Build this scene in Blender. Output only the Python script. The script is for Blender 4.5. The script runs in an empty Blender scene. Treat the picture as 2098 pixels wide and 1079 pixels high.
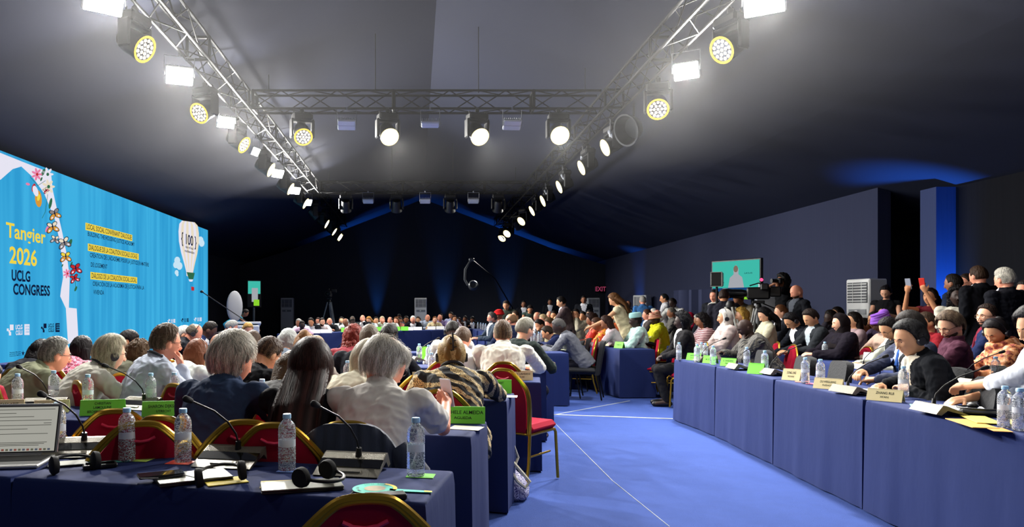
import bpy, math, random
import numpy as np
from mathutils import Vector, Matrix
random.seed(7); np.random.seed(7)
R = math.radians
sc = bpy.context.scene
COL = sc.collection
# ------------------------------------------------------------------ camera, exposure, world
F, CX, HY, HC = 1500.0, 852.0, 635.0, 1.35          # focal length in pixels, vanishing point, horizon row, eye height
cam_d = bpy.data.cameras.new('camera'); cam = bpy.data.objects.new('camera', cam_d); COL.objects.link(cam)
cam.location = (0, 0, HC); cam.rotation_euler = (R(90), 0, 0)
cam_d.sensor_width = 36; cam_d.lens = 36 * F / 2098
cam_d.shift_x = (1049 - CX) / 2098; cam_d.shift_y = (HY - 539.5) / 2098
cam_d.clip_start = .05; cam_d.clip_end = 120
sc.camera = cam
sc.view_settings.view_transform = 'Standard'; sc.view_settings.look = 'None'
sc.view_settings.exposure = 0.0; sc.view_settings.gamma = 1.0; sc.view_settings.use_curve_mapping = False
w = bpy.data.worlds.new('world'); sc.world = w; w.use_nodes = True
w.node_tree.nodes['Background'].inputs[0].default_value = (.35, .42, .6, 1)
w.node_tree.nodes['Background'].inputs[1].default_value = .09
SPOT_W, FLOOD_W, FILL_W, BLUE_W = 560.0, 400.0, 50.0, 420.0   # watts of the moving heads, lit floods, added fill floods outside the frame, blue uplights
HAZE = 0.0036

def P(px, py, Y): return Vector(((px - CX) * Y / F, Y, HC - (py - HY) * Y / F))
def T(px, py, z=.75):
    Y = F * (HC - z) / (py - HY); return Vector(((px - CX) * Y / F, Y, z))

# ------------------------------------------------------------------ materials
def lin(c):
    if isinstance(c, str):
        c = c.lstrip('#'); c = [int(c[i:i+2], 16) / 255 for i in (0, 2, 4)]
    return tuple((x / 12.92 if x <= .04045 else ((x + .055) / 1.055) ** 2.4) for x in c) + (1,)
MATS = {}
def mat(name, col, rough=.6, metal=0, emit=0, spec=None, bump=None, var=0, trans=0, ior=1.45, alpha=1, sheen=0):
    """bump = (scale, strength, stretch) noise bump; var = brightness variation of the colour"""
    if name in MATS: return MATS[name]
    m = bpy.data.materials.new(name); m.use_nodes = True; nt = m.node_tree; b = nt.nodes['Principled BSDF']
    c = lin(col)
    b.inputs['Base Color'].default_value = c; b.inputs['Roughness'].default_value = rough; b.inputs['Metallic'].default_value = metal
    b.inputs['IOR'].default_value = ior
    if spec is not None: b.inputs['Specular IOR Level'].default_value = spec
    if trans: b.inputs['Transmission Weight'].default_value = trans
    if alpha < 1: b.inputs['Alpha'].default_value = alpha
    if sheen: b.inputs['Sheen Weight'].default_value = sheen
    if emit:
        b.inputs['Emission Color'].default_value = c; b.inputs['Emission Strength'].default_value = emit
    if var or bump:
        tc = nt.nodes.new('ShaderNodeTexCoord')
    if var:
        n = nt.nodes.new('ShaderNodeTexNoise'); n.inputs['Scale'].default_value = 9; n.inputs['Detail'].default_value = 4
        nt.links.new(tc.outputs['Object'], n.inputs['Vector'])
        r = nt.nodes.new('ShaderNodeMapRange'); r.inputs[3].default_value = 1 - var; r.inputs[4].default_value = 1 + var
        nt.links.new(n.outputs[0], r.inputs[0])
        mx = nt.nodes.new('ShaderNodeVectorMath'); mx.operation = 'SCALE'; mx.inputs[0].default_value = c[:3]
        nt.links.new(r.outputs[0], mx.inputs['Scale']); nt.links.new(mx.outputs[0], b.inputs['Base Color'])
    if bump:
        mp = nt.nodes.new('ShaderNodeMapping'); st = bump[2] if len(bump) > 2 else (1, 1, 1); mp.inputs['Scale'].default_value = st
        nt.links.new(tc.outputs['Object'], mp.inputs[0])
        n2 = nt.nodes.new('ShaderNodeTexNoise'); n2.inputs['Scale'].default_value = bump[0]; n2.inputs['Detail'].default_value = 3
        nt.links.new(mp.outputs[0], n2.inputs['Vector'])
        bp = nt.nodes.new('ShaderNodeBump'); bp.inputs['Strength'].default_value = bump[1]; bp.inputs['Distance'].default_value = .02
        nt.links.new(n2.outputs[0], bp.inputs['Height']); nt.links.new(bp.outputs[0], b.inputs['Normal'])
    MATS[name] = m; return m
def pattern(name, kind, cols, scale=20, rough=.8):
    """printed cloth: kind 'spots' (voronoi), 'stripes' (bands), 'leaf' (warped bands of spots), 'check'"""
    if name in MATS: return MATS[name]
    m = bpy.data.materials.new(name); m.use_nodes = True; nt = m.node_tree; b = nt.nodes['Principled BSDF']; b.inputs['Roughness'].default_value = rough
    tc = nt.nodes.new('ShaderNodeTexCoord'); ramp = nt.nodes.new('ShaderNodeValToRGB'); ramp.color_ramp.interpolation = 'CONSTANT'
    e = ramp.color_ramp.elements
    while len(e) < len(cols): e.new(.5)
    for i, (p, c) in enumerate(cols): e[i].position = p; e[i].color = lin(c)
    if kind == 'spots':
        t = nt.nodes.new('ShaderNodeTexVoronoi'); t.inputs['Scale'].default_value = scale; out = t.outputs['Distance']
    elif kind == 'noise':
        t = nt.nodes.new('ShaderNodeTexNoise'); t.inputs['Scale'].default_value = scale; t.inputs['Detail'].default_value = 3; out = t.outputs[0]
    else:
        t = nt.nodes.new('ShaderNodeTexWave'); t.inputs['Scale'].default_value = scale; t.inputs['Distortion'].default_value = 6 if kind == 'leaf' else .6
        t.inputs['Detail Scale'].default_value = 1.2
        t.bands_direction = 'DIAGONAL' if kind == 'leaf' else ('Z' if kind == 'hstripes' else 'X'); out = t.outputs[0]
    nt.links.new(tc.outputs['Object'], t.inputs['Vector']); nt.links.new(out, ramp.inputs[0])
    src = ramp.outputs[0]
    if kind == 'leaf':   # bands of speckle between plain black bands
        v = nt.nodes.new('ShaderNodeTexVoronoi'); v.inputs['Scale'].default_value = 120; nt.links.new(tc.outputs['Object'], v.inputs['Vector'])
        r2 = nt.nodes.new('ShaderNodeValToRGB'); r2.color_ramp.interpolation = 'CONSTANT'; r2.color_ramp.elements[0].color = lin('#1a1512'); r2.color_ramp.elements[1].position = .38; r2.color_ramp.elements[1].color = lin('#c9b07c')
        nt.links.new(v.outputs['Distance'], r2.inputs[0])
        mx = nt.nodes.new('ShaderNodeMix'); mx.data_type = 'RGBA'
        nt.links.new(ramp.outputs[0], mx.inputs[0]); mx.inputs[6].default_value = lin('#0d0d0f'); nt.links.new(r2.outputs[0], mx.inputs[7]); src = mx.outputs[2]
    nt.links.new(src, b.inputs['Base Color'])
    MATS[name] = m; return m
def emis(name, col, s=1.0):
    if name in MATS: return MATS[name]
    m = bpy.data.materials.new(name); m.use_nodes = True; nt = m.node_tree; nt.nodes.clear()
    e = nt.nodes.new('ShaderNodeEmission'); o = nt.nodes.new('ShaderNodeOutputMaterial'); e.inputs[0].default_value = lin(col); e.inputs[1].default_value = s
    nt.links.new(e.outputs[0], o.inputs[0]); MATS[name] = m; return m

# ------------------------------------------------------------------ mesh builder
class MB:
    def __init__(s): s.v = []; s.f = []; s.m = []; s.n = 0
    def add(s, vs, fs, mi=0, M=None):
        vs = np.asarray(vs, float).reshape(-1, 3)
        if M is not None:
            A = np.array(M); vs = vs @ A[:3, :3].T + A[:3, 3]
        s.v.append(vs); n = s.n
        s.f.extend([tuple(i + n for i in f) for f in fs]); s.m.extend([mi] * len(fs)); s.n += len(vs); return s
    def box(s, c, d, mi=0, M=None):
        x, y, z = c; a, b, e = d[0] / 2, d[1] / 2, d[2] / 2
        vs = [(x + i * a, y + j * b, z + k * e) for i in (-1, 1) for j in (-1, 1) for k in (-1, 1)]
        return s.add(vs, [(0, 1, 3, 2), (4, 6, 7, 5), (0, 4, 5, 1), (2, 3, 7, 6), (0, 2, 6, 4), (1, 5, 7, 3)], mi, M)
    def rbox(s, c, d, r=.01, mi=0, M=None):          # box with chamfered edges
        a, b, e = [max(q / 2, 1e-4) for q in d]; r = min(r, a * .9, b * .9, e * .9); vs = []
        hull = []
        for i in (-1, 1):
            for j in (-1, 1):
                for k in (-1, 1):
                    hull += [(i * a, j * (b - r), k * (e - r)), (i * (a - r), j * b, k * (e - r)), (i * (a - r), j * (b - r), k * e)]
        I = lambda i, j, k, q: ((i > 0) * 4 + (j > 0) * 2 + (k > 0)) * 3 + q
        fs = []
        for sg in (-1, 1):
            q = [I(sg, -1, -1, 0), I(sg, 1, -1, 0), I(sg, 1, 1, 0), I(sg, -1, 1, 0)]; fs.append(q if sg > 0 else q[::-1])
            q = [I(-1, sg, -1, 1), I(1, sg, -1, 1), I(1, sg, 1, 1), I(-1, sg, 1, 1)]; fs.append(q[::-1] if sg > 0 else q)
            q = [I(-1, -1, sg, 2), I(1, -1, sg, 2), I(1, 1, sg, 2), I(-1, 1, sg, 2)]; fs.append(q if sg > 0 else q[::-1])
        for i in (-1, 1):
            for j in (-1, 1): fs.append([I(i, j, -1, 0), I(i, j, 1, 0), I(i, j, 1, 1), I(i, j, -1, 1)][::(1 if i * j > 0 else -1)])
        for i in (-1, 1):
            for k in (-1, 1): fs.append([I(i, -1, k, 0), I(i, 1, k, 0), I(i, 1, k, 2), I(i, -1, k, 2)][::(-1 if i * k > 0 else 1)])
        for j in (-1, 1):
            for k in (-1, 1): fs.append([I(-1, j, k, 1), I(1, j, k, 1), I(1, j, k, 2), I(-1, j, k, 2)][::(1 if j * k > 0 else -1)])
        for i in (-1, 1):
            for j in (-1, 1):
                for k in (-1, 1): fs.append([I(i, j, k, 0), I(i, j, k, 1), I(i, j, k, 2)][::(1 if i * j * k > 0 else -1)])
        hull = [(x + c[0], y + c[1], z + c[2]) for x, y, z in hull]
        return s.add(hull, fs, mi, M)
    def tube(s, path, r, n=8, mi=0, M=None, closed=False, cap=True):
        P_ = [np.array(p, float) for p in path]; k = len(P_); r = r if hasattr(r, '__len__') else [r] * k
        vs = []; up = None
        for i in range(k):
            if closed: t = P_[(i + 1) % k] - P_[i - 1]
            else: t = P_[min(i + 1, k - 1)] - P_[max(i - 1, 0)]
            t = t / (np.linalg.norm(t) + 1e-12)
            if up is None:
                a = np.array([0, 0, 1.]) if abs(t[2]) < .9 else np.array([1., 0, 0]); up = np.cross(t, a)
            up = up - t * np.dot(up, t); up /= np.linalg.norm(up) + 1e-12; b = np.cross(t, up)
            for j in range(n):
                a = 2 * math.pi * j / n; vs.append(P_[i] + r[i] * (math.cos(a) * up + math.sin(a) * b))
        fs = []; last = k if closed else k - 1
        for i in range(last):
            for j in range(n):
                i2 = (i + 1) % k; fs.append((i * n + j, i2 * n + j, i2 * n + (j + 1) % n, i * n + (j + 1) % n)[::-1])
        if cap and not closed: fs.append(tuple(range(n))); fs.append(tuple(range((k - 1) * n, k * n))[::-1])
        return s.add(vs, fs, mi, M)
    def lathe(s, prof, n=24, mi=0, M=None, cap=True):   # prof [(r,z)...] bottom to top
        vs = []; k = len(prof)
        for r, z in prof:
            for j in range(n):
                a = 2 * math.pi * j / n; vs.append((r * math.cos(a), r * math.sin(a), z))
        fs = [(i * n + j, i * n + (j + 1) % n, (i + 1) * n + (j + 1) % n, (i + 1) * n + j) for i in range(k - 1) for j in range(n)]
        if cap: fs.append(tuple(range(n))[::-1]); fs.append(tuple(range((k - 1) * n, k * n)))
        return s.add(vs, fs, mi, M)
    def ell(s, c, r, nu=16, nv=10, mi=0, M=None):
        vs = [(c[0], c[1], c[2] - r[2])]
        for i in range(1, nv):
            t = math.pi * i / nv - math.pi / 2
            for j in range(nu):
                a = 2 * math.pi * j / nu; vs.append((c[0] + r[0] * math.cos(t) * math.cos(a), c[1] + r[1] * math.cos(t) * math.sin(a), c[2] + r[2] * math.sin(t)))
        vs.append((c[0], c[1], c[2] + r[2])); L = len(vs) - 1
        fs = [(0, 1 + (j + 1) % nu, 1 + j) for j in range(nu)]
        for i in range(nv - 2):
            for j in range(nu): fs.append((1 + i * nu + j, 1 + i * nu + (j + 1) % nu, 1 + (i + 1) * nu + (j + 1) % nu, 1 + (i + 1) * nu + j))
        fs += [(L, 1 + (nv - 2) * nu + j, 1 + (nv - 2) * nu + (j + 1) % nu) for j in range(nu)]
        return s.add(vs, fs, mi, M)
    def caps(s, p0, p1, r0, r1, n=12, mi=0, M=None):    # tapered capsule
        p0 = np.array(p0, float); p1 = np.array(p1, float); d = p1 - p0; L = np.linalg.norm(d); t = d / (L + 1e-9)
        path = []; rr = []
        for a in (-80, -50, -20): path.append(p0 + t * r0 * math.sin(R(a))); rr.append(r0 * math.cos(R(a)))
        for q in (.25, .5, .75): path.append(p0 + d * q); rr.append(r0 + (r1 - r0) * q)
        for a in (20, 50, 80): path.append(p1 + t * r1 * math.sin(R(a))); rr.append(r1 * math.cos(R(a)))
        return s.tube(path, rr, n, mi, M)
    def prism(s, poly, h0, h1, mi=0, M=None):           # poly in xy, extruded in z
        k = len(poly); vs = [(x, y, h0) for x, y in poly] + [(x, y, h1) for x, y in poly]
        fs = [tuple(range(k))[::-1], tuple(range(k, 2 * k))] + [(i, (i + 1) % k, k + (i + 1) % k, k + i) for i in range(k)]
        return s.add(vs, fs, mi, M)
    def mesh(s, name, smooth=True, mats=(), auto=None):
        me = bpy.data.meshes.new(name); V = np.concatenate(s.v) if s.v else np.zeros((0, 3))
        me.from_pydata(V.tolist(), [], s.f)
        for m in mats: me.materials.append(m)
        if any(s.m): me.polygons.foreach_set('material_index', s.m)
        if smooth: me.polygons.foreach_set('use_smooth', [True] * len(me.polygons))
        me.update()
        if auto: me.set_sharp_from_angle(angle=R(auto))
        return me
    def obj(s, name, mats, parent=None, smooth=True, auto=40, loc=None):
        if not isinstance(mats, (list, tuple)): mats = [mats]
        o = bpy.data.objects.new(name, s.mesh(name, smooth, mats, auto if smooth else None)); COL.objects.link(o)
        if parent is not None: o.parent = parent
        if loc is not None: o.location = loc
        return o
def tag(o, label=None, cat=None, group=None, kind=None):
    if label: o['label'] = label
    if cat: o['category'] = cat
    if group: o['group'] = group
    if kind: o['kind'] = kind
    return o
def thing(name, label, cat, loc=(0, 0, 0), rz=0, group=None):
    o = bpy.data.objects.new(name, None); COL.objects.link(o); o.location = loc; o.rotation_euler = (0, 0, rz)
    o.empty_display_size = .1
    return tag(o, label, cat, group)
def dup(root, loc, rz=None, label=None, group=None, rot=None, scale=None):
    r = root.copy(); COL.objects.link(r); r.location = loc
    if rz is not None: r.rotation_euler = (0, 0, rz)
    if rot is not None: r.rotation_euler = rot
    if scale is not None: r.scale = (scale,) * 3
    if label: r['label'] = label
    if group: r['group'] = group
    elif 'group' in r.keys() and group == '': del r['group']
    def rec(a, b):
        for ch in KIDS.get(a.name, ()):
            c = ch.copy(); COL.objects.link(c); c.parent = b; rec(ch, c)
    rec(root, r); return r
KIDS = {}
def index_kids(root):
    ks = [o for o in bpy.data.objects if o.parent == root]
    KIDS[root.name] = ks
    for k in ks: index_kids(k)
class Proto:          # the first placement uses the built thing itself, later ones copies
    def __init__(s, root): s.root = root; s.used = False; index_kids(root)
    def place(s, loc, rz=0, label=None, group=None, rot=None, scale=None):
        if not s.used:
            s.used = True; r = s.root; r.location = loc; r.rotation_euler = rot if rot is not None else (0, 0, rz)
            if label: r['label'] = label
            if group: r['group'] = group
            if scale is not None: r.scale = (scale,) * 3
            return r
        return dup(s.root, loc, rz, label, group, rot, scale)
def struct(name, mb, m, smooth=False): return tag(mb.obj(name, m, smooth=smooth), kind='structure')
TEXTM = {}
def text_geo(txt, bold=.0):
    key = (txt, bold)
    if key in TEXTM: return TEXTM[key]
    cu = bpy.data.curves.new('t', 'FONT'); cu.body = txt; cu.size = 1; cu.offset = bold; cu.align_x = 'LEFT'; cu.resolution_u = 3
    o = bpy.data.objects.new('t', cu); COL.objects.link(o)
    bpy.context.view_layer.update(); dg = bpy.context.evaluated_depsgraph_get()
    me = bpy.data.meshes.new_from_object(o.evaluated_get(dg))
    V = np.zeros(len(me.vertices) * 3); me.vertices.foreach_get('co', V); V = V.reshape(-1, 3)
    fs = [tuple(p.vertices) for p in me.polygons]
    bpy.data.objects.remove(o); bpy.data.meshes.remove(me); bpy.data.curves.remove(cu)
    TEXTM[key] = (V, fs); return TEXTM[key]
CAPH = None
def put_text(mb, txt, x0, x1, y, h, z=0, mi=0, bold=.0, M=None):
    """flat lettering: left at x0, right at x1, baseline y, capital height h, in the local xy plane"""
    global CAPH
    if CAPH is None: CAPH = float(text_geo('H')[0][:, 1].max())
    V, fs = text_geo(txt, bold)
    if not len(V): return
    a, b = V[:, 0].min(), V[:, 0].max(); Q = V.copy()
    Q[:, 0] = x0 + (V[:, 0] - a) / (b - a) * (x1 - x0); Q[:, 1] = y + V[:, 1] * h / CAPH; Q[:, 2] = z
    mb.add(Q, fs, mi, M)
# ================================================================== the hall: floor, draped walls and ceiling
M_carpet = mat('blue_carpet', '#324682', .95, bump=(160, .35), var=.10, spec=.15)
M_drape = mat('dark_drape', '#373940', .9, bump=(2.2, .6, (5, 5, .15)), spec=.15)
M_ceil = mat('ceiling_drape', '#2a2e3f', .9, bump=(1.2, .3, (1, .3, 1)), spec=.1)
M_black = mat('black_plastic', '#0b0b0d', .45)
M_blackm = mat('black_metal', '#141416', .4, .6)
M_tape = mat('white_tape', '#8f9599', .7)
RX, RZ = .36, 6.75
def roof_z(x): return RZ - abs(x - RX) * .385 if abs(x - RX) < 6 else RZ - 6 * .385 - (abs(x - RX) - 6) * .31
b = MB(); b.box((1.5, 17, -.05), (26, 42, .1)); struct('floor', b, M_carpet)
b = MB()
xs = [-8.7, -5.64, -2.6, RX, 3.4, 6.36, 9.4, 12.5]; ys = list(np.linspace(-3, 36.5, 13))
for i in range(len(xs) - 1):
    for j in range(len(ys) - 1):
        q = [(xs[i], ys[j]), (xs[i + 1], ys[j]), (xs[i + 1], ys[j + 1]), (xs[i], ys[j + 1])]
        b.add([(x, y, roof_z(x)) for x, y in q] + [(x, y, roof_z(x) + .06) for x, y in q], [(3, 2, 1, 0), (4, 5, 6, 7), (0, 1, 5, 4), (1, 2, 6, 5), (2, 3, 7, 6), (3, 0, 4, 7)])
struct('ceiling', b, M_ceil)
def wall(name, x0, y0, x1, y1, top, th=.12, m=None, n=1, z0=0):
    """wall panel from (x0,y0) to (x1,y1); top is a function of x or a number; soft folds come from the drape's bump"""
    b = MB(); f = top if callable(top) else (lambda x: top)
    d = Vector((x1 - x0, y1 - y0)).normalized(); nx, ny = -d.y * th, d.x * th
    for i in range(n):
        a0, a1 = i / n, (i + 1) / n
        p, q = (x0 + (x1 - x0) * a0, y0 + (y1 - y0) * a0), (x0 + (x1 - x0) * a1, y0 + (y1 - y0) * a1)
        vs = [(p[0], p[1], z0), (q[0], q[1], z0), (q[0], q[1], f(q[0])), (p[0], p[1], f(p[0]))]
        vs += [(x + nx, y + ny, z) for x, y, z in vs]
        b.add(vs, [(0, 1, 2, 3), (7, 6, 5, 4), (0, 4, 5, 1), (2, 6, 7, 3), (0, 3, 7, 4), (1, 5, 6, 2)])
    return struct(name, b, m or M_drape)
wall('wall_back', -8.3, 34.0, 12.4, 34.0, lambda x: roof_z(x) - .24, n=24)
wall('wall_beyond', -8.3, 36.3, 12.4, 36.3, lambda x: roof_z(x), n=24)
wall('wall_left', -8.2, -3, -8.2, 36, 3.55)
wall('wall_right', 8.8, 36, 8.8, 13.95, 3.72, th=.25, m=mat('grey_blue_drape', '#31354a', .9, bump=(1.6, .5, (4, 4, .1)), spec=.15))
wall('wall_recess', 12.2, 16.2, 8.9, 16.2, lambda x: roof_z(x) - .02, th=-.1)
wall('wall_side', 12.3, 16.3, 12.3, 12.8, 2.75)
wall('wall_entrance', 9.45, 12.72, 9.45, -3, 3.48, th=-.12, m=mat('black_drape', '#121318', .9, bump=(2.2, .6, (5, 5, .15)), spec=.1))
wall('wall_rear', -8.2, -3, 9.4, -3, lambda x: roof_z(x), n=20, th=-.1)
b = MB(); b.box((9.2, 12.85, 1.74), (.42, .4, 3.48)); struct('trim_1', b, mat('blue_column_drape', '#27345c', .85, bump=(3, .4, (6, 6, .2))))
# white tape lines over the carpet joints
def tape(i, p, q, wd=.035):
    b = MB(); p = Vector(p); q = Vector(q); d = (q - p).normalized(); n = Vector((-d.y, d.x)) * wd / 2
    vs = [(p.x + n.x, p.y + n.y, .004), (p.x - n.x, p.y - n.y, .004), (q.x - n.x, q.y - n.y, .004), (q.x + n.x, q.y + n.y, .004)]
    b.add(vs + [(x, y, 0) for x, y, z in vs], [(0, 1, 2, 3)] + [(k, (k + 1) % 4 + 0, (k + 1) % 4 + 4, k + 4) for k in range(4)])
    struct('trim_%d' % i, b, M_tape)
G = lambda px, py: ((px - CX) * 2025 / (py - HY) / F, 2025 / (py - HY))
tape(2, G(1130, 849), G(1384, 858), .05)
tape(3, G(1133, 850), G(1290, 821), .02)
tape(4, G(1130, 860), G(1255, 985), .005); tape(5, G(1255, 985), G(1372, 1079), .0035)

# ------------------------------------------------------------------ light from the fixtures
def lamp(kind, name, loc, direction, energy, col=(1, .97, .92), size=.2, angle=60, blend=.6, parent=None, spread=None, sx=None):
    d = bpy.data.lights.new(name, kind); d.energy = energy; d.color = col
    if kind == 'SPOT': d.spot_size = R(angle); d.spot_blend = blend; d.shadow_soft_size = size
    if kind == 'AREA':
        d.shape = 'RECTANGLE'; d.size = sx or size; d.size_y = size
        if spread: d.spread = R(spread)
    if kind == 'POINT': d.shadow_soft_size = size
    o = bpy.data.objects.new(name, d); COL.objects.link(o); o.location = loc
    o.rotation_euler = Vector(direction).to_track_quat('-Z', 'Y').to_euler()
    if parent is not None: o.parent = parent
    return o
# ------------------------------------------------------------------ trusses
M_truss = mat('dark_truss_metal', '#101011', .6, .1, spec=.12)
def truss(label, p, q, w=.32, step=.5):
    p = Vector(p); q = Vector(q); t = thing('lighting_truss', label, 'truss', p); d = (q - p); L = d.length; d.normalize()
    s = Vector((0, 0, 1)).cross(d).normalized()
    cor = [(s * a * w / 2 + Vector((0, 0, c * w / 2))) for a, c in ((-1, -1), (1, -1), (1, 1), (-1, 1))]
    for c in cor:
        b = MB(); b.tube([c, c + d * L], .022, 8); b.obj('chord', M_truss, t)
    b = MB(); k = int(L / step)
    for i in range(k):
        for j in range(4):
            a, c = cor[j], cor[(j + 1) % 4]
            u, v = (a, c) if i % 2 else (c, a)
            b.tube([u + d * (i * step), v + d * ((i + 1) * step)], .0105, 5)
    b.obj('lattice', M_truss, t)
    for i in range(0, int(L / 2.5) + 1):
        b = MB(); o = d * min(i * 2.5, L - .02)
        b.tube([c + o for c in cor], .03, 6, closed=True); b.obj('coupler', M_truss, t)
    for a in (.04, .35, .65, .96):        # slings up to the roof
        b = MB(); o = d * (L * a); x = p + o; b.tube([o + Vector((0, 0, w / 2)), Vector((o.x, o.y, roof_z(x.x) - p.z + .05))], .008, 5); b.obj('sling', M_black, t)
    return t
TZ = 5.10
truss('long black box truss carrying lit lamps over the seats beside the blue screen', (-3.12, -2.0, TZ), (-3.12, 31.5, TZ))
truss('long black box truss over the aisle on the side away from the screen', (3.52, -2.0, TZ), (3.52, 31.5, TZ))
truss('cross truss nearer the camera with four shining spotlights below it', (-2.9, 13.2, TZ), (3.3, 13.2, TZ))
truss('smaller looking cross truss behind, with four unlit spotlights below it', (-2.9, 22.4, TZ), (3.3, 22.4, TZ))
# ------------------------------------------------------------------ moving heads
M_lens = emis('shining_lens', '#fff4e0', 14); M_lensrim = emis('warm_lens_rim', '#ffe9a0', 3.0); M_lensoff = mat('dark_lens', '#30343a', .1, .3)
M_cell = emis('lens_cell', '#fff1d6', 2.2); M_rimy = mat('yellow_lens_ring', '#e8c840', .4, emit=1.2)
def moving_head(label, top, aim, state='on', energy=None, group=None):
    """hangs by a clamp from the truss chord at top; aim is the direction of the beam"""
    t = thing('moving_head_light', label, 'stage light', top, 0, group); aim = Vector(aim).normalized()
    az = math.atan2(aim.y, aim.x) - math.pi / 2
    M = Matrix.Rotation(az, 4, 'Z')
    b = MB(); b.tube([(0, 0, 0.02), (0, 0, -.08)], .02, 8); b.rbox((0, 0, -.03), (.07, .06, .07), .01); b.obj('clamp', M_blackm, t)
    b = MB(); b.rbox((0, 0, -.15), (.36, .24, .13), .03, M=M)
    for sx in (-1, 1): b.tube([(sx * .15, .0, -.09), (sx * .15, 0, -.05)], .012, 6, M=M)
    b.obj('base', M_black, t)
    b = MB()
    for sx in (-1, 1):
        b.rbox((sx * .19, 0, -.36), (.05, .17, .34), .02, M=M)
    b.rbox((0, 0, -.225), (.42, .16, .04), .015, M=M); b.obj('yoke', M_black, t)
    C = Vector((0, 0, -.43)); rot = aim.to_track_quat('Z', 'Y').to_matrix().to_4x4(); H = Matrix.Translation(C) @ rot
    b = MB(); b.lathe([(.06, -.2), (.12, -.18), (.145, -.08), (.15, .06), (.165, .13), (.165, .16)], 24, M=H); b.obj('lamp_housing', M_black, t)
    b = MB()
    if state == 'on':
        b.lathe([(.001, .163), (.135, .163)], 24, 0, H, cap=False); b.lathe([(.135, .164), (.165, .166)], 24, 1, H, cap=False); ms = [M_lens, M_lensrim]
    elif state == 'cells':
        b.lathe([(.135, .164), (.165, .166)], 24, 1, H, cap=False); b.lathe([(.001, .16), (.14, .16)], 24, 2, H, cap=False)
        for k in range(19):
            rr = 0 if k == 0 else (.055 if k < 7 else .105); a = k * (math.pi / 3 if k < 7 else math.pi / 6)
            b.lathe([(.022, .161), (.018, .168), (.001, .17)], 10, 0, H @ Matrix.Translation((rr * math.cos(a), rr * math.sin(a), 0)), cap=False)
        ms = [M_cell, M_rimy, mat('lens_grey', '#a8acb4', .3, .6, emit=.35)]
    else:
        b.lathe([(.001, .163), (.16, .163)], 24, 0, H, cap=False); ms = [M_lensoff]
    b.obj('lens', ms, t)
    if state != 'off':
        lamp('SPOT', 'beam', C + aim * .2, aim, energy or SPOT_W, size=.12, angle=75, blend=.8, parent=t)
    return t
def fx(px, py, z=4.35): 
    Y = F * (z - HC) / (HY - py); return (px - CX) * Y / F, Y
LX, RX2 = -3.32, 3.74
# left truss: (lens py, aim, state)
left = [(115, (.82, -.25, -.52), 'cells', 'gold-rimmed spotlight of small cells nearest the camera on the screen-side truss'),
        (245, (-.35, -.75, -.5), 'cells', 'gold-rimmed honeycomb spotlight turned to the camera beside the second white flood'),
        (305, (.85, -.25, -.55), 'cells', 'tilted spotlight just under the third white flood on the screen-side truss'),
        (355, (.92, -.06, -.5), 'on', 'tilted lit spotlight between the small side flood and the cross truss end'),
        (393, (.92, -.06, -.5), 'on', 'lit spotlight below the first of three clustered small white floods'),
        (422, (.92, -.06, -.5), 'on', 'lit spotlight below the middle one of three clustered small floods'),
        (447, (.6, .2, -.6), 'off', 'unlit spotlight on the screen-side truss below the last small flood'),
        (463, (.92, -.06, -.5), 'on', 'small lit spotlight just past the second cross truss, screen side'),
        (478, (.9, -.06, -.6), 'on', 'first of the three tiny lit spotlights ending the screen-side truss'),
        (488, (.9, -.06, -.6), 'on', 'middle one of three tiny lit spotlights ending the screen-side truss'),
        (496, (.9, -.06, -.6), 'on', 'last tiny lit spotlight at the far end of the screen-side truss')]
for py, aim, st, lab in left:
    x, y = fx(0, py); moving_head(lab, (LX, min(y, 31), TZ - .17), aim, st)
right = [(118, (-.78, -.35, -.5), 'cells', 'gold-rimmed spotlight nearest the camera on the aisle-side truss'),
         (237, (-.25, -.75, -.5), 'cells', 'gold-rimmed spotlight facing the camera under the white flood on the aisle-side truss'),
         (312, (-.92, -.15, -.42), 'on', 'lit spotlight hanging under the big black cowl on the aisle-side truss'),
         (352, (-.95, -.1, -.42), 'on', 'lit spotlight on the aisle-side truss beside the end of the nearer cross truss'),
         (390, (-.95, -.1, -.42), 'on', 'lit slanted spotlight between the two cross trusses, larger of the two there'),
         (418, (-.95, -.1, -.42), 'on', 'lit slanted spotlight between the two cross trusses, smaller of the two there'),
         (437, (-.92, -.12, -.5), 'on', 'lit spotlight just before the second cross truss, aisle side'),
         (457, (-.7, -.45, -.6), 'on', 'lit spotlight just past the second cross truss, aisle side'),
         (468, (.5, .4, -.6), 'off', 'unlit spotlight in the cluster past the second cross truss, aisle side'),
         (482, (-.5, -.5, -.5), 'on', 'small lit spotlight in the cluster near the far end, aisle side'),
         (495, (-.5, -.6, -.7), 'on', 'tiny round lit spotlight close to the far end, aisle side'),
         (501, (-.7, -.3, -.7), 'on', 'last tiny lit spotlight at the far end of the aisle-side truss')]
for py, aim, st, lab in right:
    x, y = fx(0, py); moving_head(lab, (RX2, min(y, 31.2), TZ - .17), aim, st)
ordw = ['end one by the screen-side truss', 'second from the screen-side truss', 'third from the screen-side truss', 'end one by the aisle-side truss']
for i, px in enumerate((622, 795, 976, 1140)):
    moving_head('shining spotlight under the nearer cross truss, ' + ordw[i], ((px - CX) * 13.2 / F, 13.03, TZ - .17), (.25, -.75, -.62) if i < 3 else (.02, -.9, -.5), 'cells' if i == 0 else 'on', SPOT_W * 1.3)
for i, px in enumerate((710, 813, 922, 1019)):
    moving_head('unlit spotlight under the farther cross truss, ' + ordw[i], ((px - CX) * 22.4 / F, 22.2, TZ - .17), (.0, .5, -.75), 'off')
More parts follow.
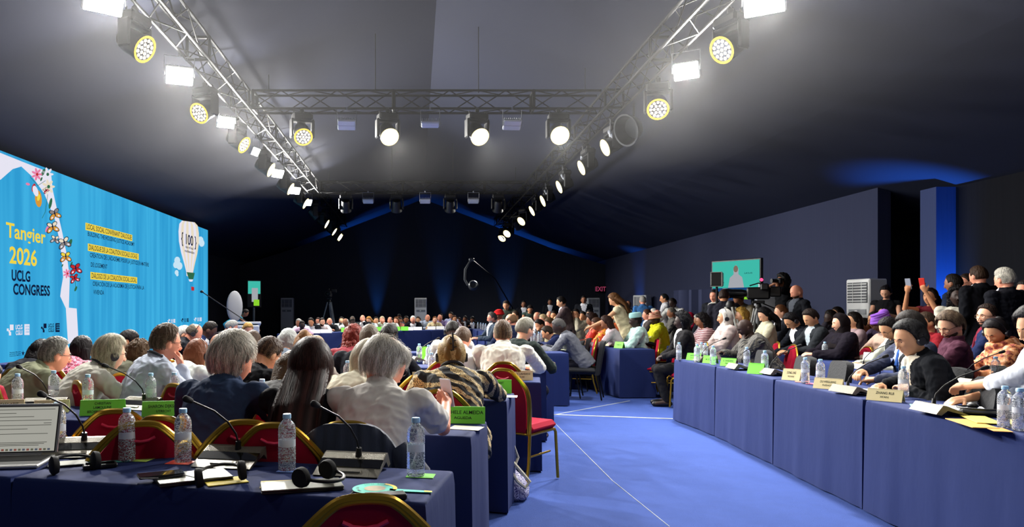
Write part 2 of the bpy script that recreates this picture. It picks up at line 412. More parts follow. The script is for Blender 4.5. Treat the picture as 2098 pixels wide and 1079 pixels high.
# black cowl (large dark dish) on the aisle-side truss
t = thing('light_cowl', 'big dark round cowl hanging from the aisle-side truss beyond the second gold-rimmed spotlight', 'light cowl', (3.78, 12.7, TZ - .17))
b = MB(); b.tube([(0, 0, 0), (0, 0, -.3)], .02, 8); b.obj('hanger', M_blackm, t)
b = MB(); b.lathe([(.06, -.1), (.2, 0), (.27, .16), (.28, .2), (.25, .2), (.18, .02)], 28, M=Matrix.Translation((0, 0, -.42)) @ Vector((-.75, -.4, -.3)).to_track_quat('Z', 'Y').to_matrix().to_4x4())
b.obj('dish', mat('cowl_grey', '#26272a', .4, .3), t)
# ------------------------------------------------------------------ LED floods
M_floodon = emis('flood_glow', '#fffdf2', 60); M_floodoff = mat('flood_face', '#d9dce0', .35); M_floodbody = mat('flood_body', '#b9bcc0', .4, .3)
def flood(label, top, aim, on, e=None, s=1.0, group=None):
    t = thing('led_floodlight', label, 'floodlight', top, 0, group); aim = Vector(aim).normalized()
    az = math.atan2(aim.y, aim.x) - math.pi / 2; M = Matrix.Rotation(az, 4, 'Z')
    b = MB(); b.tube([(-.17 * s, 0, -.3), (-.17 * s, 0, -.02), (.17 * s, 0, -.02), (.17 * s, 0, -.3)], .008, 6, M=M); b.tube([(0, 0, -.02), (0, 0, .03)], .02, 6, M=M); b.obj('bracket', mat('bracket_steel', '#8a8c90', .4, .6), t)
    rot = Matrix.Translation((0, 0, -.3)) @ aim.to_track_quat('Z', 'Y').to_matrix().to_4x4() @ Matrix.Scale(s, 4)
    b = MB(); b.rbox((0, 0, -.03), (.32, .22, .05), .012, M=rot)
    for k in range(9): b.box((-.14 + k * .035, 0, -.075), (.008, .2, .05), M=rot)
    b.obj('housing', M_floodbody, t)
    b = MB()
    for k in (-1, 1): b.box((0, k * .052, -.002), (.29, .09, .012), M=rot)
    b.obj('led_face', M_floodon if on else M_floodoff, t)
    if on: lamp('AREA', 'flood_light', Vector((0, 0, -.3)) + aim * .06, aim, e or FLOOD_W, size=.2, sx=.3, parent=t)
    return t
fl = [(230, 2, (.35, -.5, -.6), 1.3, 'blinding white floodlight at the top edge above the first gold-rimmed spotlight, screen side'),
      (377, 155, (.25, -.65, -.5), 1.2, 'largest fully visible blinding white floodlight on the screen-side truss'),
      (475, 250, (.35, -.6, -.5), 1.0, 'blinding white floodlight beside the end of the nearer cross truss'),
      (532, 310, (.9, -.35, -.5), .8, 'thin sliver-shaped lit floodlight seen edge-on past the nearer cross truss'),
      (573, 355, (.6, -.6, -.5), 1.0, 'first and largest of three clustered small white floods'),
      (607, 390, (.5, -.6, -.5), 1.0, 'middle one of three clustered small white floods'),
      (633, 414, (.4, -.6, -.5), 1.0, 'last of three clustered small white floods before the farther cross truss')]
for px, py, aim, s, lab in fl:
    x, y = fx(px, py, 4.66); flood(lab, (LX - .02, y, TZ - .15), aim, True, s=s)
x, y = fx(1395, 145, 4.66); flood('blinding white floodlight on the aisle-side truss above a gold-rimmed spotlight', (RX2, y, TZ - .15), (-.45, -.7, -.5), True, s=1.1)
x, y = fx(1565, 3, 4.66); flood('blinding yellowish floodlight cut by the top edge, aisle side', (RX2, y, TZ - .15), (-.35, -.6, -.5), True, s=1.3)
for i, (y, lab) in enumerate(((13.9, 'beside the black cowl'), (16.2, 'next after the cowl'), (18.4, 'midway between the cross trusses'), (20.8, 'nearest before the farther cross truss'))):
    flood('switched-off floodlight seen from behind on the aisle-side truss, ' + lab, (RX2 - .05, y, TZ - .15), (-.8, .2, -.5), False, s=.9)
for i, px in enumerate((712, 881, 1047)):
    flood('unlit pale floodlight under the nearer cross truss, ' + ('between the first two spotlights from the screen', 'in the middle', 'between the last two spotlights')[i], ((px - CX) * 13.2 / F, 13.03, TZ - .17), (0.05, -.55, -.75) if i != 1 else (0, -.12, -.99), False, s=1.0)
for i, px in enumerate((755, 871, 969)):
    flood('unlit pale floodlight under the farther cross truss, ' + ('between the first two spotlights from the screen', 'in the middle', 'between the last two spotlights')[i], ((px - CX) * 22.4 / F, 22.2, TZ - .17), (0, -.35, -.9), False, s=1.0)
# unseen fill floods added above the frame to brighten the near rows
for x, y, l in ((LX, 5.2, 'screen side, ahead of the camera'), (LX, 1.2, 'screen side, beside the camera'), (RX2, 5.0, 'aisle side, ahead of the camera'), (RX2, 1.0, 'aisle side, beside the camera')):
    flood('added unseen fill floodlight on the truss above the top edge, ' + l, (x, y, TZ - .15), (-math.copysign(.5, x), .15, -.75), True, e=FILL_W * (.12 if x < 0 else 1))
# ------------------------------------------------------------------ blue uplights
M_bluelens = emis('blue_lens', '#2060ff', 8)
def uplight(label, x, y, e=None, aim=(0, .12, 1), ang=46):
    t = thing('uplight', label, 'uplight', (x, y, 0))
    b = MB(); b.lathe([(.1, 0), (.1, .04), (.085, .05), (.085, .17), (.1, .18)], 16); b.obj('can', M_black, t)
    b = MB(); b.lathe([(.001, .175), (.085, .175)], 16, cap=False); b.obj('lens', M_bluelens, t)
    lamp('SPOT', 'blue_beam', (0, 0, .22), aim, e or BLUE_W, (.03, .25, 1), .05, ang, 1, t)
uplight('blue uplight at the back wall, nearest to the screen', -1.8, 33.72, BLUE_W * 1.6, (0, .03, 1), 30)
uplight('blue uplight at the back wall beside the middle air conditioner', 1.3, 33.72, BLUE_W * 1.6, (0, .03, 1), 30)
uplight('blue uplight at the back wall behind the standing man in green', 4.2, 33.72, BLUE_W * 1.6, (0, .03, 1), 30)
uplight('blue uplight in the corner of back wall and side wall', 8.55, 28.6, BLUE_W * 2.5, (.25, .1, 1))
uplight('blue uplight at the foot of the entrance column', 9.1, 12.3, BLUE_W * 6, (.02, .25, 1))
for x, sx in ((-2.2, 3.4), (2.9, 3.4), (5.6, 2.2)):
    t = thing('blue_batten', 'blue light batten behind the back wall, ' + {-2.2: 'screen side', 2.9: 'past the ridge', 5.6: 'towards the side wall'}[x], 'batten light', (x, 35.3, roof_z(x) - 1.6))
    b = MB(); b.rbox((0, 0, 0), (.9, .1, .08), .01); b.tube([(0, 0, 0), (0, 0, -(roof_z(x) - 1.6))], .02, 6); b.obj('bar', M_black, t)
    b = MB(); b.box((0, 0, .045), (.86, .06, .01)); b.obj('lens', M_bluelens, t)
    lamp('AREA', 'blue_wash', (0, 0, .07), (0, 0, 1), BLUE_W * .16, (.03, .25, 1), .1, parent=t, sx=sx)
# ================================================================== big screen
SX = -6.7
def S(px, py): 
    Y = -SX * F / (CX - px); return (Y, HC - (py - HY) * Y / F)
sY0, sY1, sZ0, sZ1 = 10.0, 23.55, .30, 3.92
scr = thing('led_screen', 'huge sky-blue LED screen with congress title along the side of the hall', 'screen', (SX, 0, 0))
SM = Matrix(((0, 0, 1, 0), (1, 0, 0, 0), (0, 1, 0, 0), (0, 0, 0, 1)))      # local xy of the picture -> YZ of the hall
b = MB(); b.box((-.11, (sY0 + sY1) / 2, (sZ0 + sZ1) / 2), (.2, sY1 - sY0, sZ1 - sZ0)); b.obj('cabinet', M_black, scr, smooth=False)
for k in range(7):
    b = MB(); y = sY0 + .3 + k * (sY1 - sY0 - .6) / 6; b.tube([(-.5, y, 0), (-.12, y, 2.6)], .025, 6); b.tube([(-.3, y, 0), (-.2, y, sZ1)], .025, 6); b.obj('support', M_blackm, scr)
def screen_mat():
    m = bpy.data.materials.new('screen_blue'); m.use_nodes = True; nt = m.node_tree; nt.nodes.clear()
    e = nt.nodes.new('ShaderNodeEmission'); o = nt.nodes.new('ShaderNodeOutputMaterial'); nt.links.new(e.outputs[0], o.inputs[0])
    tc = nt.nodes.new('ShaderNodeTexCoord'); mp = nt.nodes.new('ShaderNodeMapping'); mp.inputs['Scale'].default_value = (1, 1.3, .06)
    n = nt.nodes.new('ShaderNodeTexNoise'); n.inputs['Scale'].default_value = 2.2; n.inputs['Detail'].default_value = 2
    r = nt.nodes.new('ShaderNodeValToRGB'); r.color_ramp.elements[0].position = .38; r.color_ramp.elements[0].color = lin('#2f9bd2'); r.color_ramp.elements[1].position = .6; r.color_ramp.elements[1].color = lin('#3fb0e2')
    nt.links.new(tc.outputs['Object'], mp.inputs[0]); nt.links.new(mp.outputs[0], n.inputs['Vector']); nt.links.new(n.outputs[0], r.inputs[0]); nt.links.new(r.outputs[0], e.inputs[0]); e.inputs[1].default_value = 1.0
    return m
b = MB(); b.box((0, (sY0 + sY1) / 2, (sZ0 + sZ1) / 2), (.02, sY1 - sY0, sZ1 - sZ0)); b.obj('picture', screen_mat(), scr, smooth=False)
E_white = emis('screen_white', '#e6e4f2'); E_yel = emis('screen_yellow', '#f0d548'); E_ink = emis('screen_ink', '#101c3c'); E_blue = emis('screen_flat_blue', '#3aa8dc')
E_green = emis('screen_green', '#2f6a4a'); E_red = emis('screen_red', '#c02c30'); E_pink = emis('screen_pink', '#e880a8'); E_cream = emis('screen_cream', '#e8dcc4'); E_org = emis('screen_orange', '#d89838'); E_grey = emis('screen_grey', '#8a8480'); E_cloud = emis('screen_cloud', '#c8e4f4')
SMATS = [E_white, E_yel, E_ink, E_blue, E_green, E_red, E_pink, E_cream, E_org, E_grey, E_cloud]
Zm = lambda x, y: S(x / 2.249, 300 + y / 2.249)        # points read off a 2.249x enlargement
def poly(mb, pts, mi, z, zoom=True):
    q = [Zm(*p) if zoom else S(*p) for p in pts]
    n = len(q); mb.add([(y, zz, z) for y, zz in q], [tuple(range(n))], mi, SM)
def stext(mb, txt, x0, y0, x1, cap, mi, bold=.015, z=.02, zoom=True):
    a = Zm(x0, y0) if zoom else S(x0, y0); c = Zm(x1, y0) if zoom else S(x1, y0); d = Zm(x0, y0 - cap) if zoom else S(x0, y0 - cap)
    put_text(mb, txt, a[0], c[0], a[1], d[1] - a[1], z, mi, bold, SM)
b = MB()
def band(mb, outer, inner, mi, z):
    for i in range(len(outer) - 1): poly(mb, [outer[i], outer[i + 1], inner[i + 1], inner[i]], mi, z)
band(b, [(-120, -10), (0, 30), (120, 78), (232, 122), (240, 200), (262, 300), (285, 400), (305, 500), (318, 600), (312, 742)],
        [(-120, 190), (0, 152), (55, 104), (95, 92), (145, 138), (200, 215), (250, 335), (275, 450), (288, 600), (296, 720)], 0, .012)
poly(b, [(288, 600), (318, 600), (314, 742), (350, 746), (359, 905), (310, 908), (300, 745), (274, 690), (278, 655)], 0, .014)
b.obj('arch_graphic', SMATS, scr, smooth=False)
b = MB(); stext(b, 'Tangier', 22, 415, 205, 66, 1, .018); stext(b, '2026', 38, 535, 165, 74, 1, .022); b.obj('title_lettering', SMATS, scr, smooth=False)
b = MB(); stext(b, 'UCLG', 48, 616, 134, 48, 2, .03); stext(b, 'CONGRESS', 55, 680, 225, 48, 2, .03); b.obj('congress_lettering', SMATS, scr, smooth=False)
b = MB()
lines = [(1, 'LOCAL SOCIAL CONVENANT DIALOGUE:', 391, 350, 607, 34), (0, 'BUILDING THE HOUSING JUSTICE ACADEMY', 396, 386, 620, 30),
         (1, 'DIALOGUE DE LA COALITION SOCIALE LOCALE :', 402, 446, 637, 34), (0, "CRÉATION DE L'ACADÉMIE POUR LA JUSTICE EN MATIÈRE", 406, 484, 686, 30), (0, 'DE LOGEMENT', 410, 528, 494, 30),
         (1, 'DIÁLOGO DE LA COALICIÓN SOCIAL LOCAL:', 414, 577, 630, 34), (0, 'CREACIÓN DE LA ACADEMIA DE JUSTICIA PARA LA', 419, 616, 664, 30), (0, 'VIVIENDA', 422, 655, 479, 30)]
for hl, tx, x0, y0, x1, h in lines:
    a = Zm(x0, y0); c = Zm(x0, y0 + h); e = Zm(x1, y0)
    if hl: b.add([(a[0], c[1], .012), (e[0], c[1], .012), (e[0], a[1], .012), (a[0], a[1], .012)], [(0, 1, 2, 3)], 1, SM)
    stext(b, tx, x0 + 4, y0 + h * .83, x1 - 4, h * .66, 2, .012)
b.obj('topic_lettering', SMATS, scr, smooth=False)
# balloon
b = MB()
cx_, cy_ = 866, 425; pts = []
top = Zm(866, 345)
def bal(t0, t1, mi, z):
    out = []
    prof = [(0, 345, .62), (.1, 360, .9), (.25, 395, 1), (.42, 440, .98), (.6, 490, .8), (.78, 545, .5), (.92, 580, .33), (1, 600, .3)]
    L = []; Rr = []
    for t, y, wd in prof: L.append((cx_ + 6 * t + 47 * wd * t0, y + 4 * t0)); Rr.append((cx_ + 6 * t + 47 * wd * t1, y + 4 * t1))
    for i in range(len(L) - 1): poly(b, [L[i], L[i + 1], Rr[i + 1], Rr[i]], mi, z)
for k in range(8): bal(-1 + k * .25, -1 + (k + 1) * .25, 7 if k % 2 else 0, .012)
poly(b, [(857, 578), (895, 582), (888, 612), (868, 610)], 4, .016); poly(b, [(866, 612), (888, 612), (884, 622), (872, 622)], 0, .014)
poly(b, [(879, 645), (893, 647), (893, 664), (880, 663)], 5, .012)
stext(b, '{ 100 }', 832, 442, 902, 46, 2, .02); stext(b, 'days of local', 852, 466, 888, 11, 2, .02); stext(b, 'multilateralism', 848, 484, 893, 11, 2, .02)
for x, y, r in ((815, 525, 14), (808, 545, 12), (825, 550, 14), (812, 580, 9), (922, 432, 14), (928, 445, 13), (815, 590, 6)):
    poly(b, [(x + r * math.cos(a * .628), y + 1.3 * r * math.sin(a * .628)) for a in range(10)], 10, .011)
b.obj('balloon_graphic', SMATS, scr, smooth=False)
# logos
def logo(x, y, s, mi, bi):
    global b
    b = MB()
    q = lambda a, c, wd, h, m: poly(b, [(x + a * s, y + c * s), (x + (a + wd) * s, y + c * s), (x + (a + wd) * s, y + (c + h) * s), (x + a * s, y + (c + h) * s)], m, .012)
    q(0, 18, 9, 12, mi); q(14, 0, 17, 26, mi); q(8, 26, 8, 10, mi); q(10, 34, 10, 16, mi)
    stext(b, 'UCLG', x + 38 * s, y + 22 * s, x + 70 * s, 20 * s, mi, .03); stext(b, 'CGLU', x + 39 * s, y + 48 * s, x + 71 * s, 20 * s, mi, .03)
    q(81, -2, 24, 50, mi)
    for i, tx in enumerate(('LOCAL', 'SOCIAL', 'COVENANT')): stext(b, tx, x + 84 * s, y + (12 + i * 13) * s, x + 102 * s, 7 * s, bi, .02, z=.022)
    b.obj('organisation_mark', SMATS, scr, smooth=False)
logo(28, 820, 1.0, 0, 3); logo(186, 815, .82, 2, 3)
for x, mi in ((770, 0), (832, 2), (892, 0)): logo(x, 795 + (x - 770) * -.06, .34, mi, 3)
b = MB()
for i, tx in enumerate(('Association Marocaine', 'des Présidents des Conseils', 'Communaux (AMPCC)')): stext(b, tx, 38, 952 + i * 10 - i * 2, 90, 5.5, 2, .02)
for k in range(5):
    a = k * 1.2566; poly(b, [(103 + 9 * math.cos(a - 1.57), 952 + 15 * math.sin(a - 1.57)), (103 + 3 * math.cos(a - .9), 952 + 5 * math.sin(a - .9)), (103, 952), (103 + 3 * math.cos(a - 2.2), 952 + 5 * math.sin(a - 2.2))], 2, .012)
poly(b, [(128, 944), (140, 926), (152, 944), (140, 938)], 2, .012); stext(b, 'Kingdom', 128, 956, 152, 6, 2, .02); stext(b, 'of Morocco', 128, 965, 152, 5, 2, .02)
b.obj('lower_marks', SMATS, scr, smooth=False)
# butterflies and flowers
b = MB()
def blob(x, y, rx, ry, rot, mi, z, n=12, pet=0):
    ps = []
    for k in range(n):
        a = 2 * math.pi * k / n; r = 1 + pet * (1 if k % 2 else -1); u, v = rx * r * math.cos(a), ry * r * math.sin(a)
        ps.append((x + u * math.cos(rot) - v * math.sin(rot), y + u * math.sin(rot) + v * math.cos(rot)))
    poly(b, ps, mi, z)
def fly(x, y, s, rot, w1, w2):
    for sg in (-1, 1):
        for (a, o, rx, ry, m) in ((.7, 14, 16, 9, 2), (.7, 14, 13, 7, w1), (-.6, 11, 12, 8, 2), (-.6, 11, 9, 6, w2), (.7, 17, 5, 3, 0)):
            th = rot + sg * (1.57 - a); blob(x + o * s * math.cos(th), y + o * s * 1.2 * math.sin(th), rx * s, ry * s, th, m, .018 + (.002 if m == 2 else .004 if rx > 6 else .006))
    blob(x, y, 12 * s, 2.2 * s, rot, 2, .027)
def flower(x, y, r, mi, ci):
    for k in range(7): a = k * .9; blob(x + r * .6 * math.cos(a), y + r * .75 * math.sin(a), r * .5, r * .22, a, mi, .018)
    blob(x, y, r * .25, r * .3, 0, ci, .024)
flower(165, 128, 24, 6, 5); flower(214, 128, 26, 0, 4); flower(218, 185, 28, 7, 4); fly(205, 200, .6, 1.0, 5, 7)
blob(150, 190, 9, 20, .2, 5, .02); blob(172, 240, 16, 40, -.1, 8, .019); blob(158, 205, 12, 26, -.3, 0, .021); blob(172, 235, 7, 16, .2, 1, .023); blob(123, 173, 10, 6, .3, 6, .02)
blob(228, 262, 7, 26, .2, 4, .018); fly(246, 308, 1.2, 1.3, 8, 9); fly(236, 368, 1.25, 1.4, 8, 7); fly(248, 425, .9, 1.7, 9, 7); fly(290, 440, 1.25, 1.3, 9, 7); fly(297, 505, 1.15, 1.5, 8, 1)
fly(343, 560, 1.2, 1.4, 5, 5); fly(338, 605, .95, 1.3, 5, 5); flower(305, 585, 18, 6, 5)
for x, y, r, m in ((318, 445, 16, 4), (212, 380, 12, 6), (325, 540, 8, 4), (345, 655, 10, 4), (362, 610, 6, 4), (195, 118, 14, 4), (186, 150, 8, 4), (283, 548, 6, 4)): blob(x, y, r * .5, r * 1.3, .4, m, .018)
for (x0, y0, x1, y1) in ((135, 140, 170, 180), (170, 180, 216, 150), (216, 220, 205, 300), (205, 300, 190, 330), (343, 620, 345, 660)):
    d = math.hypot(x1 - x0, y1 - y0); nx, ny = -(y1 - y0) / d, (x1 - x0) / d; poly(b, [(x0 + nx, y0 + ny), (x1 + nx, y1 + ny), (x1 - nx, y1 - ny), (x0 - nx, y0 - ny)], 4, .016)
b.obj('floral_graphic', SMATS, scr, smooth=False)
# the light the screen itself gives is left to its emission; a dark plinth stands under it
b = MB(); b.box((SX - .2, (sY0 + sY1) / 2, .15), (.5, sY1 - sY0, .29)); tag(b.obj('screen_plinth', M_black, smooth=False), 'low black plinth under the huge blue LED screen', 'plinth')

# ================================================================== things round the walls
M_ac = mat('ac_white', '#dcdedd', .45); M_acd = mat('ac_dark', '#3c4046', .5)
def ac(label, x, y, rz, s=1.0):
    t = thing('air_conditioner', label, 'air conditioner', (x, y, 0), rz, 'floor standing air conditioners')
    b = MB(); b.rbox((0, .17, .95), (.55, .36, 1.9), .02); b.obj('cabinet', M_ac, t, auto=25)
    b = MB(); b.box((0, -.012, 1.66), (.46, .01, .36)); b.obj('outlet', M_acd, t, smooth=False)
    b = MB()
    for k in range(7): b.box((0, -.022, 1.51 + k * .05), (.45, .012, .016), M=None)
    for k in (-1, 1): b.box((k * .1, -.018, 1.66), (.008, .01, .35))
    b.obj('louvre', M_ac, t, smooth=False)
    b = MB(); b.box((0, -.014, 1.32), (.4, .01, .09)); b.box((-.02, -.022, 1.32), (.06, .006, .05), 1); b.obj('control_panel', [mat('ac_panel', '#8a8e92', .4), mat('ac_badge', '#e8e8e8', .4)], t, smooth=False)
    b = MB()
    for k in range(10): b.box((0, -.012, .15 + k * .045), (.42, .008, .018))
    b.obj('intake_grille', mat('ac_grey', '#9a9ea2', .5), t, smooth=False)
ac('white air conditioner beside the end of the grey-blue side wall near the standing women', 7.85, 13.0, R(-80))
ac('white air conditioner in the corner beside the blue-shirted man', 8.25, 27.0, R(-50))
ac('grey looking air conditioner at the back wall under the pink sign', 8.0, 32.9, R(0))
ac('air conditioner at the middle of the back wall between two blue glows', .22, 32.9, R(0))
ac('air conditioner at the back wall beside the screen monitor post', -5.8, 32.9, R(0))
# exit sign
t = thing('wall_sign', 'small pink lit sign on the back wall above an air conditioner', 'sign', (8.55, 33.86, 2.32)); t['category'] = 'sign'
b = MB(); b.rbox((0, .04, 0), (.55, .08, .3), .01); b.obj('sign_box', M_black, t)
b = MB(); put_text(b, 'EXIT', -.24, .24, -.09, .2, .003, 0, .02, Matrix.Rotation(R(90), 4, 'X')); b.obj('lettering', emis('sign_pink', '#9c3c5c', .8), t, smooth=False)
# side monitor near the screen (portrait view of a lit stand)
def monitor(label, x, y, z, rz, wd, h, lower=False):
    t = thing('monitor_on_stand', label, 'monitor', (x, y, 0), rz)
    b = MB(); b.rbox((0, .05, z), (wd + .06, .07, h + .06), .01); b.obj('casing', M_black, t)
    b = MB(); b.box((0, .01, z), (wd, .006, h), 0)
    XZ = Matrix.Rotation(R(90), 4, 'X')
    # a head and shoulders seen on the picture
    sil = [(-.17, -.5), (-.13, -.12), (-.05, .0), (-.055, .2), (0, .36), (.055, .2), (.05, .0), (.13, -.12), (.17, -.5)]
    b.add([(px * wd + .02, .004, z + py * h) for px, py in sil], [tuple(range(9))[::-1]], 1)
    b.add([(px * .05 + .02, -.002, z + h * .2 + py * h * .13) for px, py in [(math.cos(a * .7), math.sin(a * .7)) for a in range(9)]], [tuple(range(9))], 2)
    b.box((-.35 * wd, .003, z - .3 * h), (.22 * wd, .003, .05 * h), 3)
    put_text(b, 'UCLG', .2 * wd, .36 * wd, z * 0, .05 * h, .0, 3, .02, Matrix.Translation((0, 0, z)) @ XZ); 
    if lower:
        b.box((-.42 * wd, .004, z - .62 * h), (.1 * wd, .004, .2 * h), 1)
    b.obj('picture', [emis('monitor_teal', '#3fb9a8'), emis('monitor_white', '#b4b8c0', .8), emis('monitor_face', '#8c7468', .8), emis('monitor_ink', '#1c4850')], t, smooth=False)
    b = MB(); b.tube([(-.3, .1, 0), (-.3, .1, z - .2)], .03, 8); b.tube([(.3, .1, 0), (.3, .1, z - .2)], .03, 8); b.tube([(-.3, .1, z - .2), (.3, .1, z - .2)], .03, 8); b.rbox((0, .1, .03), (.9, .6, .05), .01); b.obj('stand', M_blackm, t)
    if lower:
        b = MB(); b.box((0, -.02, z - h * .72), (wd * .9, .04, h * .42), 0); b.box((-.18 * wd, -.045, z - h * .72), (.1 * wd, .01, .4 * h), 1); b.box((.17 * wd, -.045, z - h * .86), (.34 * wd, .01, .16 * h), 2)
        b.obj('lower_picture', [emis('monitor_blue', '#1c4a86', .8), emis('monitor_white', '#b4b8c0', .8), emis('monitor_lime', '#8ad030')], t, smooth=False)
    return t
monitor('large teal monitor showing a white-clad speaker, behind the television camera', 5.97, 13.7, 2.02, R(-60), 1.0, .5, True)
t = thing('monitor_on_stand', 'tall narrow teal monitor on a post near the far edge of the blue screen', 'monitor', (-5.85, 26.5, 0), R(20))
b = MB(); b.rbox((0, .05, 1.95), (.5, .07, 1.0), .01); b.obj('casing', M_black, t)
b = MB(); b.box((0, 0, 2.17), (.44, .006, .46), 0); b.box((.02, -.004, 1.9), (.22, .006, .5), 1); b.box((.08, -.008, 1.62), (.2, .006, .22), 2)
b.obj('picture', [emis('monitor_teal', '#3fb9a8'), emis('monitor_white', '#b4b8c0', .8), emis('monitor_lime', '#8ad030')], t, smooth=False)
b = MB(); b.tube([(0, .1, 0), (0, .1, 1.9)], .04, 8); b.rbox((0, .1, .03), (.7, .5, .05), .01); b.obj('stand', mat('stand_grey', '#7c7e80', .5, .4), t)
# small dark loudspeaker with pale frame
t = thing('loudspeaker', 'small black loudspeaker with a pale edge beside the large teal monitor', 'loudspeaker', (5.33, 13.0, 0), R(-30))
b = MB(); b.rbox((0, .12, 1.9), (.2, .2, .26), .02); b.obj('cabinet', M_black, t)
b = MB(); b.box((.092, .017, 1.9), (.016, .01, .26)); b.box((0, .017, 1.775), (.2, .01, .01)); b.box((0, .017, 2.025), (.2, .01, .01)); b.obj('edge_frame', mat('pale_edge', '#9c9a92', .5), t, smooth=False)
b = MB(); b.tube([(0, .1, 0), (0, .1, 1.78)], .02, 8)
for a in (0, 2.1, 4.2): b.tube([(0, .1, .7), (.45 * math.cos(a), .1 + .45 * math.sin(a), 0.01)], .014, 6)
b.obj('tripod', M_blackm, t)
# television camera on pedestal tripod
def tripod_mb(b, h, spread, r=.016, n=3, ph=.3):
    for k in range(n):
        a = ph + k * 2 * math.pi / n; c, s_ = math.cos(a), math.sin(a)
        for o in (-.035, .035):
            b.tube([(c * .07 - s_ * o, s_ * .07 + c * o, h), (c * spread - s_ * o * .4, s_ * spread + c * o * .4, .03)], r, 6)
        b.tube([(c * spread * .55, s_ * spread * .55, h * .48), (0, 0, h * .42)], r * .6, 5)
def tvcam(label, x, y, rz, h=1.45, red=True, s=1.0, steel='#a8aaa8'):
    t = thing('television_camera', label, 'video camera', (x, y, 0), rz)
    b = MB(); tripod_mb(b, h, .5, .017); b.obj('tripod', mat('tripod_steel' + steel[1:3], steel, .4, .1), t)
    b = MB(); b.lathe([(.04, h - .06), (.06, h), (.06, h + .04), (.04, h + .1)], 16); b.rbox((0, 0, h + .13), (.14, .22, .06), .01); b.tube([(.05, -.08, h + .1), (.22, -.55, h - .12)], .012, 6); b.obj('head', M_black, t)
    b = MB(); b.rbox((0, 0, h + .3), (.16, .42, .24), .03); b.rbox((0, -.3, h + .33), (.13, .2, .2), .02); b.tube([(0, -.12, h + .44), (0, 0, h + .5), (0, .16, h + .45)], .014, 6); b.obj('body', M_black, t)
    b = MB(); MM = Matrix.Translation((0, .2, h + .3)) @ Matrix.Rotation(R(-90), 4, 'X'); b.lathe([(.06, 0), (.085, .1), (.09, .28), (.1, .34), (.1, .4), (.08, .4), (.05, .33)], 20, M=MM); b.obj('lens', mat('lens_black', '#101216', .2, .2), t)
    b = MB(); b.rbox((-.16, -.12, h + .42), (.2, .14, .13), .02); b.tube([(0, -.05, h + .4), (-.1, -.1, h + .42)], .012, 6); b.obj('viewfinder', M_black, t)
    if red:
        b = MB(); b.rbox((-.14, -.06, h + .56), (.1, .06, .06), .02); b.obj('tally_light', emis('tally_red', '#ff4070', 2.5), t)
        b = MB(); b.box((.2, .0, h + .45), (.09, .02, .12)); b.obj('monitor_screen', emis('small_white_screen', '#d8dce0', .9), t, smooth=False)
    return t
    return t
tvcam('large television camera with a red tally light on a steel tripod', 5.78, 12.35, R(62), 1.6).scale = (.86, .86, .86)
t = thing('camera_tripod', 'pale steel tripod with a wrapped white cloth beside the television camera', 'tripod', (5.2, 12.1, 0))
b = MB(); tripod_mb(b, 1.4, .4, .018, ph=.9); b.obj('leg_frame', mat('tripod_steelb0', '#b8bab4', .4, .1), t)
b = MB(); b.lathe([(.06, 1.36), (.08, 1.44), (.05, 1.5)], 12); b.obj('head', M_black, t)
tvcam('television camera standing before the back wall between the screen and the dais', -3.25, 27.5, R(180), 1.65, False)
# crane camera hanging in the air above the dais
t = thing('crane_camera', 'remote camera on a curved crane arm high above the far table', 'crane camera', (2.22, 30.0, 0))
b = MB(); b.tube([(2.1, 3.0, 0), (2.1, 3.0, 1.5)], .06, 8); tripod_mb(b, .01, .01); b.tube([(2.1, 3.0, 1.5), (1.2, 1.6, 2.7), (.1, 0, 3.4)], .028, 8); b.obj('crane_arm', mat('crane_dark', '#1c1c1e', .5, .3), t)
b = MB(); b.tube([(.12, 0, 3.4), (-.02, 0, 3.32), (-.2, 0, 3.02), (-.22, 0, 2.6), (-.1, 0, 2.38), (.05, 0, 2.35)], .045, 8); b.rbox((.06, 0, 3.42), (.22, .2, .12), .03); b.obj('curved_bracket', mat('crane_grey', '#5c5e61', .45, .3), t)
b = MB(); b.lathe([(.1, -.2), (.19, -.1), (.2, .1), (.15, .16), (.1, .1)], 18, M=Matrix.Translation((.12, -.1, 2.35)) @ Matrix.Rotation(R(75), 4, 'X')); b.rbox((.12, .15, 2.42), (.2, .3, .25), .03); b.obj('camera', mat('crane_mid', '#55575a', .4, .3), t)
# lectern at the far end beside the screen
t = thing('lectern', 'pale grey speaking desk with a long microphone beside the moderator', 'lectern', (-4.0, 17.0, 0), R(15))
b = MB(); b.rbox((0, 0, .5), (.7, .4, 1.0), .02); b.obj('body', mat('lectern_white', '#c4c8cc', .5), t)
b = MB(); b.rbox((0, -.03, 1.03), (.78, .5, .05), .01, M=Matrix.Rotation(R(-8), 4, 'X')); b.obj('desk_top', mat('lectern_white', '#c4c8cc', .5), t)
b = MB(); b.tube([(.1, .1, 1.06), (-.1, .05, 1.2), (-.9, -.1, 1.75)], .012, 6); b.ell((-.93, -.1, 1.77), (.04, .03, .03)); b.obj('microphone', M_black, t)
t = thing('umbrella_reflector', 'round pale photographic reflector standing at the far end of the blue screen', 'reflector', (-4.85, 19.6, 0), R(60))
b = MB(); b.ell((0, 0, 1.45), (.3, .05, .42), 20, 12); b.obj('disc', mat('reflector_grey', '#8e9094', .5), t)
b = MB(); b.tube([(0, .06, 0), (0, .06, 1.2)], .015, 6)
for a in (0.3, 2.4, 4.5): b.tube([(0, .06, .4), (.3 * math.cos(a), .06 + .3 * math.sin(a), 0.01)], .01, 5)
b.obj('stand', M_blackm, t)
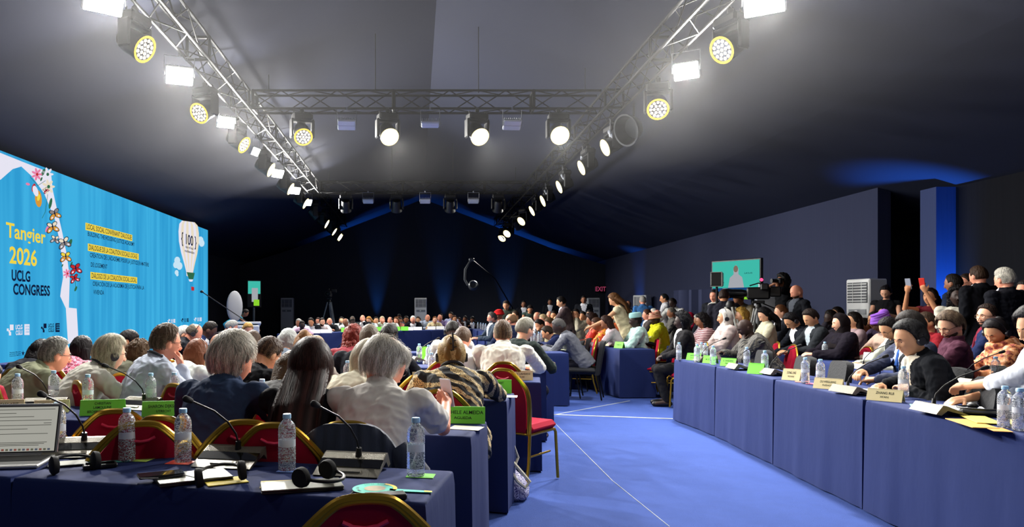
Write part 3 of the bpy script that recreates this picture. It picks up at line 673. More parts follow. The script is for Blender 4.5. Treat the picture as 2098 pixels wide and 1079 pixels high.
# grey equipment cases behind the cameras
b = MB(); b.rbox((0, 0, .8), (.7, .5, 1.6), .03); o = b.obj('equipment_case', mat('case_grey', '#8a8c92', .6, var=.2)); o.location = (6.55, 13.35, 0); o.rotation_euler = (0, 0, R(-20)); tag(o, 'tall grey case standing behind the television camera beside the photographer', 'case')
b = MB()
vs = [(x * .12, math.sin(x * 1.9) * .07, z) for x in range(16) for z in (0.02, 1.85)]
b.add(vs, [(2 * i, 2 * i + 2, 2 * i + 3, 2 * i + 1) for i in range(15)]); b.add([(x, y + .03, z) for x, y, z in vs], [(2 * i, 2 * i + 1, 2 * i + 3, 2 * i + 2) for i in range(15)])
o = b.obj('hanging_curtain', mat('navy_curtain', '#1c2340', .9)); o.location = (6.55, 18.6, 0); o.rotation_euler = (0, 0, R(-70)); tag(o, 'short dark navy curtain hanging on the side wall before the loudspeaker', 'curtain')
# ================================================================== tables under navy cloths
M_cloth = mat('navy_cloth', '#1f2c5a', .85, bump=(3.5, .25, (2, 2, .7)), spec=.2, var=.04)
M_wood = mat('table_wood', '#6a5238', .6)
TABLES = {}
def table(label, A, B, depth, key=None, h=.75, seed=0, group=None, flip=False):
    """A->B is the front edge on the side the skirt faces (aisle side); the table extends 'depth' to the left of A->B"""
    A = Vector((A[0], A[1])); B = Vector((B[0], B[1])); d = B - A; L = d.length; d.normalize(); rz = math.atan2(d.y, d.x)
    t = thing('conference_table', label, 'table', (A.x, A.y, 0), rz, group)
    rnd = random.Random(seed + int(L * 1000)); ph = [rnd.uniform(0, 6.28) for _ in range(6)]
    # cloth: rounded rectangle of points, skirt rows going down with slight folds
    per = []; r = .012
    def side(p, q):
        n = max(2, int(math.dist(p, q) / .04))
        for i in range(n): per.append((p[0] + (q[0] - p[0]) * i / n, p[1] + (q[1] - p[1]) * i / n))
    cs = [(0, 0), (L, 0), (L, depth), (0, depth)]
    for i in range(4): side(cs[i], cs[(i + 1) % 4])
    n = len(per); zs = [h, h - .004, h - .012, h - .05, h - .15, h - .3, h - .45, h - .6, .012]; outs = [-.012, -.003, 0, .004, .006, .008, .01, .012, .014]
    cx, cy = L / 2, depth / 2; V = []
    acc = 0
    for z, o in zip(zs, outs):
        for i, (x, y) in enumerate(per):
            k = (h - z) / h; nx = (-1 if x <= 1e-6 else 1 if x >= L - 1e-6 else 0); ny = (-1 if y <= 1e-6 else 1 if y >= depth - 1e-6 else 0)
            s_ = i * .04; wv = (math.sin(s_ * 6 + ph[0]) * .006 + math.sin(s_ * 17 + ph[1]) * .004 + math.sin(s_ * 31 + ph[2]) * .002) * k
            edge = 1 if not (nx and ny) else .2
            V.append((x + nx * (o + wv * edge), y + ny * (o + wv * edge), z))
    fs = [tuple(range(n))]
    for j in range(len(zs) - 1):
        for i in range(n): fs.append((j * n + i, (j + 1) * n + i, (j + 1) * n + (i + 1) % n, j * n + (i + 1) % n))
    b = MB(); b.add(V, fs); b.obj('tablecloth', M_cloth, t, auto=50)
    b = MB(); b.box((L / 2, depth / 2, h - .025), (L - .03, depth - .03, .03)); b.obj('tabletop', M_wood, t, smooth=False)
    for x in (.12, L - .12):
        for y in (.07, depth - .07):
            b = MB(); b.tube([(x, y, 0), (x, y, h - .04)], .014, 6); b.obj('leg', M_blackm, t)
    if key: TABLES[key] = t
    return t
# left block: rows running away from the screen side, the rows seen from behind; given by the corner at the aisle end
def row(name, far, near, slope, n, L=1.52, gapw=.012, labels=None, group=None):
    """far/near = aisle-end corners of the far and near long edges; the row goes on to -X with the given slope (dy per -dx)"""
    far = Vector(far); near = Vector(near); dep = (far - near).length
    d = Vector((-1, slope)).normalized(); nrm = Vector((slope, 1)).normalized(); c = near
    for i in range(n):
        A = c + d * (L + gapw) * i; B = A + d * L          # near edge from A (aisle) to B; table lies on the +Y side
        table(labels[i], (B.x, B.y), (A.x, A.y), dep, seed=i)
row('a', (.18, 2.73), (.03, 2.28), .24, 2, labels=['nearest navy-clothed table with phones, laptops and headsets on it', 'nearest-row navy table under the open laptop at the picture edge'])
row('b', (.43, 3.95), (.26, 3.47), .25, 3, labels=['navy table of the second row at its aisle end, green card on top', 'navy table of the second row below two long green name cards', 'navy table of the second row below the cream name cards, screen side'])
row('c', (.74, 5.3), (.60, 4.85), .25, 4, labels=['navy table of the third row with the three-line green card at its aisle end', 'third-row navy table hidden behind the white-shirted man', 'third-row navy table before the light-blue-shirted man', 'third-row navy table before the man in the beige jacket'])
row('d', (1.14, 6.57), (1.04, 6.1), .16, 4, labels=['navy table with the cream name card next to the empty red chair', 'fourth-row navy table, second from the aisle', 'fourth-row navy table, third from the aisle', 'fourth-row navy table, fourth from the aisle'])
row('e', (1.41, 7.98), (1.33, 7.5), .1, 4, labels=['navy table before the man in the white polo shirt', 'fifth-row navy table, second from the aisle', 'fifth-row navy table, third from the aisle', 'fifth-row navy table, fourth from the aisle'])
row('f', (1.75, 9.35), (1.66, 8.87), .04, 3, labels=['dark navy table behind the table of the white polo man, aisle end', 'dark navy table with bottles before the dais, second from the aisle', 'dark navy table before the dais, third from the aisle'])
row('g', (2.2, 10.75), (2.14, 10.27), .0, 2, labels=['dark navy table end just in front of the grey-suited reader', 'dark navy table hidden behind the white polo and green sweater men'])
table('navy table crowded with bottles between reader and dais side tables', (2.35, 14.9), (2.2, 12.5), .5, seed=4)
# right block: front row, skirt to the aisle (listed from the camera on)
fr = [(2.93, 3.50), (3.016, 4.93), (3.11, 6.36), (3.2, 7.82), (3.17, 9.0)]
lab = ['large front-row navy table nearest the camera with two bottles and yellow papers', 'front-row navy table under the cream card beside the writing man', 'front-row navy table with plain green card before empty black chairs', 'front-row navy table with green cards at the cross aisle']
for i in range(4):
    A, B = Vector(fr[i]), Vector(fr[i + 1]); d = (B - A).normalized(); A2 = A + d * .012; B2 = B - d * .03
    table(lab[i], B2, A2, .5, seed=10 + i)
lab = ['navy end table with a green card across the cross aisle', 'navy table beyond the end table, cream cards on it', 'navy table before the row of people in bright robes', 'farthest navy table of the long row past the cross aisle']
pts = [(3.12, 11.2), (3.0, 12.6), (3.02, 14.0), (3.08, 15.4), (3.15, 16.8)]
for i in range(4):
    A, B = Vector(pts[i]), Vector(pts[i + 1]); d = (B - A).normalized()
    table(lab[i], B - d * .02, A, .5 if i else .55, seed=20 + i)
# rows behind it on the right
lab = ['second-row navy table before the shawled woman', 'second-row navy table before the man in the plum shirt', 'second-row navy table behind the empty black chairs', 'second-row navy table in front of the suited men']
pts = [(4.42, 4.6), (4.52, 5.98), (4.66, 7.36), (4.8, 8.74), (4.98, 10.1)]
for i in range(4):
    A, B = Vector(pts[i]), Vector(pts[i + 1]); d = (B - A).normalized(); table(lab[i], B - d * .03, A, .5, seed=30 + i)
table('dark navy table before the bald man in the striped shawl', (4.25, 12.4), (4.3, 11.0), .5, seed=35)
table('navy table in the middle of the crowd before the turbaned people', (4.4, 15.3), (4.35, 13.6), .5, seed=36)
table('navy table of the third row before the man in blue jacket and glasses', (5.75, 8.2), (5.7, 6.6), .45, seed=37)
table('navy table of the third row before the long-haired woman in white', (5.9, 11.4), (5.85, 9.9), .45, seed=38)
# dais
dp = [(-3.05, 18.3), (-1.75, 20.1), (-.45, 21.05), (.95, 22.4), (2.1, 24.0)]
dp = [((px - CX) * 900 / (py - HY) / F, 900 / (py - HY)) for px, py in ((604, 684), (702, 680), (795, 677.5), (884, 676), (984, 673))]
lab = ['dais table nearest the screen with white name cards and a laptop', 'dais table with a long green name card behind the red-haired woman', 'dais table facing the camera at the centre', 'dais table with two white name cards near the corner']
for i in range(4):
    A, B = Vector(dp[i]), Vector(dp[i + 1]); d = (B - A).normalized(); table(lab[i], A, B - d * .03, .6, seed=40 + i)
lab = ['flower-covered far side table, farthest of its row', 'flower-covered far side table, middle of its row', 'flower-covered side table ending in a dark corner before the grey-bearded man']
for i, (y0, y1) in enumerate(((23.9, 21.4), (21.37, 18.9), (18.87, 16.4))): table(lab[i], (1.82, y0), (1.78, y1), .6, seed=50 + i)

# ================================================================== chairs
M_gold = mat('gold_frame', '#b58f2e', .28, .85); M_redf = mat('crimson_fabric', '#98122c', .85, spec=.1); M_bf = mat('black_fabric', '#1e1f22', .8, bump=(60, .2), spec=.3)
SHOULDER = [(-.185, .40), (-.205, .55), (-.212, .68), (-.198, .755), (-.155, .81), (-.09, .875), (-.05, .898), (.05, .898), (.09, .875), (.155, .81), (.198, .755), (.212, .68), (.205, .55), (.185, .40)]
def chaikin(p):
    q = [p[0]]
    for a, b in zip(p, p[1:]): q += [(a[0] * .75 + b[0] * .25, a[1] * .75 + b[1] * .25), (a[0] * .25 + b[0] * .75, a[1] * .25 + b[1] * .75)]
    return q + [p[-1]]
SHOULDER = chaikin(chaikin(SHOULDER))
def back_y(z): return -.20 - (z - .42) * .16
def make_banquet():
    t = thing('banquet_chair', 'x', 'chair')
    b = MB(); b.rbox((0, 0, .445), (.42, .42, .07), .03); b.obj('seat', M_redf, t)
    ins = [(x * .86, .42 + (z - .40) * .94) for x, z in SHOULDER]
    b = MB(); n = len(ins)
    V = [(x, back_y(z) + .02, z) for x, z in ins] + [(x * .9, back_y(z) + .045, z - .01) for x, z in ins] + [(x, back_y(z) - .012, z) for x, z in ins]
    b.add(V, [tuple(range(n, 2 * n))[::-1]] + [(i, i + 1, n + i + 1, n + i) for i in range(n - 1)] + [(i + 1, i, 2 * n + i, 2 * n + i + 1) for i in range(n - 1)] + [tuple(range(2 * n, 3 * n)), (0, n, 2 * n - 1, n - 1), (0, n - 1, 3 * n - 1, 2 * n)])
    b.obj('backrest', M_redf, t, auto=30)
    b = MB(); b.tube([(x, back_y(z), z) for x, z in SHOULDER], .0125, 8); b.tube([(x * .93, back_y(z) - .006, .41 + (z - .4) * .965) for x, z in SHOULDER], .008, 6)
    b.tube([(-.185, back_y(.4), .41), (.185, back_y(.4), .41)], .01, 6); b.obj('back_frame', M_gold, t)
    b = MB(); b.tube([(-.055, back_y(.83) - .016, .842), (-.03, back_y(.83) - .018, .83), (0, back_y(.83) - .018, .826), (.03, back_y(.83) - .018, .83), (.055, back_y(.83) - .016, .842)], .006, 6); b.obj('grip', mat('grip_red', '#d83054', .5), t)
    b = MB(); b.tube([(-.19, -.2, .405), (.19, -.2, .405), (.19, .19, .405), (-.19, .19, .405)], .011, 6, closed=True); b.tube([(-.19, .12, .24), (-.19, -.2, .24)], .008, 6); b.tube([(.19, .12, .24), (.19, -.2, .24)], .008, 6); b.obj('seat_frame', M_gold, t)
    for sx in (-1, 1):
        b = MB(); b.tube([(sx * .19, .19, .405), (sx * .19, .215, .38), (sx * .2, .235, 0.01)], .0125, 8); b.obj('leg', M_gold, t)
        b = MB(); b.tube([(sx * .187, -.197, .42), (sx * .2, -.235, .2), (sx * .205, -.29, 0.01)], .0125, 8); b.obj('leg', M_gold, t)
    return t
def make_black():
    t = thing('conference_chair', 'x', 'chair')
    b = MB(); b.rbox((0, .02, .44), (.46, .46, .1), .04); b.obj('seat', M_bf, t)
    b = MB(); n = 12; V = []
    prof = [(-.215, .38), (-.225, .6), (-.228, .78), (-.215, .85), (-.18, .875), (0, .885), (.18, .875), (.215, .85), (.228, .78), (.225, .6), (.215, .38)]
    n = len(prof); cur = lambda x: .03 - .5 * x * x
    V = [(x, back_y(z) - cur(x) * .6 + .03, z) for x, z in prof] + [(x, back_y(z) - cur(x) * .6 - .03, z) for x, z in prof]
    b.add(V, [tuple(range(n))[::-1], tuple(range(n, 2 * n))] + [(i, i + 1, n + i + 1, n + i) for i in range(n - 1)] + [(n - 1, 0, n, 2 * n - 1)]); b.obj('backrest', M_bf, t, auto=60)
    for sx in (-1, 1):
        for sy, y1 in ((.2, .23), (-.2, -.27)):
            b = MB(); b.tube([(sx * .2, sy, .42), (sx * .21, y1, .01)], .012, 8); b.obj('leg', M_blackm, t)
    return t
BQ = Proto(make_banquet()); BC = Proto(make_black())
def chair(label, x, y, a, kind='red', group=None):
    x -= .22 * math.sin(R(a)); y += .22 * math.cos(R(a))
    """a = heading in degrees, 0 looks to +Y, 90 to -X"""
    return (BQ if kind == 'red' else BC).place((x, y, 0), R(a), label, group)
chair('empty red banquet chair with gold legs standing out in the aisle', .70, 5.63, -38)
chair('gold-framed red chair cut by the bottom edge with black straps on it', -.13, 1.82, 8)
chair('empty maroon chair with a raised gold arch in front of the open laptop', -1.72, 3.22, 14)
chair('empty maroon chair behind the tall gooseneck microphone', -1.36, 3.34, 10)
chair('empty maroon chair between two foreground bottles below the long green card', -1.12, 2.98, 20)
chair('empty maroon chair between the denim-shirted man and the long-haired woman', -.70, 3.02, 6)
def ch2(label, px, Y, a, kind='red', group=None): return chair(label, (px - CX) * Y / F, Y, a, kind, group)
ch2('empty red chair back between the white-shirted man and the patterned blouse', 862, 5.15, 8)
ch2('black empty chair nearest beside the writing man', 1712, 6.75, 78, 'black')
ch2('black empty chair behind the plain green card, middle of three', 1640, 7.4, 80, 'black')
ch2('black empty chair farthest of three behind the green cards', 1556, 8.6, 80, 'black')
ch2('black empty chair seen behind the bent speaker in the black suit', 2000, 4.6, 72, 'black')
ch2('nearer empty black chair standing at the dark cross aisle', 1185, 11.3, 72, 'black')
ch2('farther empty black chair standing at the dark cross aisle', 1200, 12.3, 72, 'black')
ch2('red empty chair at the cross aisle, nearer to the cyan-robed man', 1345, 11.5, 72)
ch2('red empty chair behind the black-suited listener at the cross aisle', 1382, 11.3, 72)
ch2('red chair back showing between the striped shawl and the white jacket', 1585, 10.3, 75)
ch2('red chair back behind the woman with the striped headwrap', 1322, 15.2, 78)
ch2('red chair back beyond the black-capped listener', 1432, 13.0, 78)
# jacket over the chair behind the white-shirted man
tj = thing('draped_jacket', 'dark blue jacket hung over the chair back behind the white-shirted man', 'jacket', (-.255, 3.204, 0), R(-4))
b = MB(); n = 40; V = []; fs = []
rows = []
for j in range(14):
    v = j / 13
    for i in range(n):
        u = i / (n - 1); x = (u - .5) * 2
        hw = .225 + .03 * v
        top = .92 - .19 * abs(x) ** 2.6 - .02 * math.cos(x * 3)
        z = top - v * (top - .3); fold = math.sin(x * 14 + 1.3 * math.sin(v * 3)) * .012 * (.3 + v) + math.sin(x * 31 + 2) * .004
        V.append((x * hw, back_y(z) - .03 - .05 * (1 - x * x) * min(1, v * 4) + fold, z))
for i in range(n):
    u = i / (n - 1); x = (u - .5) * 2; z = .92 - .19 * abs(x) ** 2.6 - .02 * math.cos(x * 3); V.append((x * .22, back_y(z) + .035, z - .005))
for i in range(n):
    u = i / (n - 1); x = (u - .5) * 2; V.append((x * .215, back_y(.5) + .05, .5))
for j in range(13):
    for i in range(n - 1): fs.append((j * n + i, j * n + i + 1, (j + 1) * n + i + 1, (j + 1) * n + i)[::-1])
for i in range(n - 1): fs.append((i, i + 1, 14 * n + i + 1, 14 * n + i)); fs.append((14 * n + i, 14 * n + i + 1, 15 * n + i + 1, 15 * n + i))
b.add(V, fs); b.obj('jacket_body', mat('jacket_navy', '#20283c', .8, bump=(4, .4, (6, 6, 1)), sheen=.2), tj, auto=80)
for sx in (-1, 1):
    b = MB(); b.tube([(sx * .2, -.25, .8), (sx * .27, -.27, .7), (sx * .3, -.3, .5), (sx * .29, -.3, .28)], [.05, .065, .06, .045], 12); b.obj('sleeve', mat('jacket_navy', '#20283c'), tj)
chair('chair carrying the hung dark blue jacket', -.27, 2.985, -4)

# ================================================================== table-top things
M_glass = mat('bottle_plastic', '#f4faff', .05, trans=1, ior=1.25)
def painted_glints(m):      # clear plastic with pale wavy bands painted in for light caught on its ribs
    nt = m.node_tree; b = nt.nodes['Principled BSDF']; o = nt.nodes['Material Output']
    d = nt.nodes.new('ShaderNodeBsdfPrincipled'); d.inputs['Base Color'].default_value = (.85, .9, .95, 1); d.inputs['Roughness'].default_value = .12
    n = nt.nodes.new('ShaderNodeTexWave'); n.bands_direction = 'Z'; n.inputs['Scale'].default_value = 24; n.inputs['Distortion'].default_value = 9; n.inputs['Detail'].default_value = 1; n.inputs['Detail Scale'].default_value = 5; tc = nt.nodes.new('ShaderNodeTexCoord'); nt.links.new(tc.outputs['Object'], n.inputs['Vector'])
    r = nt.nodes.new('ShaderNodeMapRange'); r.inputs[1].default_value = .55; r.inputs[2].default_value = .95; r.inputs[3].default_value = .10; r.inputs[4].default_value = .6; nt.links.new(n.outputs['Fac'], r.inputs[0])
    x = nt.nodes.new('ShaderNodeMixShader'); nt.links.new(r.outputs[0], x.inputs[0]); nt.links.new(b.outputs[0], x.inputs[1]); nt.links.new(d.outputs[0], x.inputs[2]); nt.links.new(x.outputs[0], o.inputs[0])
painted_glints(M_glass)
M_cap = mat('bottle_cap', '#9cc8ea', .4); M_label = mat('bottle_label', '#dfe6ee', .35, alpha=.75)
def make_bottle(fine=True):
    t = thing('water_bottle', 'x', 'bottle')
    n = 28 if fine else 12
    prof = [(.022, .003), (.03, 0), (.0325, .008), (.033, .02)]
    z = .02
    while z < .085: prof += [(.0318, z + .004), (.0335, z + .009)]; z += .011
    prof += [(.0315, z + .006), (.031, .118)]
    z = .118
    while z < .15: prof += [(.0335, z + .005), (.0322, z + .01)]; z += .011
    prof += [(.032, .16), (.0285, .172), (.021, .182), (.0135, .19), (.0132, .198)]
    b = MB(); b.lathe(prof if fine else [(.031, 0), (.033, .02), (.0325, .085), (.031, .1), (.0335, .13), (.032, .16), (.021, .182), (.0132, .198)], n); b.obj('shell', M_glass, t, auto=180)
    b = MB(); b.lathe([(.0155, .194), (.0155, .208), (.014, .211), (.001, .2115)], n); b.obj('cap', M_cap, t)
    if fine:
        b = MB(); b.lathe([(.0322, .09), (.0322, .117)], n, cap=False); b.obj('label', M_label, t)
    return t
BOT = Proto(make_bottle()); BOTS = Proto(make_bottle(False))
def bottle(label, px, pyb, fine=True, group='plastic water bottles on the tables', z=.75, Y=None):
    p = T(px, pyb) if Y is None else Vector(((px - CX) * Y / F, Y, .75))
    return (BOT if fine else BOTS).place((p.x, p.y, z + .001), random.random() * 6, label, group)
bl = [(118, 926, 'water bottle beside the open laptop screen'), (260, 944, 'water bottle standing on the yellow-green square card'), (375, 946, 'water bottle on the red square card'), (588, 963, 'water bottle on the pale blue square card'), (852, 975, 'water bottle on the bright green square card near the table corner'),
      (36, 836, 'water bottle between two cream cards behind the laptop'), (110, 826, 'water bottle before the beige-jacketed man'), (180, 838, 'water bottle just over the first long green card'), (309, 834, 'water bottle at the corner of the light-blue man\'s green card'), (357, 832, 'water bottle just behind the second long green card'),
      (537, 853, 'water bottle between the denim-shirted man and the long-haired woman'), (712, 795, 'water bottle between the long-haired woman and the pale shirt'),
      (1015, 768, 'small bottle with red mark behind the cream card by the empty red chair'), (884, 770, 'water bottle beside the blonde patterned-blouse woman'), (859, 741, 'bottle behind the cream card, nearer the dais table'), (878, 745, 'bottle beside the bright green folder before the dais'),
      (1391, 737, 'lone bottle at the far end of the front row'), (1428, 742, 'first bottle of the trio by the farthest green card'), (1437, 737, 'second bottle of the trio by the farthest green card'), (1445, 739, 'third bottle of the trio by the farthest green card'), (1461, 747, 'bottle standing before the second green card'),
      (1530, 752, 'bottle between the third green card and the plain green one'), (1567, 763, 'bottle behind the plain green card'), (1650, 785, 'farther one of two bottles beyond the small cream card'), (1681, 790, 'nearer one of two bottles beyond the small cream card'), (1851, 812, 'bottle in front of the black-suited speaker'),
      (2059, 875, 'farther one of the two big bottles at the picture edge'), (2090, 882, 'nearest big bottle cut by the picture edge'),
      (2040, 782, 'bottle before the shawled woman'), (1963, 770, 'bottle before the plum-shirted man'), (1690, 735, 'bottle before the woman in the black headscarf'), (1668, 722, 'bottle standing behind the pale card of the second row')]
for i, (x, y, l) in enumerate(bl):
    bottle(l, x, y)
rnd = random.Random(3)
cl = 'small bottle among the crowded bottles on the far tables'
for (x, y) in [(1214, 696), (1228, 697), (1236, 699), (1256, 704), (1170, 689), (1183, 690), (1196, 692), (1205, 694), (1104, 704), (1110, 700), (1096, 708), (1090, 702), (1118, 698), (1124, 694), (1147, 691), (1352, 697), (1362, 700), (1334, 700), (1418, 712), (1630, 715), (1640, 710), (1512, 703), (1502, 708),
               (985, 674), (990, 676), (995, 678), (979, 673), (1000, 682), (1004, 684), (612, 681), (626, 680), (970, 673), (643, 679), (681, 677), (720, 676), (846, 673), (953, 671)]:
    bottle(cl, x, y + rnd.uniform(-.5, .5), False, 'crowded bottles on the far tables')
for x, y in ((562, 684), (572, 684), (584, 684)): pass
# folded name cards
M_green = mat('green_card', '#74d63c', .6); M_cream = mat('cream_card', '#e6d6a0', .6); M_white = mat('white_card', '#dcdcdc', .6); M_ink = mat('card_ink', '#1a2416', .7)
CARDM = {'g': M_green, 'c': M_cream, 'w': M_white}
def card(label, px, pyb, wd, h, col, lines, rz=0, caps=None, Y=None, group=None, z=.752):
    """tent card; front bottom centre at the pixel; rz = heading of the front (0 faces the camera)"""
    p = T(px, pyb) if Y is None else Vector(((px - CX) * Y / F, Y, .75))
    t = thing('name_card', label, 'name card', (p.x, p.y, z), R(rz), group)
    dy = h * .42; sl = math.hypot(h, dy); th = .0015; b = MB()
    for s in (1, -1):
        V = [(-wd / 2, 0, 0), (wd / 2, 0, 0), (wd / 2, dy, h), (-wd / 2, dy, h)]
        if s < 0: V = [(x, 2 * dy - y, q) for x, y, q in V]
        V2 = [(x, y + th * 2 * s, q) for x, y, q in V]
        b.add(V + V2, [(0, 1, 2, 3), (7, 6, 5, 4), (0, 4, 5, 1), (1, 5, 6, 2), (2, 6, 7, 3), (3, 7, 4, 0)] if s > 0 else [(3, 2, 1, 0), (4, 5, 6, 7), (1, 5, 4, 0), (2, 6, 5, 1), (3, 7, 6, 2), (0, 4, 7, 3)])
    b.obj('folded_card', CARDM[col], t, smooth=False)
    if lines:
        b = MB(); ang = math.atan2(h, dy); M = Matrix.Rotation(ang, 4, 'X')
        k = len(lines)
        for i, (tx, w0) in enumerate(lines):
            hh = (caps or (.2 if k == 2 else .16)) * sl * (1 if i == 0 or k == 3 else .75); y = sl * (.56 - i * .3) if k == 2 else (sl * (.68 - i * .26) if k == 3 else sl * .42)
            put_text(b, tx, -wd * w0 / 2, wd * w0 / 2, y, hh, .0012, 0, .008, M)
        b.obj('lettering', M_ink, t, smooth=False)
    return t
card('green two-line name card at the aisle end of the second row', 948, 868, .235, .085, 'g', [('MICHELE ALMEIDA', .92), ('AGUEDA', .4)], -6, caps=.2)
card('three-line green name card beside the empty red chair', 1016, 806, .225, .095, 'g', [('GUNN MARIT', .5), ('HELGESEN', .42), ('TELEMARK', .36)], -6)
card('cream name card reading TOULOUSE on its second line', 1063, 779, .24, .08, 'c', [('DJILLALI LAHIANI', .8), ('TOULOUSE', .4)], -5)
card('cream name card partly behind the blonde woman in the patterned blouse', 985, 779, .22, .075, 'c', [('A. BERJOT', .6), ('CALAIS', .35)], -5)
card('cream name card between white-shirted man and patterned blouse', 856, 812, .22, .085, 'c', [('AUD HOVE', .7), ('AAS', .3)], -5)
card('cream name card on the fourth row behind a red chair', 868, 777, .2, .06, 'c', [('N. KALALA', .6)], -5)
card('long green name card with three lines of lettering, screen side', 209, 851, .24, .085, 'g', [('CHRISTIAN', .36), ('LAMOULINE', .4), ('BERCHEM-SAINTE-AGATHE', .66)], 14)
card('long green name card before the light-blue-shirted man', 335, 853, .235, .082, 'g', [('SHARON DIJKSMA', .72), ('UTRECHT', .34)], 14)
card('cream name card in front of the beige-jacketed man', 104, 846, .19, .072, 'c', [('KRISTOF AUDENAERT', .8), ('GENT', .25)], 14)
card('cream name card cut by the picture edge, screen side', 10, 848, .19, .078, 'c', [('MUSTAFA AZIZI', .7), ('SALE', .25)], 14)
card('small green card behind the bottle near the denim-shirted man', 640, 830, .2, .08, 'g', [], 10)
card('large cream name card before the black-suited speaker', 1810, 822, .21, .078, 'c', [('ZHANG RUI', .5), ("XI'AN", .24)], -52)
card('cream name card in front of the writing man', 1694, 797, .205, .08, 'c', [('DU WEIGUANG', .55), ('FUZHOU', .35)], -52)
card('small cream name card on the front table before the black chairs', 1619, 779, .15, .095, 'c', [('DONG LING', .5), ('WUHAN', .35)], -52)
card('plain green card on the front table', 1546, 766, .15, .1, 'g', [], -52)
card('green name card, third from the far end of the front row', 1490, 750, .17, .085, 'g', [('E. SANDRINI', .65), ('PRATO', .35)], -52)
card('green name card, second from the far end of the front row', 1452, 744, .16, .085, 'g', [('M. DIALLO', .55)], -52)
card('green name card at the far end of the front row', 1419, 738, .18, .085, 'g', [('JEAN MARC', .5), ('NANTES', .4)], -52)
card('green name card on the end table across the cross aisle', 1266, 713, .16, .1, 'g', [('S. MBAYE', .6)], -52)
for x, y, l in ((1242, 708, 'cream name card nearest of three on the far row'), (1227, 704, 'cream name card, middle of three on the far row'), (1212, 700, 'cream name card, farthest of three on the far row')): card(l, x, y, .13, .1, 'c', [('A. DIOP', .5)], -50)
card('white name card standing before the man in the grey jacket and glasses', 1781, 746, .15, .13, 'w', [('Y. SATO', .4)], -52)
card('pale yellow card on the second row before the headscarfed woman', 1660, 728, .15, .11, 'c', [], -52)
card('green card on the second row before the plum-shirted man', 1942, 768, .18, .1, 'g', [], -52)
card('cream card before the yellow-scarved woman', 1333, 702, .14, .12, 'c', [('K. TRAORE', .5)], -52)
for i, (x, y, wd, c, l) in enumerate(((644, 682.5, .3, 'w', 'white dais card nearest the screen'), (668, 682, .3, 'w', 'white dais card before the open laptop'), (710, 680, .3, 'g', 'long green dais card behind the red-haired woman'), (778, 678, .25, 'g', 'green dais card beside the headset-wearing dark-haired man'), (812, 677.5, .22, 'g', 'green dais card, fourth in line'), (829, 677, .22, 'g', 'green dais card, fifth in line'),
                                      (838, 676.5, .26, 'w', 'white dais card before the bowed man in the black suit'), (856, 676, .25, 'w', 'white dais card past the bowed man'), (884, 675, .25, 'w', 'white dais card, second from the corner'), (902, 674.5, .25, 'w', 'white dais card at the corner'))):
    card(l, x, y, wd, .10 if c == 'w' else .12, c, [], 0)
# delegate microphone units
M_unit = mat('unit_silver', '#6e6a5e', .35, .5, bump=(200, .1)); M_unitd = mat('unit_black_gloss', '#0c0c0c', .12); M_unitg = mat('unit_grille', '#8f8a7c', .5, .4, bump=(400, 1.0))
def make_unit(headed=True):
    t = thing('microphone_unit', 'x', 'microphone')
    wd = .21
    # folded plate: front low edge, rising to the ridge, down behind (side profile in y,z)
    prof = [(-.085, .004), (.035, .052), (.052, .055), (.085, .012), (.06, .006), (.03, .03), (.0, .022), (-.08, .0)]
    M = Matrix(((0, 0, 1, 0), (1, 0, 0, 0), (0, 1, 0, 0), (0, 0, 0, 1)))
    b = MB(); b.prism(prof, -wd / 2, wd / 2, M=M); b.obj('base', M_unit, t, auto=25)
    sl = math.atan2(.048, .12); q = lambda y: .004 + (y + .085) * .4 + .0018
    def strip(y0, y1, x0, x1, m, dz=0, name='x'):
        b = MB(); b.add([(x0, y0, q(y0) + dz), (x1, y0, q(y0) + dz), (x1, y1, q(y1) + dz), (x0, y1, q(y1) + dz)] + [(x0, y0, q(y0) - .002), (x1, y0, q(y0) - .002), (x1, y1, q(y1) - .002), (x0, y1, q(y1) - .002)], [(0, 1, 2, 3), (0, 4, 5, 1), (1, 5, 6, 2), (2, 6, 7, 3), (3, 7, 4, 0)]); return b.obj(name, m, t, smooth=False)
    strip(-.04, .0, -wd / 2 + .001, wd / 2 - .001, M_unitd, .0002, 'display')
    strip(.003, .034, -wd / 2 + .004, wd / 2 - .004, M_unitg, .0003, 'speaker_grille')
    strip(-.066, -.053, -.045, .045, M_unit, .002, 'talk_button')
    if headed:
        b = MB(); b.tube([(.015, .02, .045), (.018, .015, .075)], [.011, .009], 10); b.tube([(.018, .015, .07), (.012, .01, .1), (.0, -.025, .145), (-.02, -.085, .19), (-.05, -.145, .222), (-.058, -.165, .232)], .0034, 8); b.obj('gooseneck', M_black, t)
        b = MB(); b.caps((-.058, -.165, .232), (-.064, -.185, .24), .0085, .0115, 12); b.obj('microphone_head', mat('mic_foam', '#111113', .9), t)
    return t
UN = Proto(make_unit())
def unit(label, px, pyb, rz, group='delegate microphone units', Y=None):
    p = T(px, pyb) if Y is None else Vector(((px - CX) * Y / F, Y, .75)); return UN.place((p.x, p.y, .751), R(rz), label, group, scale=1.15)
unit('silver microphone unit with glinting plate before the gap between two red chairs', 474, 950, -12)
unit('silver microphone unit in front of the hung dark blue jacket', 722, 966, -12)
unit('dark microphone unit half covered by papers and a headset by the laptop', 160, 930, 8)
unit('microphone unit behind the cream card, screen side', 90, 838, 10)
unit('microphone unit behind the second-row green card', 285, 836, -20)
unit('microphone unit between pale shirt and long-haired woman', 770, 806, -20)
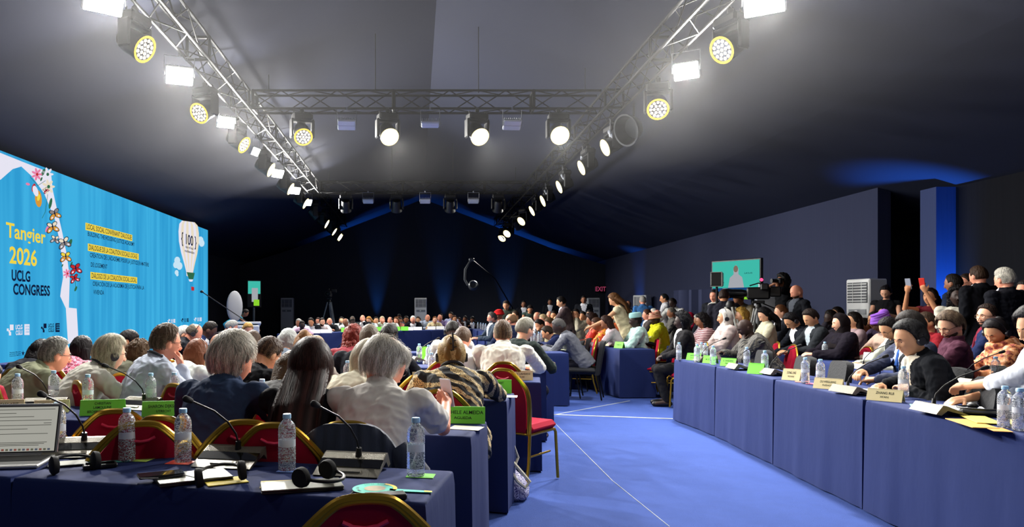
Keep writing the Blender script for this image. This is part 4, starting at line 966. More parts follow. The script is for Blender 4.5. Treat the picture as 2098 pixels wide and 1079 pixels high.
for px, y, rz, l in ((1746, 807, 160, 'microphone unit between the two cream cards with its head at the speaker'), (1925, 848, 150, 'microphone unit among the papers at the picture edge'), (1585, 768, 155, 'microphone unit beside the plain green card'), (1515, 757, 150, 'microphone unit beside the third green card'), (1443, 741, 150, 'microphone unit beside the farthest green cards'),
                     (1775, 758, 150, 'second-row microphone unit before the grey-jacketed man'), (1985, 790, 150, 'second-row microphone unit before the shawled woman'), (860, 741, 160, 'microphone unit before the dais tables, nearer the bottles'), (693, 731, 160, 'microphone unit before the dais tables, behind the red-haired woman')): unit(l, px, y, rz - 62)
# square cards under the bottles
def flat(label, name, cat, px, py, wx, wy, rz, m, th=.002, z=.751, r=0):
    p = T(px, py); b = MB(); b.rbox((0, 0, th / 2), (wx, wy, th), min(th * .4, .004)); o = b.obj(name, m); o.location = (p.x, p.y, z); o.rotation_euler = (0, 0, R(rz)); return tag(o, label, cat)
for px, py, c, l in ((285, 942, '#b9d860', 'yellow-green square card under a bottle'), (370, 948, '#e8503c', 'red square card under a bottle'), (598, 964, '#7c9ce0', 'pale blue square card under a bottle'), (862, 975, '#6cc43c', 'bright green square card under the bottle at the corner')):
    flat(l, 'paper_square', 'card', px, py, .1, .07, -10, mat('sq' + c[1:], c, .6))
# laptops, phones, booklets
M_alu = mat('aluminium_lid', '#5e5e54', .4, .5, var=.08)
def laptop_closed(label, px, py, rz, wx=.3, wy=.21):
    p = T(px, py); t = thing('closed_laptop', label, 'laptop', (p.x, p.y, .751), R(rz))
    b = MB(); b.rbox((0, 0, .004), (wx, wy, .008), .003); b.obj('base', mat('laptop_dark', '#26262a', .4, .3), t)
    b = MB(); b.rbox((0, 0, .0115), (wx, wy, .006), .002); b.obj('lid', M_alu, t); return t
laptop_closed('closed grey laptop with a phone and headset lying on it', 395, 982, 28, .25, .16)
laptop_closed('closed grey laptop under the black headset at the table edge', 618, 1000, 14, .27, .13)
p = T(330, 985); t = thing('smartphone', 'black phone lying on the closed laptop', 'phone', (p.x, p.y, .769), R(-62)); b = MB(); b.rbox((0, 0, .004), (.075, .155, .008), .004); b.obj('body', M_black, t); b = MB(); b.rbox((0, 0, .0085), (.07, .149, .001), .0004); b.obj('screen', mat('phone_glass', '#14161a', .05), t)
p = T(790, 1022); t = thing('receiver_pack', 'flat black receiver box at the corner of the nearest table', 'receiver', (p.x, p.y, .751), R(-78)); b = MB(); b.rbox((0, 0, .009), (.055, .13, .018), .004); b.obj('body', M_black, t); b = MB(); b.tube([(0, -.06, .015), (-.03, -.1, .02), (0, -.12, .01), (.03, -.09, .005)], .003, 6); b.obj('cable', M_black, t)
p = T(205, 958); t = thing('receiver_pack', 'black receiver box with a pen on it beside the laptop headset', 'receiver', (p.x, p.y, .751), R(-62)); b = MB(); b.rbox((0, 0, .008), (.055, .12, .016), .004); b.obj('body', M_black, t); b = MB(); b.tube([(0, -.05, .02), (.01, .05, .02)], .004, 6); b.obj('clip', M_blackm, t)
# open laptop with a document
p = T(28, 948)
t = thing('open_laptop', 'open laptop showing a text document at the picture edge', 'laptop', (p.x - .02, p.y - .02, .751), R(8))
b = MB(); b.rbox((0, 0, .007), (.31, .22, .014), .004); b.obj('base', mat('laptop_silver', '#b0b0b0', .35, .6), t)
b = MB(); b.box((0, .03, .0145), (.28, .11, .002)); b.obj('keyboard', mat('keyboard_black', '#141416', .6), t, smooth=False)
LM = Matrix.Translation((0, .11, .012)) @ Matrix.Rotation(R(72), 4, 'X')
b = MB(); b.rbox((0, .105, 0), (.31, .21, .006), .002, M=LM); b.obj('lid', mat('laptop_silver', '#b0b0b0'), t)
b = MB(); b.box((0, .105, .0035), (.29, .19, .001), 0, LM); b.box((0, .105, .0042), (.282, .182, .001), 1, LM)
for i, (x0, x1, y) in enumerate(((-.13, .13, .185), (-.12, -.02, .17), (-.12, .05, .155), (-.1, .12, .14), (-.1, .12, .12), (-.1, .03, .105), (-.1, .11, .085), (-.1, .11, .05), (-.1, .1, .044), (-.1, .08, .038), (.09, .12, .128))):
    b.box(((x0 + x1) / 2, y, .005), (x1 - x0, .0022, .0006), 2, LM)
for k in range(16): b.box((-.12 + k * .016, .021, .005), (.01, .008, .0006), 3 + k % 3, LM)
b.obj('display', [M_black, emis('laptop_page', '#b9b8ae', .75), emis('laptop_text', '#54544e', .6), emis('dock_a', '#606878', .6), emis('dock_b', '#9a5c50', .6), emis('dock_c', '#70705c', .6)], t, smooth=False)
# headsets on the tables
def headset_mb(b, s=1.0):
    b.tube([(.075 * math.cos(a), 0, .085 * math.sin(a)) for a in np.linspace(-.1, math.pi + .1, 15)], .0045, 6, 0)
    for sx in (-1, 1):
        b.lathe([(.0, -.012), (.026, -.012), (.03, 0), (.026, .012), (.0, .014)], 16, 0, Matrix.Translation((sx * .07, 0, -.02)) @ Matrix.Rotation(R(90), 4, 'Y'))
def desk_headset(label, px, py, rot, z=.79, cable=None):
    p = T(px, py); t = thing('headset', label, 'headphones', (p.x, p.y, z)); t.rotation_euler = [R(a) for a in rot]
    b = MB(); b.tube([(.075 * math.cos(a), 0, .085 * math.sin(a)) for a in np.linspace(-.1, math.pi + .1, 19)], .006, 8); b.obj('headband', M_black, t)
    for sx in (-1, 1):
        b = MB(); b.lathe([(.001, -.014), (.03, -.014), (.034, -.004), (.034, .006), (.025, .012), (.001, .014)], 20, 0, Matrix.Translation((sx * .072, 0, -.02)) @ Matrix.Rotation(R(90), 4, 'Y')); b.obj('ear_cushion', mat('foam_black', '#0e0e10', .85), t)
    if cable:
        b = MB(); b.tube(cable, .0016, 6); b.obj('cable', M_black, t)
    return t
desk_headset('black headset lying in front of the closed laptop corner', 450, 990, (84, 6, 200), .789, [(.07, .0, -.03), (.12, .03, -.05), (.2, .02, -.02), (.26, .02, .02), (.2, .0, .05)])
desk_headset('black headset resting on the closed laptop at the table edge', 655, 1002, (96, 0, 60), .80)
desk_headset('black headset with round foam cup in front of the open laptop', 150, 965, (84, 0, 220), .787)
# paddle shaped voting fan
p = T(768, 1003); t = thing('round_fan', 'round turquoise paper fan with printed rim lettering on the nearest table', 'paper fan', (p.x, p.y, .753), R(0))
b = MB(); b.lathe([(.001, .0), (.075, 0), (.075, .002), (.001, .002)], 40); b.prism([(.05, .0), (.19, -.035), (.19, -.055), (.05, -.03)], 0, .002); b.obj('blade', mat('turquoise_card', '#4cc8b0', .6), t, auto=30)
b = MB(); b.lathe([(.001, .0026), (.036, .0026)], 24, cap=False); b.obj('photo_print', mat('fan_photo', '#b9a888', .6, var=.5), t, smooth=False)
b = MB(); b.add([(.075 * math.cos(a), .075 * math.sin(a), .0027) for a in np.linspace(-.2, 1.1, 9)] + [(.062 * math.cos(a), .062 * math.sin(a), .0027) for a in np.linspace(-.2, 1.1, 9)], [(i, i + 1, 10 + i, 9 + i) for i in range(8)]); b.add([(.165, -.03, .0027), (.19, -.037, .0027), (.19, -.053, .0027), (.165, -.048, .0027)], [(0, 1, 2, 3)]); b.obj('yellow_edge', mat('fan_yellow', '#e8cc40', .6), t, smooth=False)
b = MB()
for tx, a0 in (('LOCAL SOCIAL', 2.2), ('COVENANT', -.5), ('DIALOGUE', 3.8)):
    for i, ch in enumerate(tx):
        if ch != ' ': a = a0 - i * .13; put_text(b, ch, -.003, .003, 0, .008, 0, 0, .02, Matrix.Translation((.055 * math.cos(a), .055 * math.sin(a), .0032)) @ Matrix.Rotation(a - math.pi / 2, 4, 'Z'))
b.obj('lettering', mat('fan_ink', '#14404c', .6), t, smooth=False)
def booklet(label, px, py, wx, wy, rz, col, z=.751, th=.004): return flat(label, 'paper_sheet' if th < .003 else 'booklet', 'paper', px, py, wx, wy, rz, mat('pap' + col[1:], col, .7), th, z)
booklet('yellow leaflet under the near headset laptop', 600, 992, .22, .1, 10, '#e0c840')
booklet('yellow leaflet under the closed laptop with the phone', 462, 987, .14, .1, 28, '#d8c03c')
booklet('teal booklet poking out beside the open laptop headset', 222, 945, .16, .08, 18, '#4a9a90')
booklet('grey folded papers on the dark microphone unit', 140, 952, .14, .09, 24, '#8a8c80', .755)
booklet('orange paper behind the open laptop', 98, 927, .1, .06, 5, '#c89050')
booklet('turquoise round-cornered booklet before the light-blue man\'s card', 330, 868, .22, .1, 12, '#58b8a8')
booklet('white papers before the long-haired woman', 690, 838, .24, .14, 12, '#dadada')
booklet('printed paper sheet in front of the two-line green card at the table end', 955, 877, .16, .12, -20, '#c8c4a8', th=.002)
booklet('white paper sheet under the three-line green card', 1030, 812, .2, .12, -10, '#d4d4cc', th=.002)
booklet('white paper sheet by the white polo man\'s arm', 1095, 752, .26, .16, 0, '#cfcfcf', th=.002)
booklet('cream paper sheet on the table end before the grey-suited man', 1140, 716, .3, .25, -15, '#b8bc9c', th=.002)
booklet('large white paper under the pen, picture edge', 1975, 838, .34, .22, 60, '#e4e4e4', th=.003)
booklet('white paper held by the sleeve at the picture edge', 2010, 826, .2, .24, 40, '#dcdcdc', .757, .002)
booklet('orange folder at the front table edge', 1990, 868, .32, .12, 75, '#d99a3c')
booklet('yellow folder on the orange one', 2010, 862, .3, .12, 68, '#dcc850', .756)
booklet('small orange paper beneath the big bottles', 2045, 880, .14, .08, 70, '#d89038', .7505, .002)
booklet('green booklet next to the large cream card', 1885, 832, .14, .1, 60, '#6cb898')
booklet('white paper before the writing man', 1775, 800, .26, .2, 60, '#d8d8d8', th=.002)
booklet('magenta paper edge beyond the writing man\'s card', 1665, 786, .12, .1, 60, '#c05c80', th=.002)
booklet('red leaflet beneath a front-row bottle', 1640, 782, .1, .08, 60, '#b06050', th=.002)
p = T(1990, 830); t = thing('pen', 'dark blue pen lying on the large white paper', 'pen', (p.x, p.y, .762), R(75)); b = MB(); b.tube([(0, -.07, 0), (0, .05, 0)], .0045, 8); b.obj('barrel', mat('pen_blue', '#202c6c', .3), t); b = MB(); b.tube([(0, .03, .0), (0, .072, 0)], .0052, 8); b.obj('cap', mat('pen_blue2', '#30409c', .3), t)
p = T(2010, 852); t = thing('headset_case', 'black folded headset on a dark box by the orange folders', 'headphones', (p.x, p.y, .751), R(60)); b = MB(); b.rbox((0, 0, .02), (.1, .2, .03), .012); b.obj('box', M_black, t); b = MB(); b.tube([(.08 * math.cos(a), .11 * math.sin(a), .045) for a in np.linspace(0, 5.2, 16)], .006, 8); b.ell((.06, .03, .05), (.03, .03, .018)); b.obj('headband', M_black, t)
# laptops on the dais and behind
for px, py, wd, l, Y in ((662, 679, .42, 'black open laptop on the dais nearest the screen', None), (715, 677, .6, 'grey open laptop on the dais behind the long green card', None), (1818, 745, .32, 'black open laptop with a silver badge beside the writing man', 7.7)):
    p = T(px, py) if Y is None else Vector(((px - CX) * Y / F, Y, .75))
    t = thing('open_laptop', l, 'laptop', (p.x, p.y + .25, .751), R(180) if Y is None else R(240)); b = MB(); b.rbox((0, 0, .008), (wd, .24, .016), .004); b.obj('base', mat('laptop_dark', '#26262a'), t)
    b = MB(); b.rbox((0, .16, .12), (wd, .012, .22), .004, M=Matrix.Identity(4)); b.obj('lid', mat('laptop_lid' + str(px), '#1c1c22' if px != 715 else '#50524e', .4), t)
# black leather bag on the end table
p = T(1318, 712); t = thing('leather_bag', 'flat black leather bag lying on the navy end table', 'bag', (p.x, p.y + .12, .751), R(0)); b = MB(); b.ell((0, 0, .05), (.25, .13, .055), 20, 10); b.obj('body', mat('leather_black', '#141416', .25, bump=(20, .5)), t, auto=180); b = MB(); b.tube([(-.2, -.1, .04), (-.1, -.13, .07), (.1, -.13, .07), (.2, -.1, .04)], .008, 6); b.obj('strap', M_black, t)
# rucksack-like black bag near the grey-suited man, green folder
p = T(1168, 694, .75); t = thing('shoulder_bag', 'small green-topped black bag on the table behind the grey-suited man', 'bag', (2.55, 12.6, .5), 0); b = MB(); b.ell((0, 0, .22), (.2, .15, .2), 16, 10); b.obj('body', M_bf, t, auto=180); b = MB(); b.ell((0, 0, .36), (.13, .1, .09), 14, 8); b.obj('flap', mat('bag_green', '#5c8a2c', .8), t, auto=180)
b = MB(); b.tube([(-.1, 0, 0), (-.1, 0, -.5)], .012, 6); b.tube([(.1, 0, 0), (.1, 0, -.5)], .012, 6); b.tube([(-.1, 0, 0), (.1, 0, 0)], .012, 6); b.obj('stand', M_blackm, t)
t = thing('green_folder', 'bright green standing folder with black headset before the dais', 'folder', (.15, 8.62 + .35, .751), R(-5)); b = MB(); b.add([(-.14, 0, 0), (.14, 0, 0), (.12, .06, .15), (-.12, .06, .15), (-.14, .12, 0), (.14, .12, 0)], [(0, 1, 2, 3), (3, 2, 5, 4), (0, 4, 5, 1), (0, 3, 4), (1, 5, 2)]); b.obj('cover', mat('folder_lime', '#7ccc38', .6), t, smooth=False)
b = MB(); b.tube([(.07 + .07 * math.cos(a), -.05, .05 + .07 * math.sin(a)) for a in np.linspace(0, 3.14, 10)], .012, 6); b.ell((.0, -.05, .03), (.02, .03, .03)); b.ell((.14, -.05, .03), (.02, .03, .03)); b.obj('hung_headset', M_black, t)
# tote bag on the floor
gx, gy = G(1050, 1030); t = thing('tote_bag', 'white and purple speckled cloth tote bag slumped on the carpet by the table', 'bag', (gx, gy + .1, 0), R(20))
b = MB(); V = []; n = 22
for j, (z, rx, ry) in enumerate(((0.005, .12, .085), (.03, .15, .1), (.09, .15, .095), (.15, .12, .075), (.21, .075, .05), (.26, .045, .03), (.31, .06, .025), (.35, .07, .012))):
    for i in range(n):
        a = 2 * math.pi * i / n; k = 1 + .09 * math.sin(a * 5 + j * .8) + .05 * math.sin(a * 9 - j); V.append((rx * k * math.cos(a) - .06 * (z / .3), ry * k * math.sin(a), z))
b.add(V, [tuple(range(n))[::-1]] + [(j * n + i, j * n + (i + 1) % n, (j + 1) * n + (i + 1) % n, (j + 1) * n + i) for j in range(7) for i in range(n)] + [tuple(range(7 * n, 8 * n))])
b.obj('sack', pattern('tote_print', 'spots', [(0, '#d8d6e4'), (.32, '#3c3870'), (.6, '#c8c6dc')], 90), t, auto=180)
b = MB(); b.tube([(-.12, -.03, .33), (-.06, -.07, .26), (.0, -.1, .15), (.06, -.105, .1), (.1, -.1, .14), (.05, -.09, .2), (-.02, -.05, .29)], [.012] * 7, 6); b.tube([(-.05, .0, .33), (.02, -.02, .38), (.05, -.02, .3), (0, -.04, .22)], .01, 6); b.obj('handle', mat('cotton_cream', '#d9d2b8', .9), t)
# wooden stick-like leg beside the bag
t = thing('wooden_batten', 'thin brown wooden upright leaning beside the speckled bag', 'batten', (G(1020, 1030)[0], G(1020, 1030)[1], 0)); b = MB(); b.box((0, 0, .22), (.02, .02, .44)); b.obj('bar', mat('batten_brown', '#5c3c2c', .6), t, smooth=False)
# straps and cables of the black bag on the near chair
t = thing('black_handbag', 'black bag with shiny straps hung on the chair at the bottom edge', 'bag', (-.16, 2.12, .48), R(10))
b = MB(); b.ell((0, 0, .12), (.19, .1, .2), 20, 12); b.obj('body', mat('bag_leather', '#0c0c0e', .3, bump=(30, .4)), t, auto=180)
b = MB(); b.tube([(.18 * math.cos(u), .02, .12 + .2 * math.sin(u)) for u in np.linspace(0, math.pi, 13)], .009, 8); b.obj('strap', mat('bag_leather', '#0c0c0e'), t)
b = MB()
for k in range(9): b.lathe([(.004, -.001), (.006, 0), (.004, .001)], 8, 0, Matrix.Translation((.07 + k * .009, -.02, .31 - k * .009)) @ Matrix.Rotation(R(60 * k), 4, 'X'), cap=False)
b.obj('chain', mat('chain_silver', '#c0c0c0', .2, 1), t)
# ================================================================== people
def nz(p, s, seed=0):
    """cheap smooth noise in -1..1 on an n x 3 array"""
    q = p * s + seed * 1.7
    a = np.sin(q[:, 0] * 1.1 + 1.3 * np.sin(q[:, 1] * 1.7 + seed)) + np.sin(q[:, 1] * 1.3 + 1.1 * np.sin(q[:, 2] * 1.5 + 2 * seed)) + np.sin(q[:, 2] * .9 + 1.4 * np.sin(q[:, 0] * 1.3 + .5))
    return a / 3
def head_grid(nu=56, nv=40):
    th = np.linspace(0, math.pi, nv + 1); ph = np.arange(nu) / nu * 2 * math.pi
    T_, P_ = np.meshgrid(th, ph, indexing='ij')
    return np.stack([np.sin(T_) * np.cos(P_), np.sin(T_) * np.sin(P_), np.cos(T_)], -1)
def g(d, c, s): return np.exp(-((d - np.array(c)) ** 2 / np.array(s) ** 2).sum(-1))
def head_surface(d, fem=False, age=0):
    """d: directions (x right, y front, z up) -> points of the head, centre at the middle of the skull height"""
    x, y, z = d[..., 0], d[..., 1], d[..., 2]
    rx = .076 * (1 - .30 * np.clip(-z - .15, 0, 1) ** 1.1 * (1.15 if fem else .9)) * (1 + .02 * z)
    ry = np.where(y > 0, .094, .100) * (1 - .36 * np.clip(-z - .1, 0, 1) * (y < 0)) * (1 - .05 * np.clip(-z, 0, 1) * (y > 0))
    rz = np.where(z > 0, .118, .120)
    p = np.stack([x * rx, y * ry, z * rz], -1)
    n = d
    f = (y > 0)
    disp = .024 * g(d, (0, 1, -.20), (.10, .4, .11)) + .012 * g(d, (0, 1, -.04), (.07, .4, .14))        # nose
    disp += -.010 * (g(d, (.30, .93, .06), (.15, .3, .10)) + g(d, (-.30, .93, .06), (.15, .3, .10)))      # eye sockets
    disp += .006 * g(d, (0, .95, .2), (.5, .3, .07))                                                      # brow
    disp += .004 * (g(d, (.42, .85, -.22), (.2, .3, .16)) + g(d, (-.42, .85, -.22), (.2, .3, .16)))       # cheeks
    disp += .008 * g(d, (0, .9, -.47), (.2, .35, .05)) - .004 * g(d, (0, .9, -.53), (.2, .35, .02)) + .008 * g(d, (0, .87, -.58), (.17, .35, .045))  # lips
    disp += .009 * g(d, (0, .75, -.82), (.22, .35, .12)) - .004 * g(d, (0, .85, -.69), (.25, .3, .05))    # chin
    return p + n * disp[..., None]
def grid_faces(nv, nu): return [(i * nu + j, (i + 1) * nu + j, (i + 1) * nu + (j + 1) % nu, i * nu + (j + 1) % nu) for i in range(nv) for j in range(nu)]
def rotm(yaw=0, pitch=0, roll=0):     # yaw about z (left +), pitch down +, roll
    return np.array(Matrix.Rotation(yaw, 3, 'Z') @ Matrix.Rotation(-pitch, 3, 'X') @ Matrix.Rotation(roll, 3, 'Y'))
M4 = lambda Rm, c: Matrix([[*Rm[0], c[0]], [*Rm[1], c[1]], [*Rm[2], c[2]], [0, 0, 0, 1]])
SKIN = {'l': '#e0a98a', 'r': '#dc9478', 't': '#c98d66', 'b': '#8a5a40', 'd': '#4a3026', 'k': '#33221c', 'a': '#cf9a74'}
def skin_mat(k): return mat('skin_' + k, SKIN[k], .52, spec=.35, bump=(45, .06), var=.07)
def hair_mat(c): return mat('hair_' + c.lstrip('#'), c, .6, spec=.15, bump=(60, .5, (1, 1, .25)), var=.12)
def cloth_mat(c): return MATS[c] if c in MATS else mat('cloth_' + c.lstrip('#'), c, .85, bump=(9, .35, (1, 1, .6)), spec=.08)
TASKS = []       # (temp mesh builder, voxel, object name, parent, materials, post)
def ik(S_, W, pole, l1, l2):
    S_, W, pole = map(lambda v: np.array(v, float), (S_, W, pole)); d = W - S_; L = np.linalg.norm(d)
    if L > (l1 + l2) * .985: W = S_ + d / L * (l1 + l2) * .985; d = W - S_; L = np.linalg.norm(d)
    a = (l1 * l1 - l2 * l2 + L * L) / (2 * L); h = math.sqrt(max(l1 * l1 - a * a, 1e-6)); u = d / L; p = pole - u * np.dot(pole, u); p /= np.linalg.norm(p) + 1e-9
    return S_ + u * a + p * h, W
def hand_mb(b, W, E, side, curl=.6, palm_n=(0, 0, -1), fine=True):
    """palm and five fingers at wrist W, forearm coming from E"""
    W = np.array(W, float); u = W - np.array(E, float); u /= np.linalg.norm(u) + 1e-9; n = np.array(palm_n, float); n -= u * np.dot(n, u); n /= np.linalg.norm(n) + 1e-9; s = np.cross(u, n) * side
    c = W + u * .05
    b.caps(W + u * .0, W + u * .075, .024, .028, 10, M=None); b.caps(W + u * .03 + s * .018, W + u * .085 + s * .024, .017, .015, 8); b.caps(W + u * .03 - s * .018, W + u * .08 - s * .026, .017, .014, 8)
    for k, (o, L) in enumerate(((.03, .062), (.011, .072), (-.009, .068), (-.028, .054))):
        p = W + u * .088 + s * o; d1 = u * math.cos(curl * .6) + n * math.sin(curl * .6); d2 = u * math.cos(curl * 1.4) + n * math.sin(curl * 1.4); d3 = u * math.cos(curl * 2.2) + n * math.sin(curl * 2.2)
        q = p + d1 * L * .48; r = q + d2 * L * .32; t = r + d3 * L * .25
        rr = .0092 if fine else .0105
        b.tube([p - u * .02, p, q, r, t, t + d3 * .004], [rr, rr, rr * .95, rr * .9, rr * .8, rr * .3], 8)
    p = W + u * .03 + s * .03; d1 = u * .6 + s * .55 + n * .45; d1 /= np.linalg.norm(d1); d2 = u * .9 + s * .05 + n * .5; d2 /= np.linalg.norm(d2)
    q = p + d1 * .042; r = q + d2 * .034; b.tube([p - d1 * .01, p, q, r, r + d2 * .004], [.011, .012, .0105, .009, .003], 8)
NP = [0]
def person(label, px, pyt, Y, a, sit=True, skin='l', hair=('short', '#3a2a20'), top=('shirt', '#c8c8c8'), legs='#1c1c24', arms=('table', 'table'), fem=False,
           hy=0, hp=None, lod=1, ex=(), lean=None, side=0, wide=1.0, chair_kind='red', roll=0, cdx=0, hs=1.0):
    """px, pyt: picture column of the head and row of its top at depth Y; a: heading in degrees (0 away from the camera, 90 towards the screen, 180 to the camera);
    hy/hp: extra turn and nod of the head; lod 0 fine .. 2 small"""
    NP[0] += 1; seed = NP[0]; rnd = random.Random(seed * 13)
    ztop = HC - (pyt - HY) * Y / F; X = (px - CX) * Y / F
    sc_ = .94 if fem else 1.0
    hz = .56 if sit else .93
    hh = .118
    Ln = .52 if sit else .50
    if lean is None:
        c = (ztop - hh - .10 - hz) / Ln; lean = math.acos(max(min(c, 1), .35)) if c < 1 else .04
        lean = max(.05, min(lean, .95)); 
    else: lean = R(lean)
    hd = math.cos(lean * .75)
    L = max(.36, (ztop - hh - .11 * hd - hz) / math.cos(lean))
    if hp is None: hp = .15 + lean * .6
    else: hp = R(hp)
    sdir = np.array([math.sin(R(side)), math.sin(lean), math.cos(lean)])
    H = np.array([0, 0, hz]); N = H + sdir * L                    # neck base
    hv = np.array([math.sin(R(side)) * .3, math.sin(lean * .75), math.cos(lean * .75)])
    HCn = N + hv * .11 + np.array([0, .02, 0]) * sc_             # head centre (approx)
    HCn[2] = ztop - hh * (1 - .1 * min(hp, 1)) ; 
    Hm = rotm(R(hy), hp, R(roll))
    # place the root so that the head falls on its column and depth
    ca, sa = math.cos(R(a)), math.sin(R(a)); off = np.array([HCn[0] * ca - HCn[1] * sa, HCn[0] * sa + HCn[1] * ca])
    loc = (X - off[0], Y - off[1], 0)
    t = thing('person', label, 'person', loc, R(a))
    skm = skin_mat(skin)
    vox = (.0062, .0105, .017)[lod]
    sw = (.165 if fem else .185) * wide; S2 = {}
    tdir = sdir / np.linalg.norm(sdir)
    fwd = np.array([0, math.cos(lean), -math.sin(lean)])
    shc = N - tdir * .055
    b = MB()
    # head
    D = head_grid(*((72, 52) if lod == 0 else (40, 28) if lod == 1 else (24, 16))); pts = head_surface(D, fem) * (.96 if fem else 1.0) * hs; nvv, nuu = D.shape[0] - 1, D.shape[1]
    b.add(pts.reshape(-1, 3), [f for f in grid_faces(nvv, nuu)], 0, M4(Hm, HCn))
    for sx in (-1, 1):
        b.ell((sx * .077, -.008, -.012), (.011, .019, .031), 10, 8, 0, M4(Hm, HCn)); 
    nb = HCn + Hm @ np.array([0, -.022, -.07]); b.caps(N - tdir * .03, nb, .058 if not fem else .048, .054 if not fem else .045, 14)
    # torso
    def sect(path, radii, n=20, mi=0, bb=b):
        V = []; k = len(path)
        for i, (p, (rx, ry)) in enumerate(zip(path, radii)):
            for j in range(n):
                an = 2 * math.pi * j / n; e = lambda v: math.copysign(abs(v) ** .85, v)
                V.append(p + np.array([e(math.cos(an)) * rx, 0, 0]) + fwd * e(math.sin(an)) * ry)
        bb.add(V, [(i * n + j, i * n + (j + 1) % n, (i + 1) * n + (j + 1) % n, (i + 1) * n + j) for i in range(k - 1) for j in range(n)] + [tuple(range(n))[::-1], tuple(range((k - 1) * n, k * n))], mi)
    def torso(bb, o=0.0, low=-.06, up=1.0, belly=0.0):
        P0 = H + tdir * low
        path = [P0, H + tdir * .04, H + tdir * (L * .3), H + tdir * (L * .55), H + tdir * (L * .78), shc + tdir * 0.005, shc + tdir * .035, N + tdir * .0]
        wr = [(.15, .115), (.16, .12), (.14 if not fem else .125, .105 + belly), (.155 if not fem else .14, .11), (.165 if not fem else .15, .105), (sw * .86, .085), (sw * .55, .07), (.065, .06)]
        sect(path, [((x * (wide if i < 5 else 1)) + o, y + o) for i, (x, y) in enumerate(wr)], 22, 0, bb)
    torso(b, -.01)
    belly = .03 if 'belly' in ex else 0
    # arms
    A = {}
    l1, l2 = .29 * sc_, .255 * sc_
    zt = .775
    for k, sx in ((0, -1), (1, 1)):
        mode = arms[k]; Sh = shc + np.array([sx * sw, 0, 0]) - tdir * .012; reach = Sh[1]
        pole = np.array([sx * .5, -.2, -1.]); pn = (0, 0, -1); curl = .5
        if mode == 'table': W = np.array([sx * .13, reach + .34, zt]); pole = np.array([sx * .9, -.1, -.8]); curl = .35
        elif mode == 'type': W = np.array([sx * .09, reach + .36, zt + .03]); pole = np.array([sx * .9, -.1, -.8]); curl = .6
        elif mode == 'fold': W = np.array([-sx * .06, reach + .26, zt + .01]); pole = np.array([sx * 1, .1, -.6]); curl = .3
        elif mode == 'chin': W = HCn + Hm @ np.array([sx * .05, .11, -.15]); pole = np.array([sx * .4, .3, -1]); pn = (-sx * .2, -1, 0); curl = 1.0
        elif mode == 'face': W = HCn + Hm @ np.array([sx * .05, .12, -.06]); pole = np.array([sx * .4, .3, -1]); pn = (-sx * .2, -1, 0); curl = .9
        elif mode == 'up': W = HCn + np.array([sx * .12, .3, .06]); pole = np.array([sx * .4, .0, -1]); pn = (0, -1, 0); curl = 1.1
        elif mode == 'eye': W = HCn + Hm @ np.array([sx * .07, .14, -.05]); pole = np.array([sx * .9, .0, -.6]); pn = (-sx, 0, 0); curl = .9
        elif mode == 'lap': W = np.array([sx * .07, .3, .70]); pole = np.array([sx, -.3, -.3]); curl = .5
        elif mode == 'phone': W = np.array([sx * .05, reach + .3, shc[2] - .18]); pole = np.array([sx * .6, 0, -1]); pn = (0, -.3, 1); curl = .9
        elif mode == 'out': W = np.array([sx * .22, reach + .42, zt + .02]); pole = np.array([sx, 0, -.6]); curl = .7
        elif mode == 'hang': W = Sh + np.array([sx * .06, .05, -.52]); pole = np.array([sx * .3, -1, 0]); pn = (-sx, 0, 0); curl = .6
        elif mode == 'reach': W = Sh + np.array([sx * .05, .42, -.28]); pole = np.array([sx * .5, 0, -1]); curl = .4
        elif mode == 'right': W = np.array([.42, reach + .22, zt + .06]); pole = np.array([1, -.3, -.5]); curl = .9; pn = (-1, 0, .3)
        elif isinstance(mode, tuple) and mode[0] == 'w':
            q = np.array([mode[1] - loc[0], mode[2] - loc[1], mode[3]]); W = np.array([q[0] * ca + q[1] * sa, -q[0] * sa + q[1] * ca, q[2]]); pole = np.array(mode[4:7] if len(mode) > 4 else (sx, -.3, -.7), float); curl = .7
        elif isinstance(mode, tuple) and mode[0] == 'e':
            qs = []
            for o_ in (1, 4):
                q = np.array([mode[o_] - loc[0], mode[o_ + 1] - loc[1], mode[o_ + 2]]); qs.append(np.array([q[0] * ca + q[1] * sa, -q[0] * sa + q[1] * ca, q[2]]))
            pole = qs[0] - Sh; W = qs[1]; curl = 1.0; pn = (-1, .2, 0)
        elif isinstance(mode, tuple): W = np.array(mode[:3], float); pole = np.array([sx, -.3, -.7]); curl = .7; pn = mode[3:6] if len(mode) > 3 else (0, 0, -1)
        E, W = ik(Sh, W, pole, l1, l2)
        if isinstance(mode, tuple) and mode[0] == 'e': E, W = qs
        A[k] = (Sh, E, W)
        b.caps(Sh, E, .046 * sc_, .038 * sc_, 12); b.caps(E, W, .038 * sc_, .025 * sc_, 12)
        if lod < 2 or mode in ('face', 'chin', 'eye', 'up', 'phone'): hand_mb(b, W, E, sx, curl, pn, lod == 0)
        else: hand_mb(b, W, E, sx, curl, pn, False)
    # legs
    LG = []
    for sx in (-1, 1):
        if sit: hp_, kn, an = np.array([sx * .09, .0, hz - .03]), np.array([sx * .12, .38, .51]), np.array([sx * .12, .26 + rnd.uniform(-.05, .05), .1])
        else: hp_, kn, an = np.array([sx * .09, 0, hz - .02]), np.array([sx * .1, .02, .5]), np.array([sx * .11, -.02, .09])
        LG.append((hp_, kn, an)); b.caps(hp_, kn, .078, .055, 12); b.caps(kn, an, .052, .036, 12)
        b.caps(an - np.array([0, .02, .04]), an + np.array([sx * .01, .15, -.06]), .04, .032, 10)
    eyes = MB(); Mh = M4(Hm, HCn); sf = (.96 if fem else 1.0) * hs
